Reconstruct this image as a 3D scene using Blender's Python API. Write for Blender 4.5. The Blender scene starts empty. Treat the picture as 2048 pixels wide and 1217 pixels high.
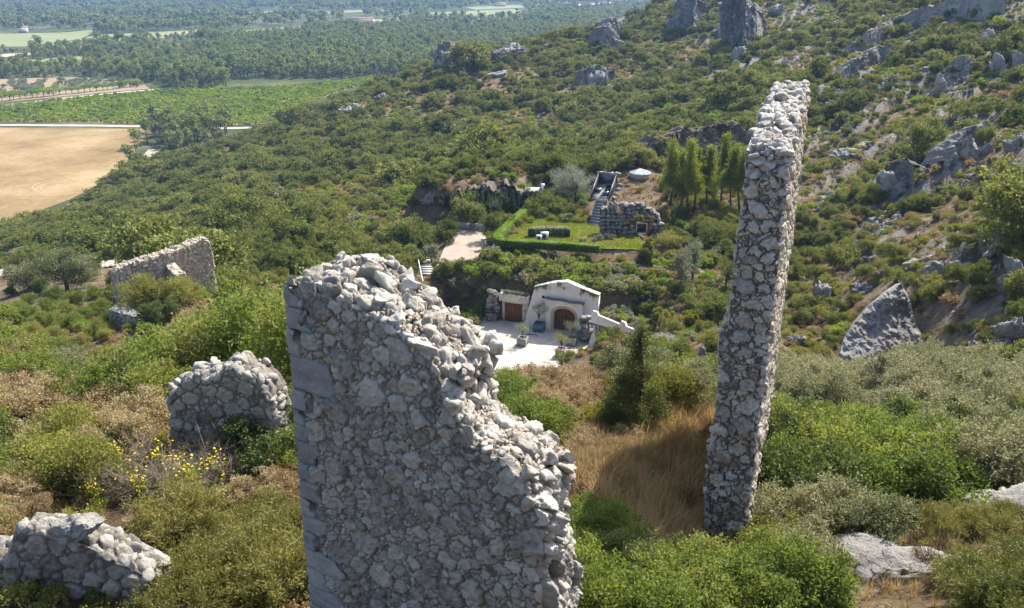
import bpy, bmesh, math, random
import numpy as np
from mathutils import Vector, Matrix
from mathutils.geometry import tessellate_polygon
R = math.radians
SC = bpy.context.scene
COL = SC.collection
# ------------------------------------------------------------------ camera
CAMZ = 70.0
FPX = 1700.0
TP = 0.393
PITCH = math.atan(TP)
cp, sp = math.cos(PITCH), math.sin(PITCH)
cam_d = bpy.data.cameras.new('camera')
cam = bpy.data.objects.new('camera', cam_d); COL.objects.link(cam)
cam.location = (0, 0, CAMZ); cam.rotation_euler = (R(90)-PITCH, 0, 0)
cam_d.sensor_width = 36; cam_d.lens = 36*FPX/2048
cam_d.clip_start = 0.1; cam_d.clip_end = 40000
SC.camera = cam
# ------------------------------------------------------------------ light
SUN_AZ, SUN_EL = R(42), R(50)
sdir = Vector((math.sin(SUN_AZ)*math.cos(SUN_EL), math.cos(SUN_AZ)*math.cos(SUN_EL), math.sin(SUN_EL)))
W = bpy.data.worlds.new('World'); SC.world = W; W.use_nodes = True
nt = W.node_tree; nt.nodes.clear()
sky = nt.nodes.new('ShaderNodeTexSky'); sky.sky_type = 'NISHITA'; sky.sun_disc = False
sky.sun_elevation = SUN_EL; sky.sun_rotation = SUN_AZ; sky.altitude = 100; sky.dust_density = 2.5; sky.ozone_density = .7
bg = nt.nodes.new('ShaderNodeBackground'); bg.inputs['Strength'].default_value = 0.14
wo = nt.nodes.new('ShaderNodeOutputWorld')
nt.links.new(sky.outputs[0], bg.inputs[0]); nt.links.new(bg.outputs[0], wo.inputs[0])
sl = bpy.data.lights.new('sun', 'SUN'); sl.energy = 4.8; sl.angle = R(0.53); sl.color = (1, .94, .845)
so = bpy.data.objects.new('sun', sl); COL.objects.link(so)
so.rotation_euler = sdir.to_track_quat('Z', 'Y').to_euler(); so.location = (200, 170, 400)
SC.view_settings.view_transform = 'Standard'; SC.view_settings.look = 'None'
SC.view_settings.exposure = 1.03; SC.view_settings.gamma = 1
SC.cycles.max_bounces = 6; SC.cycles.diffuse_bounces = 3; SC.cycles.transmission_bounces = 3
SC.cycles.transparent_max_bounces = 4; SC.cycles.volume_bounces = 0
SC.cycles.use_denoising = True
SC.cycles.caustics_reflective = False; SC.cycles.caustics_refractive = False
HAZE_D = 0.00016
# ------------------------------------------------------------------ pixel rays
def ray(u, v):
    y = (608.5-v)/FPX
    return np.array([(u-1024)/FPX, cp+y*sp, -sp+y*cp])
def at(u, v, y):                                   # point on the pixel ray at forward distance y
    r = ray(u, v); p = r*(y/r[1]); p[2] += CAMZ; return p
def plain(u, v, z=0.0):
    r = ray(u, v); t = (z-CAMZ)/r[2]; return np.array([r[0]*t, r[1]*t])
def proj(P):
    P = np.atleast_2d(np.asarray(P, float)).copy(); P[:, 2] -= CAMZ
    d = P[:, 1]*cp-P[:, 2]*sp; u = P[:, 1]*sp+P[:, 2]*cp
    d = np.where(d < .1, .1, d)
    return 1024+FPX*P[:, 0]/d, 608.5-FPX*u/d, d
# ------------------------------------------------------------------ numpy noise
def _h(ix, iy, iz, s):
    n = (ix.astype(np.int64)*374761393+iy.astype(np.int64)*668265263+iz.astype(np.int64)*2147483647+s*974634777) & 0xffffffff
    n = ((n ^ (n >> 13))*1274126177) & 0xffffffff
    n = ((n ^ (n >> 16))*2246822519) & 0xffffffff
    return ((n ^ (n >> 15)) & 0xffff)/32767.5-1.0
def vn(P, s=0):
    P = np.asarray(P, float); i = np.floor(P).astype(np.int64); f = P-i; f = f*f*f*(f*(f*6-15)+10)
    r = 0
    for a in (0, 1):
        wx = f[:, 0] if a else 1-f[:, 0]
        for b in (0, 1):
            wy = f[:, 1] if b else 1-f[:, 1]
            for c in (0, 1):
                wz = f[:, 2] if c else 1-f[:, 2]
                r = r+wx*wy*wz*_h(i[:, 0]+a, i[:, 1]+b, i[:, 2]+c, s)
    return r
def fbm(P, sc, o=4, s=0, g=.5):
    P = np.asarray(P, float)*sc; r = 0; a = 1
    for k in range(o):
        r = r+a*vn(P, s+k*7); P = P*2.03+11.3; a *= g
    return r
def fbm2(x, y, sc, o=4, s=0):
    x = np.asarray(x, float); sh = x.shape
    return fbm(np.stack([x.ravel(), np.asarray(y, float).ravel(), np.full(x.size, .37+s)], 1), sc, o, s).reshape(sh)
def sstep(a, b, x):
    t = np.clip((x-a)/(b-a), 0, 1); return t*t*(3-2*t)
def inpoly(x, y, poly):
    x = np.asarray(x); y = np.asarray(y); r = np.zeros(x.shape, bool); n = len(poly)
    for i in range(n):
        x1, y1 = poly[i]; x2, y2 = poly[(i+1) % n]
        c = ((y1 > y) != (y2 > y))
        r ^= c & (x < (x2-x1)*(y-y1)/((y2-y1) if y2 != y1 else 1e-9)+x1)
    return r
# ------------------------------------------------------------------ tags and mesh helpers
def tag(o, label=None, cat=None, group=None, kind=None):
    if label: o['label'] = label
    if cat: o['category'] = cat
    if group: o['group'] = group
    if kind: o['kind'] = kind
    return o
def empty(name, loc, rz=0, **k):
    o = bpy.data.objects.new(name, None); COL.objects.link(o); o.location = loc; o.rotation_euler = (0, 0, rz)
    o.empty_display_size = .2
    return tag(o, **k)
class MB:
    def __init__(s): s.V = []; s.F = {3: [], 4: []}; s.A = []; s.B = []; s.n = 0; s.ng = []
    def add(s, V, F, a=.5, b=.5):
        V = np.asarray(V, float).reshape(-1, 3); n = len(V)
        if isinstance(F, (list, tuple)) and len(F) and not np.isscalar(F[0]) and len({len(f) for f in F}) > 1:
            for f in F:
                if len(f) in (3, 4): s.F[len(f)].append(np.array([f])+s.n)
                else: s.ng.append([i+s.n for i in f])
        else:
            F = np.asarray(F, int)
            if F.shape[1] in (3, 4): s.F[F.shape[1]].append(F+s.n)
            else: s.ng += [[int(i)+s.n for i in f] for f in F]
        s.V.append(V); s.A.append(np.broadcast_to(np.asarray(a, float), (n,))); s.B.append(np.broadcast_to(np.asarray(b, float), (n,)))
        s.n += n; return s
    def box(s, x0, x1, y0, y1, z0, z1, a=.5, b=.5, M=None):
        V = np.array([[x, y, z] for z in (z0, z1) for x, y in ((x0, y0), (x1, y0), (x1, y1), (x0, y1))], float)
        if M is not None: V = xf(M, V)
        return s.add(V, np.array([[3, 2, 1, 0], [4, 5, 6, 7], [0, 1, 5, 4], [1, 2, 6, 5], [2, 3, 7, 6], [3, 0, 4, 7]]), a, b)
    def tube(s, pts, rad, k=6, a=.5, cap=True):
        pts = np.asarray(pts, float); n = len(pts); rad = np.broadcast_to(np.asarray(rad, float), (n,))
        T = np.gradient(pts, axis=0); T /= np.linalg.norm(T, axis=1)[:, None]+1e-9
        up = np.array([0, 0, 1.]) if abs(T[0, 2]) < .9 else np.array([1., 0, 0])
        X = np.cross(T, up); X /= np.linalg.norm(X, axis=1)[:, None]+1e-9; Y = np.cross(T, X)
        an = np.arange(k)*2*np.pi/k
        V = pts[:, None]+rad[:, None, None]*(X[:, None]*np.cos(an)[None, :, None]+Y[:, None]*np.sin(an)[None, :, None])
        i = np.arange(n-1)[:, None]*k; j = np.arange(k)[None]; j2 = (j+1) % k
        F = np.stack([i+j, i+j2, i+k+j2, i+k+j], -1).reshape(-1, 4)
        s.add(V.reshape(-1, 3), F, a)
        if cap:
            s.ng.append([s.n-n*k+q for q in range(k)][::-1]); s.ng.append([s.n-k+q for q in range(k)])
        return s
    def mesh(s, name, smooth=False):
        m = bpy.data.meshes.new(name); V = np.concatenate(s.V)
        lv = []; ls = []; st = 0
        for k in (3, 4):
            for F in s.F[k]:
                lv.append(F.ravel()); ls.append(np.full(len(F), k))
        for f in s.ng: lv.append(np.array(f)); ls.append(np.array([len(f)]))
        lv = np.concatenate(lv); ls = np.concatenate(ls)
        m.vertices.add(len(V)); m.vertices.foreach_set('co', V.ravel().astype(np.float32))
        m.loops.add(len(lv)); m.loops.foreach_set('vertex_index', lv.astype(np.int32))
        m.polygons.add(len(ls)); m.polygons.foreach_set('loop_start', np.concatenate([[0], np.cumsum(ls)[:-1]]).astype(np.int32))
        if smooth: m.polygons.foreach_set('use_smooth', np.ones(len(ls), bool))
        m.update(calc_edges=True)
        for nm, L in (('tone', s.A), ('mask', s.B)):
            at_ = m.attributes.new(nm, 'FLOAT', 'POINT'); at_.data.foreach_set('value', np.concatenate(L).astype(np.float32))
        return m
    def build(s, name, mat, parent=None, smooth=False, loc=None, link=True):
        m = s.mesh(name, smooth)
        if mat: m.materials.append(mat)
        o = bpy.data.objects.new(name, m)
        if link: COL.objects.link(o)
        if parent: o.parent = parent
        if loc is not None: o.location = loc
        return o
def xf(M, V):
    V = np.asarray(V, float); M = np.array(M); return V@M[:3, :3].T+M[:3, 3]
def gridF(n, m):
    i, j = np.meshgrid(np.arange(n-1), np.arange(m-1), indexing='ij'); q = i*m+j
    return np.stack([q, q+m, q+m+1, q+1], -1).reshape(-1, 4)
def copy_thing(o, loc, rz=None, scale=None, label=None, group=None):
    c = o.copy(); COL.objects.link(c); c.location = loc
    if rz is not None: c.rotation_euler = (0, 0, rz)
    if scale is not None: c.scale = scale if hasattr(scale, '__len__') else (scale,)*3
    if label: c['label'] = label
    if group: c['group'] = group
    for ch in o.children:
        d = ch.copy(); COL.objects.link(d); d.parent = c
        for g in ch.children:
            e = g.copy(); COL.objects.link(e); e.parent = d
    return c
# ------------------------------------------------------------------ materials
def node_mat(name):
    m = bpy.data.materials.new(name); m.use_nodes = True; t = m.node_tree; t.nodes.clear()
    def N(ty, **k):
        n = t.nodes.new('ShaderNode'+ty)
        for a, b in k.items():
            if a[0] == '_': n.inputs[int(a[1:])].default_value = b
            else: setattr(n, a, b)
        return n
    L = t.links.new
    out = N('OutputMaterial')
    return m, N, L, out
def ramp(N, stops, interp='LINEAR'):
    r = N('ValToRGB'); e = r.color_ramp.elements; r.color_ramp.interpolation = interp
    while len(e) < len(stops): e.new(.5)
    for q, (p, c) in zip(e, stops): q.position = p; q.color = (*c, 1)
    return r
def mixc(N, L, f, a, b, mode='MIX'):
    m = N('Mix', data_type='RGBA', blend_type=mode)
    for s, i in ((f, 0), (a, 6), (b, 7)):
        if isinstance(s, (int, float)): m.inputs[i].default_value = s
        elif isinstance(s, tuple): m.inputs[i].default_value = (*s, 1)
        else: L(s, m.inputs[i])
    return m.outputs[2]
def leafmat(name, cols, trans=.35, rough=.55, spec=.3, patch=None):
    """cols: darkest..lightest leaf colours; tone = per-leaf random, object random and a ground-scale noise shift it"""
    m, N, L, out = node_mat(name)
    at_ = N('Attribute', attribute_name='tone'); oi = N('ObjectInfo')
    noi = N('TexNoise'); noi.inputs['Scale'].default_value = .045; noi.inputs['Detail'].default_value = 3
    L(oi.outputs['Location'], noi.inputs['Vector'])
    a = N('Math', operation='MULTIPLY_ADD'); L(at_.outputs['Fac'], a.inputs[0]); a.inputs[1].default_value = .5; a.inputs[2].default_value = -.25
    b = N('Math', operation='MULTIPLY_ADD'); L(oi.outputs['Random'], b.inputs[0]); b.inputs[1].default_value = .45; L(a.outputs[0], b.inputs[2])
    c = N('Math', operation='MULTIPLY_ADD'); L(noi.outputs[0], c.inputs[0]); c.inputs[1].default_value = 1.1; L(b.outputs[0], c.inputs[2])
    d = N('Math', operation='ADD', use_clamp=True); L(c.outputs[0], d.inputs[0]); d.inputs[1].default_value = -.22
    n = len(cols); rp = ramp(N, [(i/(n-1), c) for i, c in enumerate(cols)]); L(d.outputs[0], rp.inputs[0])
    bs = N('BsdfPrincipled'); bs.inputs['Roughness'].default_value = rough; bs.inputs['Specular IOR Level'].default_value = spec
    L(rp.outputs[0], bs.inputs['Base Color'])
    tr = N('BsdfTranslucent'); hs = N('HueSaturation'); hs.inputs['Saturation'].default_value = 1.1; hs.inputs['Value'].default_value = 1.7; hs.inputs['Hue'].default_value = .49
    L(rp.outputs[0], hs.inputs['Color']); L(hs.outputs[0], tr.inputs[0])
    mx = N('MixShader'); mx.inputs[0].default_value = trans
    L(bs.outputs[0], mx.inputs[1]); L(tr.outputs[0], mx.inputs[2]); L(mx.outputs[0], out.inputs[0])
    return m
def rockmat(name, dark, mid, light, ochre=(.34, .22, .12), ochre_amt=.25, scale=1.0, bump=.5, attr=True, mortar=None, crack=0):
    m, N, L, out = node_mat(name)
    tc = N('TexCoord'); 
    n1 = N('TexNoise'); n1.inputs['Scale'].default_value = 1.3*scale; n1.inputs['Detail'].default_value = 8; n1.inputs['Roughness'].default_value = .65
    n2 = N('TexNoise'); n2.inputs['Scale'].default_value = 9*scale; n2.inputs['Detail'].default_value = 6; n2.inputs['Roughness'].default_value = .7
    n3 = N('TexNoise'); n3.inputs['Scale'].default_value = .7*scale; n3.inputs['Detail'].default_value = 4
    mp = N('Mapping'); mp.inputs['Location'].default_value = (31, 7, 3)
    L(tc.outputs['Object'], mp.inputs[0])
    for n in (n1, n2): L(tc.outputs['Object'], n.inputs['Vector'])
    L(mp.outputs[0], n3.inputs['Vector'])
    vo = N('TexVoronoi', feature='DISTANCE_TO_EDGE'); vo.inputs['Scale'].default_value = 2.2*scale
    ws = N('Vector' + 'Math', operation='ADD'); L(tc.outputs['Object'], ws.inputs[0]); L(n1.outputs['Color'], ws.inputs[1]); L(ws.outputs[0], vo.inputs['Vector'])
    s = N('Math', operation='MULTIPLY_ADD'); L(n2.outputs[0], s.inputs[0]); s.inputs[1].default_value = .55
    if attr:
        at_ = N('Attribute', attribute_name='tone'); t0 = N('Math', operation='MULTIPLY_ADD'); L(at_.outputs['Fac'], t0.inputs[0]); t0.inputs[1].default_value = .75; t0.inputs[2].default_value = -.55
        t1 = N('Math', operation='MULTIPLY_ADD'); L(n1.outputs[0], t1.inputs[0]); t1.inputs[1].default_value = .8; L(t0.outputs[0], t1.inputs[2]); L(t1.outputs[0], s.inputs[2])
    else:
        t1 = N('Math', operation='MULTIPLY_ADD'); L(n1.outputs[0], t1.inputs[0]); t1.inputs[1].default_value = 1.1; t1.inputs[2].default_value = -.3; L(t1.outputs[0], s.inputs[2])
    rp = ramp(N, [(0, dark), (.42, mid), (.85, light)]); L(s.outputs[0], rp.inputs[0])
    f3 = ramp(N, [(.52, (0, 0, 0)), (.75, (1, 1, 1))]); L(n3.outputs[0], f3.inputs[0])
    fo = N('Math', operation='MULTIPLY'); L(f3.outputs[0], fo.inputs[0]); fo.inputs[1].default_value = ochre_amt
    c = mixc(N, L, fo.outputs[0], rp.outputs[0], ochre)
    if mortar:
        am = N('Attribute', attribute_name='mask'); nm = N('TexNoise'); nm.inputs['Scale'].default_value = 40; L(tc.outputs['Object'], nm.inputs['Vector'])
        mr = ramp(N, [(.3, tuple(x*.72 for x in mortar)), (.7, mortar)]); L(nm.outputs[0], mr.inputs[0])
        c = mixc(N, L, am.outputs['Fac'], mr.outputs[0], c)
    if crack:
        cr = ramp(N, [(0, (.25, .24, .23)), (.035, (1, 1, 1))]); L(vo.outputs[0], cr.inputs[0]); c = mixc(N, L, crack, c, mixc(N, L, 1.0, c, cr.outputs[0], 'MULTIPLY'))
    bs = N('BsdfPrincipled'); bs.inputs['Roughness'].default_value = .92; bs.inputs['Specular IOR Level'].default_value = .15
    L(c, bs.inputs['Base Color'])
    h = N('Math', operation='MULTIPLY_ADD'); L(vo.outputs[0], h.inputs[0]); h.inputs[1].default_value = -.0
    L(n2.outputs[0], h.inputs[2])
    hh = N('Math', operation='ADD'); L(h.outputs[0], hh.inputs[0]); L(n1.outputs[0], hh.inputs[1])
    bm = N('Bump'); bm.inputs['Strength'].default_value = bump; bm.inputs['Distance'].default_value = .12/scale
    L(hh.outputs[0], bm.inputs['Height']); L(bm.outputs[0], bs.inputs['Normal']); L(bs.outputs[0], out.inputs[0])
    return m
def plainmat(name, c1, c2, scale=3., rough=.8, bump=.1, detail=6, spec=.25, metal=0, stretch=None, c3=None):
    m, N, L, out = node_mat(name)
    tc = N('TexCoord'); no = N('TexNoise'); no.inputs['Scale'].default_value = scale; no.inputs['Detail'].default_value = detail; no.inputs['Roughness'].default_value = .65
    v = tc.outputs['Object']
    if stretch:
        mp = N('Mapping'); mp.inputs['Scale'].default_value = stretch; L(v, mp.inputs[0]); v = mp.outputs[0]
    L(v, no.inputs['Vector'])
    st = [(.3, c1), (.7, c2)]
    if c3: st = [(.28, c1), (.5, c2), (.72, c3)]
    rp = ramp(N, st); L(no.outputs[0], rp.inputs[0])
    bs = N('BsdfPrincipled'); bs.inputs['Roughness'].default_value = rough; bs.inputs['Specular IOR Level'].default_value = spec; bs.inputs['Metallic'].default_value = metal
    L(rp.outputs[0], bs.inputs['Base Color'])
    if bump:
        bm = N('Bump'); bm.inputs['Strength'].default_value = bump; bm.inputs['Distance'].default_value = .05; L(no.outputs[0], bm.inputs['Height']); L(bm.outputs[0], bs.inputs['Normal'])
    L(bs.outputs[0], out.inputs[0]); return m
M = {}
M['wall'] = rockmat('rubble limestone', (.15, .14, .12), (.40, .37, .32), (.60, .57, .51), (.38, .26, .15), .32, 1.6, .8, mortar=(.215, .19, .155))
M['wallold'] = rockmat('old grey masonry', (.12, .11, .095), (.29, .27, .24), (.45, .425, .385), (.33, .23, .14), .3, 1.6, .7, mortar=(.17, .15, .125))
M['wallend'] = rockmat('broken masonry', (.19, .18, .165), (.40, .375, .34), (.57, .545, .50), (.36, .27, .19), .2, 1.6, .7, mortar=(.17, .155, .135))
M['wallwarm'] = rockmat('warm masonry', (.20, .17, .13), (.36, .31, .245), (.50, .44, .36), (.40, .28, .16), .2, 1.6, .6, mortar=(.22, .185, .14))
M['quoin'] = rockmat('weathered ashlar', (.10, .105, .105), (.27, .275, .272), (.46, .455, .44), (.27, .25, .21), .3, 3.0, .7)
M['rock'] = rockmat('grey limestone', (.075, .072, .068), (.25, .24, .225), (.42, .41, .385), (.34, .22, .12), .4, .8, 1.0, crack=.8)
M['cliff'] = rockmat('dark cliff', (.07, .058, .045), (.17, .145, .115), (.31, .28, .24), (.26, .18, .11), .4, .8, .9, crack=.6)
M['boulder'] = rockmat('boulder stone', (.085, .08, .07), (.20, .185, .165), (.34, .32, .29), (.36, .26, .17), .3, .9, .7)
M['debris'] = plainmat('lime debris', (.25, .19, .14), (.50, .44, .37), 14, .95, .5)
# leaves (linear albedo)
M['oak'] = leafmat('holm oak leaves', [(0.065, 0.081, 0.024), (0.119, 0.141, 0.035), (0.178, 0.199, 0.054), (0.249, 0.249, 0.077)], .25, .75, .12)
M['kermes'] = leafmat('garrigue leaves', [(0.090, 0.102, 0.024), (0.161, 0.174, 0.040), (0.239, 0.245, 0.061), (0.321, 0.287, 0.084)], .3, .75, .12)
M['brownshrub'] = leafmat('dry shrub leaves', [(0.134, 0.097, 0.045), (0.214, 0.160, 0.067), (0.286, 0.209, 0.096), (0.357, 0.234, 0.120)], .3)
M['lime'] = leafmat('bright green leaves', [(0.075, 0.128, 0.021), (0.128, 0.203, 0.030), (0.180, 0.255, 0.039), (0.240, 0.285, 0.051)], .4)
M['yellowgreen'] = leafmat('yellow green leaves', [(.10, .12, .015), (.17, .18, .02), (.22, .21, .03)], .42)
M['silver'] = leafmat('silver leaves', [(0.133, 0.152, 0.109), (0.199, 0.218, 0.162), (0.275, 0.285, 0.218)], .3)
M['greywhite'] = leafmat('pale grey leaves', [(.24, .24, .20), (.34, .34, .30), (.44, .43, .39)], .3)
M['straw'] = leafmat('straw stems', [(0.220, 0.160, 0.072), (0.330, 0.248, 0.116), (0.440, 0.341, 0.176)], .35)
M['pine'] = leafmat('pine needles', [(0.112, 0.141, 0.022), (0.197, 0.232, 0.032), (0.309, 0.328, 0.044)], .32)
M['farpine'] = leafmat('aleppo pine crown', [(0.095, 0.131, 0.037), (0.171, 0.211, 0.050), (0.265, 0.294, 0.072)], .2)
M['cypress'] = leafmat('cypress foliage', [(0.046, 0.077, 0.026), (0.082, 0.127, 0.038), (0.140, 0.191, 0.051)], .2)
M['olive'] = leafmat('olive leaves', [(0.105, 0.123, 0.070), (0.168, 0.189, 0.112), (0.238, 0.252, 0.161)], .28)
M['bush'] = leafmat('glossy green leaves', [(0.059, 0.089, 0.02), (0.11, 0.154, 0.031), (0.162, 0.203, 0.042), (0.26, 0.22, 0.075)], .38, .6, .25)
M['darkbush'] = leafmat('dark green leaves', [(0.038, 0.058, 0.018), (0.068, 0.099, 0.027), (0.112, 0.140, 0.039), (0.165, 0.166, 0.060)], .33, .55, .28)
M['greybush'] = leafmat('grey green leaves', [(0.094, 0.113, 0.049), (0.160, 0.177, 0.081), (0.239, 0.239, 0.123), (0.319, 0.290, 0.160)], .3)
M['seed'] = leafmat('dry seed heads', [(.17, .12, .06), (.27, .20, .105), (.36, .285, .165), (.33, .30, .13)], .3)
M['juniper'] = leafmat('juniper sprays', [(0.045, 0.063, 0.015), (0.112, 0.128, 0.027), (0.195, 0.195, 0.048)], .25)
M['yjuniper'] = leafmat('yellow juniper sprays', [(0.098, 0.104, 0.026), (0.169, 0.169, 0.042), (0.260, 0.227, 0.072)], .3)
M['darkjuniper'] = leafmat('dark juniper sprays', [(.022, .036, .010), (.055, .080, .018), (.095, .115, .028), (.14, .14, .04)], .28)
M['dead'] = leafmat('dead twigs', [(.16, .12, .09), (.25, .20, .155), (.34, .29, .24)], .1)
M['reddead'] = leafmat('rusty dead twigs', [(.12, .07, .045), (.19, .115, .075), (.26, .17, .11)], .15)
M['lavender'] = leafmat('lavender leaves', [(.12, .12, .085), (.17, .165, .125), (.21, .19, .165)], .25)
M['vine'] = leafmat('vine leaves', [(0.059, 0.105, 0.010), (0.145, 0.231, 0.016), (0.251, 0.347, 0.028), (0.356, 0.399, 0.048)], .38)
M['hedge'] = leafmat('clipped hedge leaves', [(0.145, 0.240, 0.020), (0.203, 0.316, 0.029), (0.274, 0.380, 0.043)], .42)
M['ghedge'] = leafmat('clipped grey hedge leaves', [(0.156, 0.180, 0.077), (0.296, 0.312, 0.173), (0.453, 0.445, 0.281)], .3)
M['lawn'] = leafmat('lawn grass', [(0.130, 0.158, 0.026), (0.170, 0.198, 0.031), (0.230, 0.230, 0.052)], .4)
M['flower'] = leafmat('yellow flowers', [(.72, .50, .015), (.82, .62, .02)], .25)
M['bark'] = plainmat('bark', (.06, .048, .038), (.14, .115, .09), 8, .95, .4)
M['twig'] = plainmat('twig bark', (.11, .09, .07), (.22, .185, .15), 8, .95, .2)
M['plaster'] = plainmat('white plaster', (.66, .625, .57), (.80, .765, .71), 1.3, .85, .05)
M['stonearch'] = plainmat('dressed arch stone', (.36, .27, .19), (.56, .46, .35), 3, .85, .3)
M['wood'] = plainmat('oiled timber', (.13, .055, .018), (.24, .115, .04), 6, .6, .15, stretch=(1, 1, .12))
M['wooddark'] = plainmat('dark timber', (.085, .035, .014), (.16, .075, .03), 6, .6, .15, stretch=(1, 1, .12))
M['darkmetal'] = plainmat('grey metal', (.10, .11, .12), (.15, .16, .17), 3, .45, .02, metal=.6)
M['lead'] = plainmat('slate capping', (.10, .11, .12), (.20, .20, .21), 5, .8, .2)
M['glassdark'] = plainmat('dark glass', (.012, .014, .016), (.02, .022, .025), 2, .08, 0, spec=.6)
M['paving'] = plainmat('pale paving', (.37, .32, .26), (.45, .395, .33), .6, .9, .05, c3=(.49, .435, .37))
M['joint'] = plainmat('white paving joint', (.58, .55, .50), (.66, .63, .58), 3, .9, .05)
M['parking'] = plainmat('gravel parking', (.25, .20, .155), (.32, .265, .21), .7, .95, .2, c3=(.36, .305, .25))
M['concrete'] = plainmat('concrete', (.36, .33, .29), (.47, .44, .40), 2, .9, .1)
M['whitewall'] = plainmat('white coping', (.70, .69, .66), (.80, .79, .76), 2, .85, .05)
M['planterpaint'] = plainmat('grey planter paint', (.26, .275, .27), (.34, .355, .345), 3, .7, .05)
M['bluepaint'] = plainmat('blue planter paint', (.07, .16, .21), (.10, .21, .26), 3, .6, .05)
M['soil'] = plainmat('soil', (.10, .07, .045), (.2, .14, .09), 8, .95, .4)
M['whitemetal'] = plainmat('white painted metal', (.70, .70, .68), (.8, .8, .78), 2, .4, 0)
m, N, L, out = node_mat('dry stubble'); tc = N('TexCoord'); n1 = N('TexNoise'); n1.inputs['Scale'].default_value = .028; n1.inputs['Detail'].default_value = 9; n1.inputs['Roughness'].default_value = .68
n2 = N('TexNoise'); n2.inputs['Scale'].default_value = .5; n2.inputs['Detail'].default_value = 6; n2.inputs['Roughness'].default_value = .75
L(tc.outputs['Object'], n1.inputs['Vector']); L(tc.outputs['Object'], n2.inputs['Vector'])
r1 = ramp(N, [(.30, (.15, .105, .045)), (.44, (.225, .16, .075)), (.56, (.29, .215, .11)), (.70, (.36, .28, .16))]); L(n1.outputs[0], r1.inputs[0]); r2 = ramp(N, [(.3, (.72, .72, .70)), (.7, (1.15, 1.13, 1.1))]); L(n2.outputs[0], r2.inputs[0])
bs = N('BsdfPrincipled'); bs.inputs['Roughness'].default_value = .95; bs.inputs['Specular IOR Level'].default_value = .1; L(mixc(N, L, 1.0, r1.outputs[0], r2.outputs[0], 'MULTIPLY'), bs.inputs[0]); L(bs.outputs[0], out.inputs[0]); M['fieldsoil'] = m
M['vinesoil'] = plainmat('vineyard soil', (.16, .12, .07), (.24, .175, .105), .1, .95, .1)
M['orchardsoil'] = plainmat('orchard soil', (.18, .135, .075), (.26, .20, .12), .06, .95, .1, c3=(.19, .18, .085))
M['road'] = plainmat('white gravel road', (.29, .26, .215), (.38, .345, .295), .3, .95, .1)
M['farfield'] = plainmat('pale green field', (.14, .17, .065), (.23, .245, .11), .02, .95, 0, stretch=(1, 4, 1))
M['tanfield'] = plainmat('pale tan field', (.36, .29, .19), (.46, .39, .27), .02, .95, 0)
M['roof'] = plainmat('clay tile roof', (.32, .15, .085), (.44, .23, .14), 2, .9, .1)
M['dirtbank'] = plainmat('earth bank', (.26, .15, .075), (.40, .25, .14), .8, .95, .4, c3=(.46, .33, .2))
# ------------------------------------------------------------------ terrain
CPX = []
def P_(u, v, y): CPX.append(tuple(at(u, v, y)))
def D_(x, y, z): CPX.append((x, y, z+CAMZ))
for q in [(60,1217,9.6),(300,1217,9.9),(450,1200,10.4),(600,1150,11.2),(420,900,15.2),(100,900,16.5),(100,740,25),(240,800,20),
          (60,590,90),(60,550,120),(20,560,112),(200,535,125),(330,600,57),(235,640,55),(150,640,60),(0,640,58),(600,480,120),(780,500,115),(850,540,105),(940,560,98),(880,600,88),
          (1300,900,18),(1250,1000,14.8),(1400,800,23),(1260,860,20),(1200,1150,11.8),(1550,1150,13.6),(1450,1090,15.2),(1800,1150,13.2),(2000,1000,17.5),(2048,1217,10.2),
          (1650,1010,18.5),(1900,1050,15.8),
          (1750,745,65),(1700,735,66),(1600,650,80),(1600,550,98),(1600,450,118),(1650,350,152),(1650,250,195),(1700,200,205),(1700,100,265),(1700,0,350),
          (1900,600,66),(2048,600,58),(1900,450,95),(2048,450,83),(1900,300,140),(2048,300,120),(2048,150,175),(2048,0,245),(1900,100,230),(1900,0,290),
          (1500,100,330),(1500,0,430),(1400,0,480),(1300,25,530),(1250,60,470),
          (1400,500,104),(1450,600,90),(1400,600,88),(1350,680,75),(1300,680,78),(1200,720,76.5),(1180,745,75),(1290,650,83),(1300,760,60),(1400,740,60),(1430,700,63),(1400,670,76),
          (1000,100,400),(1100,75,440),(880,130,370),(740,190,350),(640,225,335),(560,262,330),(800,300,235),(1100,300,210),(1300,250,230),(1100,200,300),(1300,150,330),(900,200,310),
          (300,450,170),(100,450,205),(0,500,170),(0,465,205),(200,480,150),(300,330,312),(450,320,290),(600,400,175),(800,420,150),(600,320,240),(480,400,195),(1000,350,165),(1180,330,152),
          (1400,300,172),(1400,200,245),(1480,250,195),(1400,380,136),(1330,330,141),(1450,420,121),
          (1320,470,112),(1300,560,96),(1250,520,103)]: P_(*q)
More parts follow.
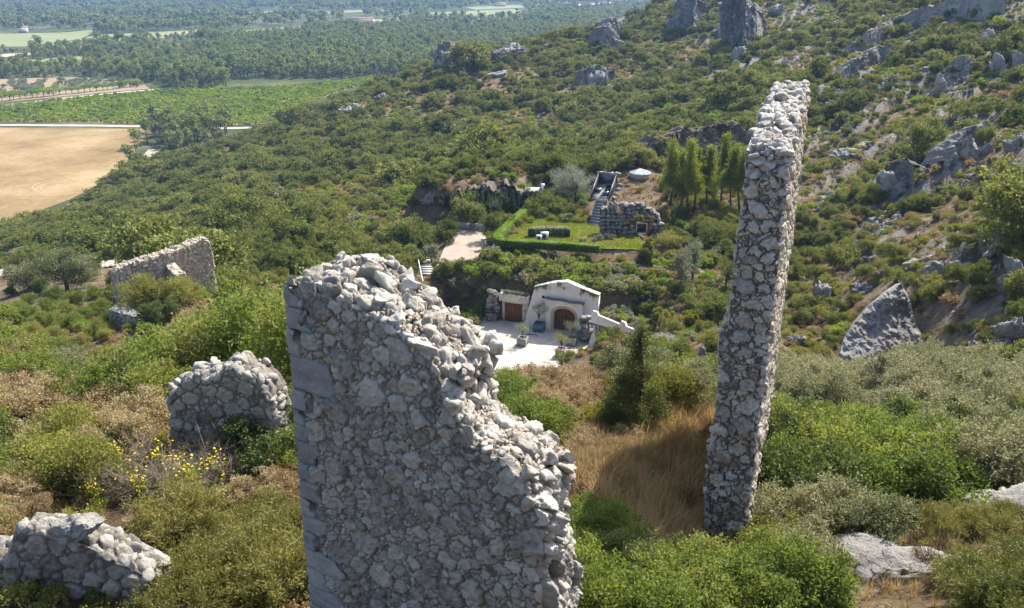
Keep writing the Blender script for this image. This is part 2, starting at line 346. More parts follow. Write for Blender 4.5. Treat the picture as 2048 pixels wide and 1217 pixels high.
for q in [(-4,25,-13.5),(-10,40,-20),(-20,40,-21),(0,30,-15.5),(3,35,-19),(5,48,-27),(1,60,-33.5),(-6,60,-33),(0,72,-38),(-8,75,-37),(-14,85,-36),
          (10,30,-18),(18,35,-20),(22,50,-26),(28,58,-29),(12,42,-22),(6,22,-12.2),(14,50,-25.5),
          (-14,15,-9.4),(-14,25,-13),(-25,35,-19),(-40,50,-24),(-60,90,-36),(-8,8,-8.2),(0,6,-8.3),(0,10,-9),(6,8,-8.6),(12,12,-9.6),(4,12,-9.8),(16,22,-13.5),(25,30,-16),
          (0,2,-8),(-8,0,-8),(8,0,-8),(30,15,-11),(-30,15,-12),(30,-20,-9),(-30,-20,-10),(0,-30,-9),
          (80,60,-12),(120,80,-2),(160,150,-4),(200,200,4),(260,300,20),(330,420,35),(120,20,-2),(200,20,5),(300,100,15),(400,300,25),(300,500,20),(250,600,10),(180,560,-12),
          (100,700,-50),(200,760,-40),(60,560,-52),(0,560,-66),
          (-60,20,-22),(-90,60,-36),(-120,100,-50),(-140,150,-60),(-100,-40,-30),(-200,0,-60),(-300,-100,-70),(0,-200,-40),(150,-150,-5),(300,-100,10),
          (-180,180,-68),(-250,200,-70),(-150,240,-70),(-250,400,-70),(-120,400,-70),(-80,480,-70),(-180,700,-70),(0,900,-70),(-400,600,-70),(200,1100,-70),(-500,1300,-70),(500,1300,-70),(0,2500,-70),(-1500,2500,-70),(1500,2500,-70),(500,900,-30),(800,900,-20)]: D_(*q)
CPX = np.array(CPX)
def lp(x, y):
    r = np.sqrt(x*x+y*y)+1e-6; return np.stack([np.arctan2(x, y)*1.6, np.log(np.maximum(r, 1.5))], -1)
_Q = lp(CPX[:, 0], CPX[:, 1])
def _phi(d): return np.sqrt(d*d+.01)
_K = _phi(np.linalg.norm(_Q[:, None]-_Q[None], axis=-1)); _n = len(_Q)
_A = np.zeros((_n+3, _n+3)); _A[:_n, :_n] = _K+np.eye(_n)*-1e-3; _A[:_n, _n] = 1
_A[:_n, _n+1:] = _Q; _A[_n, :_n] = 1; _A[_n+1:, :_n] = _Q.T
_C = np.linalg.lstsq(_A, np.concatenate([CPX[:, 2], [0, 0, 0]]), rcond=None)[0]
def rbf(x, y):
    q = lp(x.ravel(), y.ravel()); o = np.empty(len(q))
    for i in range(0, len(q), 20000):
        k = q[i:i+20000]; o[i:i+20000] = _phi(np.linalg.norm(k[:, None]-_Q[None], axis=-1))@_C[:_n]+_C[_n]+k@_C[_n+1:]
    return o.reshape(x.shape)
Z_COURT, Z_LAWN, Z_PARK = 31.5, 37.7, 34.5
fO = at(1013, 643, 38.5/.4178); fE = np.array([.9355, -.3535, 0]); fNn = np.array([-.3535, -.9355, 0])
fO[2] = Z_COURT
def fac(e, n, h=0.0): return fO+fE*e+fNn*n+np.array([0, 0, h])
def pz(u, v, z): return tuple(plain(u, v, z))
COURT = [tuple(fac(e, n)[:2]) for e, n in [(-7.5, -.6), (13.4, -.6), (17.3, 2.0), (17.0, 5.4), (13.0, 6.6), (11.2, 8.4), (7.2, 13.5), (2, 19), (-9, 19), (-9, 6)]]
LAWN = [pz(u, v, Z_LAWN) for u, v in [(990, 492), (1062, 428), (1120, 428), (1200, 440), (1275, 465), (1290, 500), (1180, 497)]]
PARK = [pz(u, v, Z_PARK) for u, v in [(868, 545), (905, 458), (980, 462), (1003, 466), (960, 545)]]
th = np.concatenate([np.arange(-180, -50, 5.), np.arange(-50, 50, .25), np.arange(50, 180.1, 5.)])*np.pi/180
lr = np.concatenate([np.arange(math.log(2.0), math.log(300), .0118), np.arange(math.log(300), math.log(14000), .03)])
TH, LR = np.meshgrid(th, lr, indexing='ij'); RR = np.exp(LR); TX = RR*np.sin(TH); TY = RR*np.cos(TH)
TZ = rbf(TX, TY)
def flatten(poly, z, soft):
    """blend terrain to height z inside poly, fading out over `soft` metres"""
    global TZ
    px = np.array(poly); d = np.full(TX.shape, 1e9)
    sel = (TX > px[:, 0].min()-soft-2) & (TX < px[:, 0].max()+soft+2) & (TY > px[:, 1].min()-soft-2) & (TY < px[:, 1].max()+soft+2)
    x = TX[sel]; y = TY[sel]; dd = np.full(x.shape, 1e9)
    for i in range(len(px)):
        a = px[i]; b = px[(i+1) % len(px)]; ab = b-a; t = np.clip(((x-a[0])*ab[0]+(y-a[1])*ab[1])/(ab@ab), 0, 1)
        dd = np.minimum(dd, np.hypot(x-a[0]-t*ab[0], y-a[1]-t*ab[1]))
    dd[inpoly(x, y, poly)] = 0
    w = 1-sstep(0, soft, dd); TZ[sel] = TZ[sel]*(1-w)+z*w
hillm = sstep(2, 8, TZ)                         # 0 on the plain
TZ = np.where(RR > 260, np.where(TZ < 3, TZ*sstep(0.5, 3, TZ), TZ), TZ)
TZ = np.where((TZ < 2) & (TY > 150), np.maximum(TZ, 0)*sstep(0, 2, TZ), TZ)
rightm = sstep(15, 40, TX-.12*TY)*sstep(28, 60, RR)*sstep(60, 25, np.abs(TX-.3*TY)*0+0)
TZ = TZ+hillm*(fbm2(TX, TY, .05, 4, 1)*.9*sstep(25, 90, RR)+fbm2(TX, TY, .35, 3, 2)*.16*sstep(4, 12, RR))
_ca, _sa = math.cos(R(35)), math.sin(R(35))
_rx, _ry = TX*_ca+TY*_sa, -TX*_sa+TY*_ca        # strata run across the right-hand hill
ridge = 1-np.abs(fbm2(_rx*.35, _ry, .085, 4, 5))*1.6
ROCKN = np.clip(ridge, -1, 1)
TZ = TZ+rightm*(np.clip(ROCKN, -.2, 1)**2*3.0+np.abs(fbm2(TX, TY, .5, 3, 8))*.35)
# house ground: courtyard, lawn, parking; a bank behind the façade
flatten([tuple(fac(e, n)[:2]) for e, n in [(-7, -1.6), (12.6, -1.6), (16, -4), (17, -10), (-7, -10)]], 36.3, 4)
flatten([(-14,131),(-6,131),(2,134),(10,139),(6,150),(-10,146)], 39.2, 5)
flatten(COURT, Z_COURT-.12, 1.6)
flatten(PARK, Z_PARK-.15, 1.5)
flatten(LAWN, Z_LAWN-.12, 1.6)
def H(x, y):
    x = np.asarray(x, float); y = np.asarray(y, float)
    r = np.clip(np.sqrt(x*x+y*y), 2.001, 13900); t = np.arctan2(x, y)
    i = np.clip(np.searchsorted(th, t)-1, 0, len(th)-2); j = np.clip(np.searchsorted(lr, np.log(r))-1, 0, len(lr)-2)
    a = (t-th[i])/(th[i+1]-th[i]); b = (np.log(r)-lr[j])/(lr[j+1]-lr[j])
    return (TZ[i, j]*(1-a)*(1-b)+TZ[i+1, j]*a*(1-b)+TZ[i, j+1]*(1-a)*b+TZ[i+1, j+1]*a*b)
def gp(u, v, ymin=6., ymax=4000.):
    """first point of the ground along a pixel ray"""
    r = ray(u, v); y = np.exp(np.linspace(math.log(ymin), math.log(ymax), 1500)); P = r[None]*(y/r[1])[:, None]
    d = P[:, 2]+CAMZ-H(P[:, 0], P[:, 1]); k = np.argmax(d < 0)
    if not (d < 0).any(): k = len(y)-1
    if k > 0:
        t = d[k-1]/(d[k-1]-d[k]+1e-9); p = P[k-1]*(1-t)+P[k]*t
    else: p = P[k]
    return np.array([p[0], p[1], float(H(p[0], p[1]))])
def visible(x, y, z):
    """ground does not hide the point from the camera"""
    x = np.asarray(x, float); t = np.linspace(.03, .985, 90)[:, None]
    X = x[None]*t; Y = np.asarray(y)[None]*t; Zz = CAMZ+(np.asarray(z)-CAMZ)[None]*t
    return ((Zz-H(X, Y)) > -.3).all(0)
rockmask = np.clip(rightm*sstep(.2, .7, ROCKN)+.35*hillm*sstep(.55, .9, fbm2(TX, TY, .11, 4, 12)), 0, 1)
mb = MB(); V = np.stack([TX, TY, TZ], -1)
nA, nR = TX.shape
F = gridF(nA, nR)
mb.add(V.reshape(-1, 3), F[:, ::-1], np.clip(hillm, 0, 1).ravel(), rockmask.ravel())
c0 = MB()
m, N, L, out = node_mat('ground')
tc = N('TexCoord'); tn = N('Attribute', attribute_name='tone'); mk = N('Attribute', attribute_name='mask')
def nz(sc, de=6, ro=.6, stretch=None):
    n = N('TexNoise'); n.inputs['Scale'].default_value = sc; n.inputs['Detail'].default_value = de; n.inputs['Roughness'].default_value = ro
    v = tc.outputs['Object']
    if stretch:
        mp = N('Mapping'); mp.inputs['Rotation'].default_value = (0, 0, R(35)); mp.inputs['Scale'].default_value = stretch; L(v, mp.inputs[0]); v = mp.outputs[0]
    L(v, n.inputs['Vector']); return n
a1 = nz(.35, 8); a2 = nz(3.5, 8, .7); a3 = nz(.02, 4); a4 = nz(1.2, 8, .7, (1, 2.5, 1))
soil = ramp(N, [(.3, (.12, .088, .055)), (.48, (.215, .165, .11)), (.62, (.30, .24, .155)), (.75, (.42, .35, .25))]); L(a1.outputs[0], soil.inputs[0])
fine = ramp(N, [(.3, (.55, .5, .45)), (.7, (1.15, 1.1, 1.05))]); L(a2.outputs[0], fine.inputs[0])
hillc = mixc(N, L, 1.0, soil.outputs[0], fine.outputs[0], 'MULTIPLY')
plc = ramp(N, [(.35, (.05, .065, .025)), (.55, (.085, .10, .04)), (.68, (.15, .15, .075))]); L(a3.outputs[0], plc.inputs[0])
gc = mixc(N, L, tn.outputs['Fac'], plc.outputs[0], hillc)
rk = ramp(N, [(.30, (.05, .048, .044)), (.45, (.20, .19, .175)), (.62, (.36, .35, .325))]); L(a4.outputs[0], rk.inputs[0])
rf = N('Math', operation='MULTIPLY_ADD'); L(a1.outputs[0], rf.inputs[0]); rf.inputs[1].default_value = 2.2; rf.inputs[2].default_value = -1.15
rf2 = N('Math', operation='ADD', use_clamp=True); L(rf.outputs[0], rf2.inputs[0]); L(mk.outputs['Fac'], rf2.inputs[1])
rf3 = N('Math', operation='MULTIPLY', use_clamp=True); L(rf2.outputs[0], rf3.inputs[0]); L(mk.outputs['Fac'], rf3.inputs[1])
gc = mixc(N, L, rf3.outputs[0], gc, rk.outputs[0])
bs = N('BsdfPrincipled'); bs.inputs['Roughness'].default_value = .95; bs.inputs['Specular IOR Level'].default_value = .1; L(gc, bs.inputs['Base Color'])
ha = N('Math', operation='ADD'); L(a2.outputs[0], ha.inputs[0]); L(a4.outputs[0], ha.inputs[1])
bm = N('Bump'); bm.inputs['Strength'].default_value = 1.0; bm.inputs['Distance'].default_value = .5; L(ha.outputs[0], bm.inputs['Height']); L(bm.outputs[0], bs.inputs['Normal'])
L(bs.outputs[0], out.inputs[0]); M['ground'] = m
g = mb.build('ground', m, smooth=True)
tag(g, 'hillside and plain, brown soil and pale limestone under the scrub', 'ground', kind='structure')
# inner disc under the camera
an = np.arange(72)*2*np.pi/72
# ------------------------------------------------------------------ rubble masonry
def throw(s0, s1, h0, h1, radii, rng, asp=(1.0, 1.6), gap=.82, tries=2600, mixed=None):
    """dart-thrown stones: centres, radii, aspect and turn of each"""
    C = np.zeros((0, 2)); Rr = np.zeros(0)
    for k_, r in enumerate(radii):
        n = int(tries*(radii[0]/r)) if not mixed else int(tries*mixed[min(k_, len(mixed)-1)])
        Q = np.stack([rng.uniform(s0, s1, n), rng.uniform(h0, h1, n)], 1); rr = r*rng.uniform(.85, 1.15, n)
        kc = []; kr = []
        for q, a in zip(Q, rr):
            if len(C) and (np.hypot(*(C-q).T) < gap*(Rr+a)).any(): continue
            C = np.vstack([C, q]); Rr = np.append(Rr, a)
    k = len(C)
    return C, Rr, rng.uniform(*asp, k), rng.normal(0, .35, k)
def stonefield(S, Hh, stones, rng, gapw=.012, rise=.05, warp=.03, seed=0, inset=None, facet=.02):
    """displacement, tone and mortar mask for wall coordinates S, Hh"""
    C, Rr, A, An = stones; sh = S.shape; P = np.stack([S.ravel(), Hh.ravel(), np.full(S.size, seed*1.7)], 1)
    wx = fbm(P, 9, 3, seed)*warp; wy = fbm(P, 9, 3, seed+31)*warp
    X = (P[:, 0]+wx).astype(np.float32); Y = (P[:, 1]+wy).astype(np.float32); n = len(X)
    i1 = np.zeros(n, int); d1 = np.zeros(n, np.float32); d2 = np.zeros(n, np.float32)
    ca, sa = np.cos(An).astype(np.float32), np.sin(An).astype(np.float32); Cx, Cy = C.astype(np.float32).T; R32 = Rr.astype(np.float32); A32 = np.sqrt(A).astype(np.float32)
    order = np.argsort(X); st = 3000
    for a in range(0, n, st):
        k = order[a:a+st]; x0, x1 = X[k].min(), X[k].max(); mg = R32.max()*3.2
        c = np.nonzero((Cx > x0-mg) & (Cx < x1+mg))[0]
        dx = X[k, None]-Cx[c]; dy = Y[k, None]-Cy[c]
        u = (dx*ca[c]+dy*sa[c])/A32[c]; v = (-dx*sa[c]+dy*ca[c])*A32[c]
        d = np.maximum(np.maximum(np.abs(u)*.93, np.abs(v)*.93), .72*(np.abs(u)+np.abs(v)))-R32[c]
        j = d.argmin(1); r = np.arange(len(k)); d1[k] = d[r, j]; i1[k] = c[j]; d[r, j] = 9; d2[k] = d.min(1)
    e = (d2-d1)*.5
    k = len(C); t1 = rng.normal(0, .22, k); t2 = rng.normal(0, .22, k); hi = rng.uniform(.45, 1.25, k); tone = np.clip(rng.normal(.5, .25, k), .0, 1.)
    g = gapw if inset is None else rng.uniform(*inset, k)[i1]
    bev = .10*Rr[i1]+.007
    pr = np.clip((e-g)/bev, 0, 1); pr = 1-(1-pr)**2.2
    D = pr*(rise*hi[i1]*(.55+.9*np.minimum(Rr[i1]/.16, 1.3))+.6*(t1[i1]*(X-Cx[i1])+t2[i1]*(Y-Cy[i1])))
    Pf = P+np.stack([tone[i1]*40, hi[i1]*30, t1[i1]*20], 1)
    fz = np.abs(fbm(Pf, 11, 3, seed+5))
    D = D-fz*facet*1.6*pr+fbm(P, 42, 2, seed+9)*facet*.35
    return D.reshape(sh), (tone[i1]+fbm(P, 18, 3, 3)*.16).reshape(sh), sstep(0, .5, pr).reshape(sh)
def surf(mb, P0, N0, S, Hh, stones, rng, flip=False, fade='tbse', ew=4, extra=None, **k):
    D, T, Mk = stonefield(S, Hh, stones, rng, **k); n_, m_ = S.shape
    if N0 is UP:
        N0 = np.cross(np.gradient(P0, axis=0), np.gradient(P0, axis=1)); N0 /= np.linalg.norm(N0, axis=2)[..., None]+1e-9; N0 = np.where(N0[..., 2:3] < 0, -N0, N0)
    if fade:                                     # displacement dies out at shared edges so neighbouring faces meet
        i = np.arange(n_)[:, None]; j = np.arange(m_)[None]; q = np.minimum(np.minimum(i, n_-1-i), np.minimum(j, m_-1-j))/ew
        fade = np.clip(q, 0, 1)**.5*(1 if extra is None else extra)
    if fade is not None: D = D*fade
    Vv = P0+N0*D[..., None]; F = gridF(*S.shape)
    mb.add(Vv.reshape(-1, 3), F[:, ::-1] if flip else F, T.ravel(), Mk.ravel()); return Vv
# ------------------------------------------------------------------ single rocks
_ICO = {}
def ico(sub):
    if sub not in _ICO:
        b = bmesh.new(); bmesh.ops.create_icosphere(b, subdivisions=sub, radius=1)
        _ICO[sub] = (np.array([v.co for v in b.verts]), np.array([[v.index for v in f.verts] for f in b.faces])); b.free()
    return _ICO[sub]
def rock(mb, loc, dims, rng, sub=3, cuts=10, rough=.08, rot=None, tone=None, nsc=1.6, oct=4, strata=0, crag=0):
    V, F = ico(sub); V = V.copy(); sd = int(rng.integers(1, 9999))
    for _ in range(cuts):
        n = rng.normal(size=3); n /= np.linalg.norm(n); d = rng.uniform(.40, .80)
        o = V@n-d; V -= np.where(o > 0, o, 0)[:, None]*n*.96
    V = V*np.asarray(dims)
    s = nsc/np.mean(dims); m_ = np.min(dims)
    dn = V/(np.linalg.norm(V, axis=1)[:, None]+1e-9)
    V = V+dn*(fbm(V+sd, s, oct, sd % 97)*rough*m_*1.4)[:, None]
    if strata: V = V+dn*(-np.abs(fbm(V*np.array([.35, 1, 1.6])+sd, s*1.6, 3, 5))*strata*m_)[:, None]
    if crag: V = V-dn*(np.abs(fbm(V+sd*.7, s*2.6, 5, 11))**.8*crag*m_)[:, None]+dn*(fbm(V+sd, s*9, 2, 13)*.03*m_)[:, None]
    if rot is None: rot = Matrix.Rotation(rng.uniform(0, 6.28), 3, 'Z')@Matrix.Rotation(rng.normal(0, .4), 3, 'X')@Matrix.Rotation(rng.normal(0, .4), 3, 'Y')
    V = V@np.array(rot).T+np.asarray(loc)
    t = (tone if tone is not None else np.clip(rng.normal(.55, .2), 0, 1))+fbm(V, 5/np.mean(dims)*.4, 3, 2)*.12
    mb.add(V, F, t, 1.0)
def frame_of(o, ex, ez, n): return Matrix(((ex[0], n[0], ez[0], o[0]), (ex[1], n[1], ez[1], o[1]), (ex[2], n[2], ez[2], o[2]), (0, 0, 0, 1)))
# ------------------------------------------------------------------ FRONT RUIN WALL
rng = np.random.default_rng(11)
wA = at(570, 568, 9.394); wd = np.array([.845, -.534, 0]); wd /= np.linalg.norm(wd); wn = np.array([-.534, -.845, 0]); wn /= np.linalg.norm(wn)
UP = np.array([0, 0, 1.])
TH_W = 1.0; HB = -6.6
tf_s = [-.3, 0, .56, 1.02, 1.44, 1.92, 2.2, 2.34, 2.46, 2.6, 2.95, 3.38, 4]; tf_h = [0, 0, -.02, -.04, -.14, -.32, -.6, -.8, -1.08, -1.28, -1.39, -1.52, -1.75]
tb_s = [-.3, 0, .69, 1.29, 1.66, 2.01, 2.2, 2.26, 2.36, 2.78, 3.12, 3.29, 4]; tb_h = [.06, .08, .12, -.1, -.33, -.47, -.66, -1.2, -1.45, -1.53, -1.62, -1.78, -2]
def _bmp(s): return .022*np.sin(s*13)+.012*np.sin(s*27+2)
def topf(s): return np.interp(s, tf_s, tf_h)+_bmp(s)
def topb(s): return np.interp(s, tb_s, tb_h)+_bmp(s+5)
def Lf(h): return np.interp(-h, [0, 1.52, 2.3, 3.1, 4, 6.6], [3.36, 3.36, 3.5, 3.6, 3.66, 3.8])+.05*np.sin(h*5)+.03*np.sin(h*13+1)
def Lb(h): return np.interp(-h, [0, 1.7, 2.4, 3.4, 6.6], [3.2, 3.26, 3.27, 3.38, 3.6])+.06*np.sin(h*4+2)
def S0(h): return .03*h                          # slight batter of the quoined corner
root = empty('ruin', tuple(wA+wd*1.7-wn*.5+UP*HB), label='tall broken rubble wall with dressed corner blocks, nearest in the foreground', cat='ruin')
root_inv = Matrix.Translation(-Vector(root.location))
def loc_(V): return np.asarray(V)-np.array(root.location)
stones = throw(-.4, 4.1, -6.8, .3, [.17, .125, .092, .066, .048, .035, .025, .018], rng, (1.0, 2.2), .88, 1500, mixed=[.04, .14, .5, 1.6, 3.6, 6, 8, 8])
stones[3][:] = rng.normal(-.1, .4, len(stones[0]))
body = MB()
na, nh = 270, 470
a = np.linspace(0, 1, na)[:, None]; t = np.linspace(0, 1, nh)[None]
S = a*3.55+0*t
for _ in range(3):
    Hh = HB+t*(-.7-HB)+t**4*(topf(S)+.7); S = S0(Hh)+a*(Lf(Hh)-S0(Hh))
P0 = loc_(wA+wd*S[..., None]+UP*Hh[..., None])
edge = sstep(1.0, .97, a)*1.0+0*t
qh = [0, -.27, -.56, -.90, -1.38, -1.66, -1.86, -2.10, -2.42, -2.70, -2.98, -3.22, -3.50, -3.78, -4.10, -4.40, -4.72, -5.05, -5.4, -5.8, -6.2, -6.7]
qw = [.22, .40, .20, .66, .36, .18, .24, .34, .22, .38, .26, .42, .30, .58, .34, .60, .44, .5, .3, .5, .4, .4]
qwid = np.array(qw)[np.clip(np.searchsorted(-np.array(qh), -Hh)-1, 0, len(qw)-1)]
qmask = sstep(.0, .03, S-S0(Hh)-qwid+.02)       # rubble sits back behind the dressed blocks
Pf = surf(body, P0-wn*(.03*(1-qmask))[..., None], wn, S, Hh, stones, rng, rise=.044, warp=.03, seed=3, facet=.024, gapw=.006, extra=qmask)
# rear face
nb = 60; a2 = np.linspace(0, 1, nb)[:, None]; t2 = np.linspace(0, 1, 120)[None]; Sb = a2*3.3+0*t2
for _ in range(3):
    Hb_ = HB+t2*(topb(Sb)-HB); Sb = S0(Hb_)+a2*(Lb(Hb_)-S0(Hb_))
stb = throw(-.4, 4.1, -6.8, .4, [.2, .14, .09], rng, (1, 1.5), .8, 600)
surf(body, loc_(wA-wn*TH_W+wd*Sb[..., None]+UP*Hb_[..., None]), -wn, Sb, Hb_, stb, rng, flip=True, seed=4)
# top, from front edge to rear edge
nt_, nw = 200, 70; a3 = np.linspace(0, 1, nt_)[:, None]; w3 = np.linspace(0, 1, nw)[None]
sF = a3*Lf(-1.52); sB = a3*Lb(-1.7); hF = topf(sF); hB = topb(sB)
St = sF*(1-w3)+sB*w3; Ht = hF*(1-w3)+hB*w3
Ht = Ht+.10*fbm2(St, w3*1.0+0*St, 2.6, 3, 6)*np.sin(np.pi*w3)**.5
stt = throw(-.3, 3.9, -.1, 1.1, [.13, .10, .07, .05, .035], rng, (1, 1.5), .82, 700)
Pt0 = loc_(wA+wd*St[..., None]-wn*(w3*TH_W+0*St)[..., None]+UP*Ht[..., None])
surf(body, Pt0, UP, St, w3*TH_W+0*St, stt, rng, rise=.09, warp=.03, seed=7, facet=.03, flip=True)
# broken right-hand end
t4 = np.linspace(0, 1, 330)[None]; w4 = np.linspace(0, 1, 80)[:, None]
h4F = HB+t4*(topf(Lf(-1.5))-HB); h4B = HB+t4*(topb(Lb(-1.7))-HB)
H4 = h4F*(1-w4)+h4B*w4; S4 = Lf(h4F)*(1-w4)+Lb(h4B)*w4
S4 = S4+.10*fbm2(w4*1.5+0*H4, H4, 1.6, 4, 21)*np.sin(np.pi*w4)
ste = throw(-.1, 1.1, -6.8, -1, [.17, .12, .085, .06, .04], rng, (1, 1.5), .8, 800)
surf(body, loc_(wA+wd*S4[..., None]-wn*(w4*TH_W+0*H4)[..., None]+UP*H4[..., None]), wd, w4*TH_W+0*H4, H4, ste, rng, rise=.11, warp=.04, seed=9, facet=.035)
# left end
tl = np.linspace(0, 1, 60)[None]; wl = np.linspace(0, 1, 12)[:, None]
hl = HB+tl*((topf(0)*(1-wl)+topb(0)*wl)-HB); sl_ = S0(hl)
body.add(loc_(wA+wd*(sl_+.02)[..., None]-wn*(wl*TH_W+0*hl)[..., None]+UP*hl[..., None]).reshape(-1, 3), gridF(12, 60)[:, ::-1], .5, 1)
# loose broken stones crowning the wall
crown = body
def wpt(s, w, dz=0):
    h = topf(s)*(1-w)+topb(s)*w; return loc_(wA+wd*s-wn*(w*TH_W)+UP*(h+dz))
for s, w, r in [(.35, .75, .14), (.55, .9, .17), (.62, .55, .13), (.78, .75, .18), (.8, .95, .15), (.9, .35, .15), (1.02, .6, .2), (1.1, .92, .18), (1.22, .25, .17), (1.25, .75, .22), (1.42, .95, .16), (1.45, .5, .2),
                (1.6, .12, .18), (1.62, .75, .14), (1.75, .95, .15), (1.8, .4, .17), (1.95, .7, .2), (2.0, .05, .17), (2.05, .95, .16), (2.15, .35, .17), (2.2, .65, .18), (2.3, .1, .2), (2.35, .45, .17), (2.42, .75, .13),
                (2.4, -.02, .16), (2.46, .2, .17), (.2, .5, .14), (.1, .85, .12), (.45, .2, .13), (3.2, .25, .14), (3.3, .55, .18), (3.32, .05, .16), (3.15, .8, .13), (3.0, .12, .12), (2.85, .75, .11), (2.7, .3, .12), (3.36, .85, .15), (3.1, .5, .12)]:
    d = .74*r*rng.uniform(.75, 1.25, 3)*np.array([1.2, 1, .85]); one = MB(); rock(one, (0, 0, 0), d, rng, 4, 16, .09, tone=rng.uniform(.3, .72)); one.build('loose_stone', M['wall'], root, loc=tuple(wpt(s, w, r*.35)))
for _ in range(260):
    s = rng.uniform(.1, 3.3); w = rng.uniform(.02, .98); r = rng.uniform(.035, .085); rock(crown, wpt(s, w, r*.3), r*rng.uniform(.7, 1.3, 3), rng, 2, 8, .1, tone=rng.uniform(.3, .8))
for _ in range(60):                              # stones sticking out of the broken end and of the step
    h = rng.uniform(-5.5, -1.7); w = rng.uniform(0, 1); s = Lf(h)*(1-w)+Lb(h)*w; r = rng.uniform(.05, .12)
    rock(crown, loc_(wA+wd*(s-.02)-wn*w*TH_W+UP*h), r*rng.uniform(.7, 1.3, 3), rng, 3, 12, .1, tone=rng.uniform(.25, .75))
for _ in range(70):
    h = rng.uniform(-1.35, -.5); w = rng.uniform(0, 1); s = 2.42-.15*w+rng.uniform(-.05, .05); r = rng.uniform(.06, .13)
    rock(crown, loc_(wA+wd*s-wn*w*TH_W+UP*h), r*rng.uniform(.7, 1.3, 3), rng, 3, 10, .1)
body.build('rubble_masonry', M['wall'], root)
deb = MB()
for _ in range(800):
    s = 1.0+rng.normal(.9, .35) if rng.random() < .55 else rng.normal(2.8, .3); w = np.clip(rng.normal(.5, .22), .05, .95); s = np.clip(s, .2, 3.3); r = rng.uniform(.012, .035)
    rock(deb, wpt(s, w, .05+rng.uniform(0, .03)), r*rng.uniform(.6, 1.4, 3), rng, 1, 4, .1, tone=rng.random())
o = deb.build('rubble_debris', M['debris'], root); o['kind'] = 'stuff'
# dressed corner blocks
for i in range(len(qh)-1):
    h1, h0 = qh[i]-.006, qh[i+1]+.006; wv = qw[i]
    nx, ny = max(4, int(wv/.03)), max(4, int((h1-h0)/.03)); q = MB()
    b = bmesh.new(); bmesh.ops.create_cube(b, size=1)
    bmesh.ops.bevel(b, geom=list(b.edges), offset=.05, segments=1, affect='EDGES')
    bmesh.ops.subdivide_edges(b, edges=list(b.edges), cuts=7, use_grid_fill=True)
    bmesh.ops.triangulate(b, faces=[f for f in b.faces if len(f.verts) > 4])
    Vq = np.array([v.co for v in b.verts]); Fq = [[v.index for v in f.verts] for f in b.faces]; b.free()
    bx = np.sign(Vq)*np.minimum(.5, np.abs(Vq)*1.0)
    s0 = S0((h0+h1)/2)-.012
    X = s0+(bx[:, 0]+.5)*wv; Z = h0+(bx[:, 2]+.5)*(h1-h0); Y = -.035+rng.uniform(-.008, .012)+(bx[:, 1]+.5)*.42
    Pq = wA+wd*X[:, None]-wn*Y[:, None]+UP*Z[:, None]+wd*(.03*(Z-(h0+h1)/2))[:, None]
    # the outer right edge of each block is chipped unevenly
    Pq = Pq+wd*(np.where(bx[:, 0] > .3, fbm(np.stack([Z, Y, Z*0+i], 1), 5, 3, i)*.11, 0))[:, None]+(fbm(Pq, 11, 5, i)*.016)[:, None]*wn
    q.add(loc_(Pq), Fq, rng.uniform(.3, .7), 1); q.build('quoin', M['quoin'], root)
# ------------------------------------------------------------------ RIGHT RUIN PILLAR (a wall stub seen end on)
rng = np.random.default_rng(5)
PA = R(20.1); pd = np.array([math.sin(PA), math.cos(PA), 0]); pn = np.array([math.cos(PA), -math.sin(PA), 0])   # pn: sunlit face
pz_base = at(1485, 1090, 14.75)[2]-.8
pe = at(1540, 660, 14.75); pe[2] = 0              # foot line of the near right-hand edge
PL = 6.6
def p_top(d): return np.interp(d, [0, .4, .9, 1.3, 1.6, 2.6, 4, 5, 6.6], [-2.98, -2.92, -2.86, -2.84, -2.66, -2.66, -2.68, -2.6, -2.6])+CAMZ
pr_ = empty('ruin', (pe[0], pe[1], pz_base), label='tall thin stub of rubble wall seen end on, standing alone on the right', cat='ruin')
def locp(V): return np.asarray(V)-np.array(pr_.location)
Hmin = pz_base; H0 = float(p_top(0))
vv = np.array([270, 290, 330, 400, 470, 540, 600, 640, 660, 700, 760, 850, 900, 960, 1000, 1060, 1200]); ul = np.array([1499, 1494, 1492, 1486, 1476, 1467, 1462, 1456, 1441, 1437, 1438, 1429, 1417, 1413, 1410, 1408, 1404])
hz_ = []; wl_ = []
for u, v in zip(ul, vv):                        # width of the broken end from the photograph, turned into metres
    r = ray(u, v); k = (pe[:2]@pd[:2])/(r[:2]@pd[:2]); p = r*k; hz_.append(p[2]+CAMZ); wl_.append((pe[:2]-p[:2])@pn[:2])
hz_ = np.array(hz_); wl_ = np.array(wl_)
def pw(h): return np.interp(h, hz_[::-1], wl_[::-1])
pbody = MB()
se = throw(-.1, 1.3, Hmin-.2, H0+.3, [.17, .12, .085, .058, .04, .027, .018], rng, (1.1, 2.6), .86, 420, mixed=[.2, .6, 1.3, 2.6, 4, 6, 6]); se[3][:] = rng.normal(0, .5, len(se[0]))
q1 = np.linspace(0, 1, 110)[:, None]; t1 = np.linspace(0, 1, 620)[None]
Hh = Hmin+t1*(H0-Hmin)+0*q1; Wd = q1*pw(Hh)
dd = .10*fbm2(Wd, Hh, 1.3, 4, 3)*np.sin(np.pi*np.clip(q1, .02, .98))+.05*fbm2(Wd, Hh, 4, 3, 4)
P0 = pe+pd*dd[..., None]-pn*Wd[..., None]+UP*Hh[..., None]
surf(pbody, locp(P0), -pd, Wd, Hh, se, rng, flip=True, rise=.075, warp=.04, seed=13, inset=(.0, .02), facet=.036)
pface = MB()
sf = throw(-.2, 7.2, Hmin-.2, H0+1, [.15, .11, .08, .055, .04], rng, (1.1, 1.9), .82, 900)
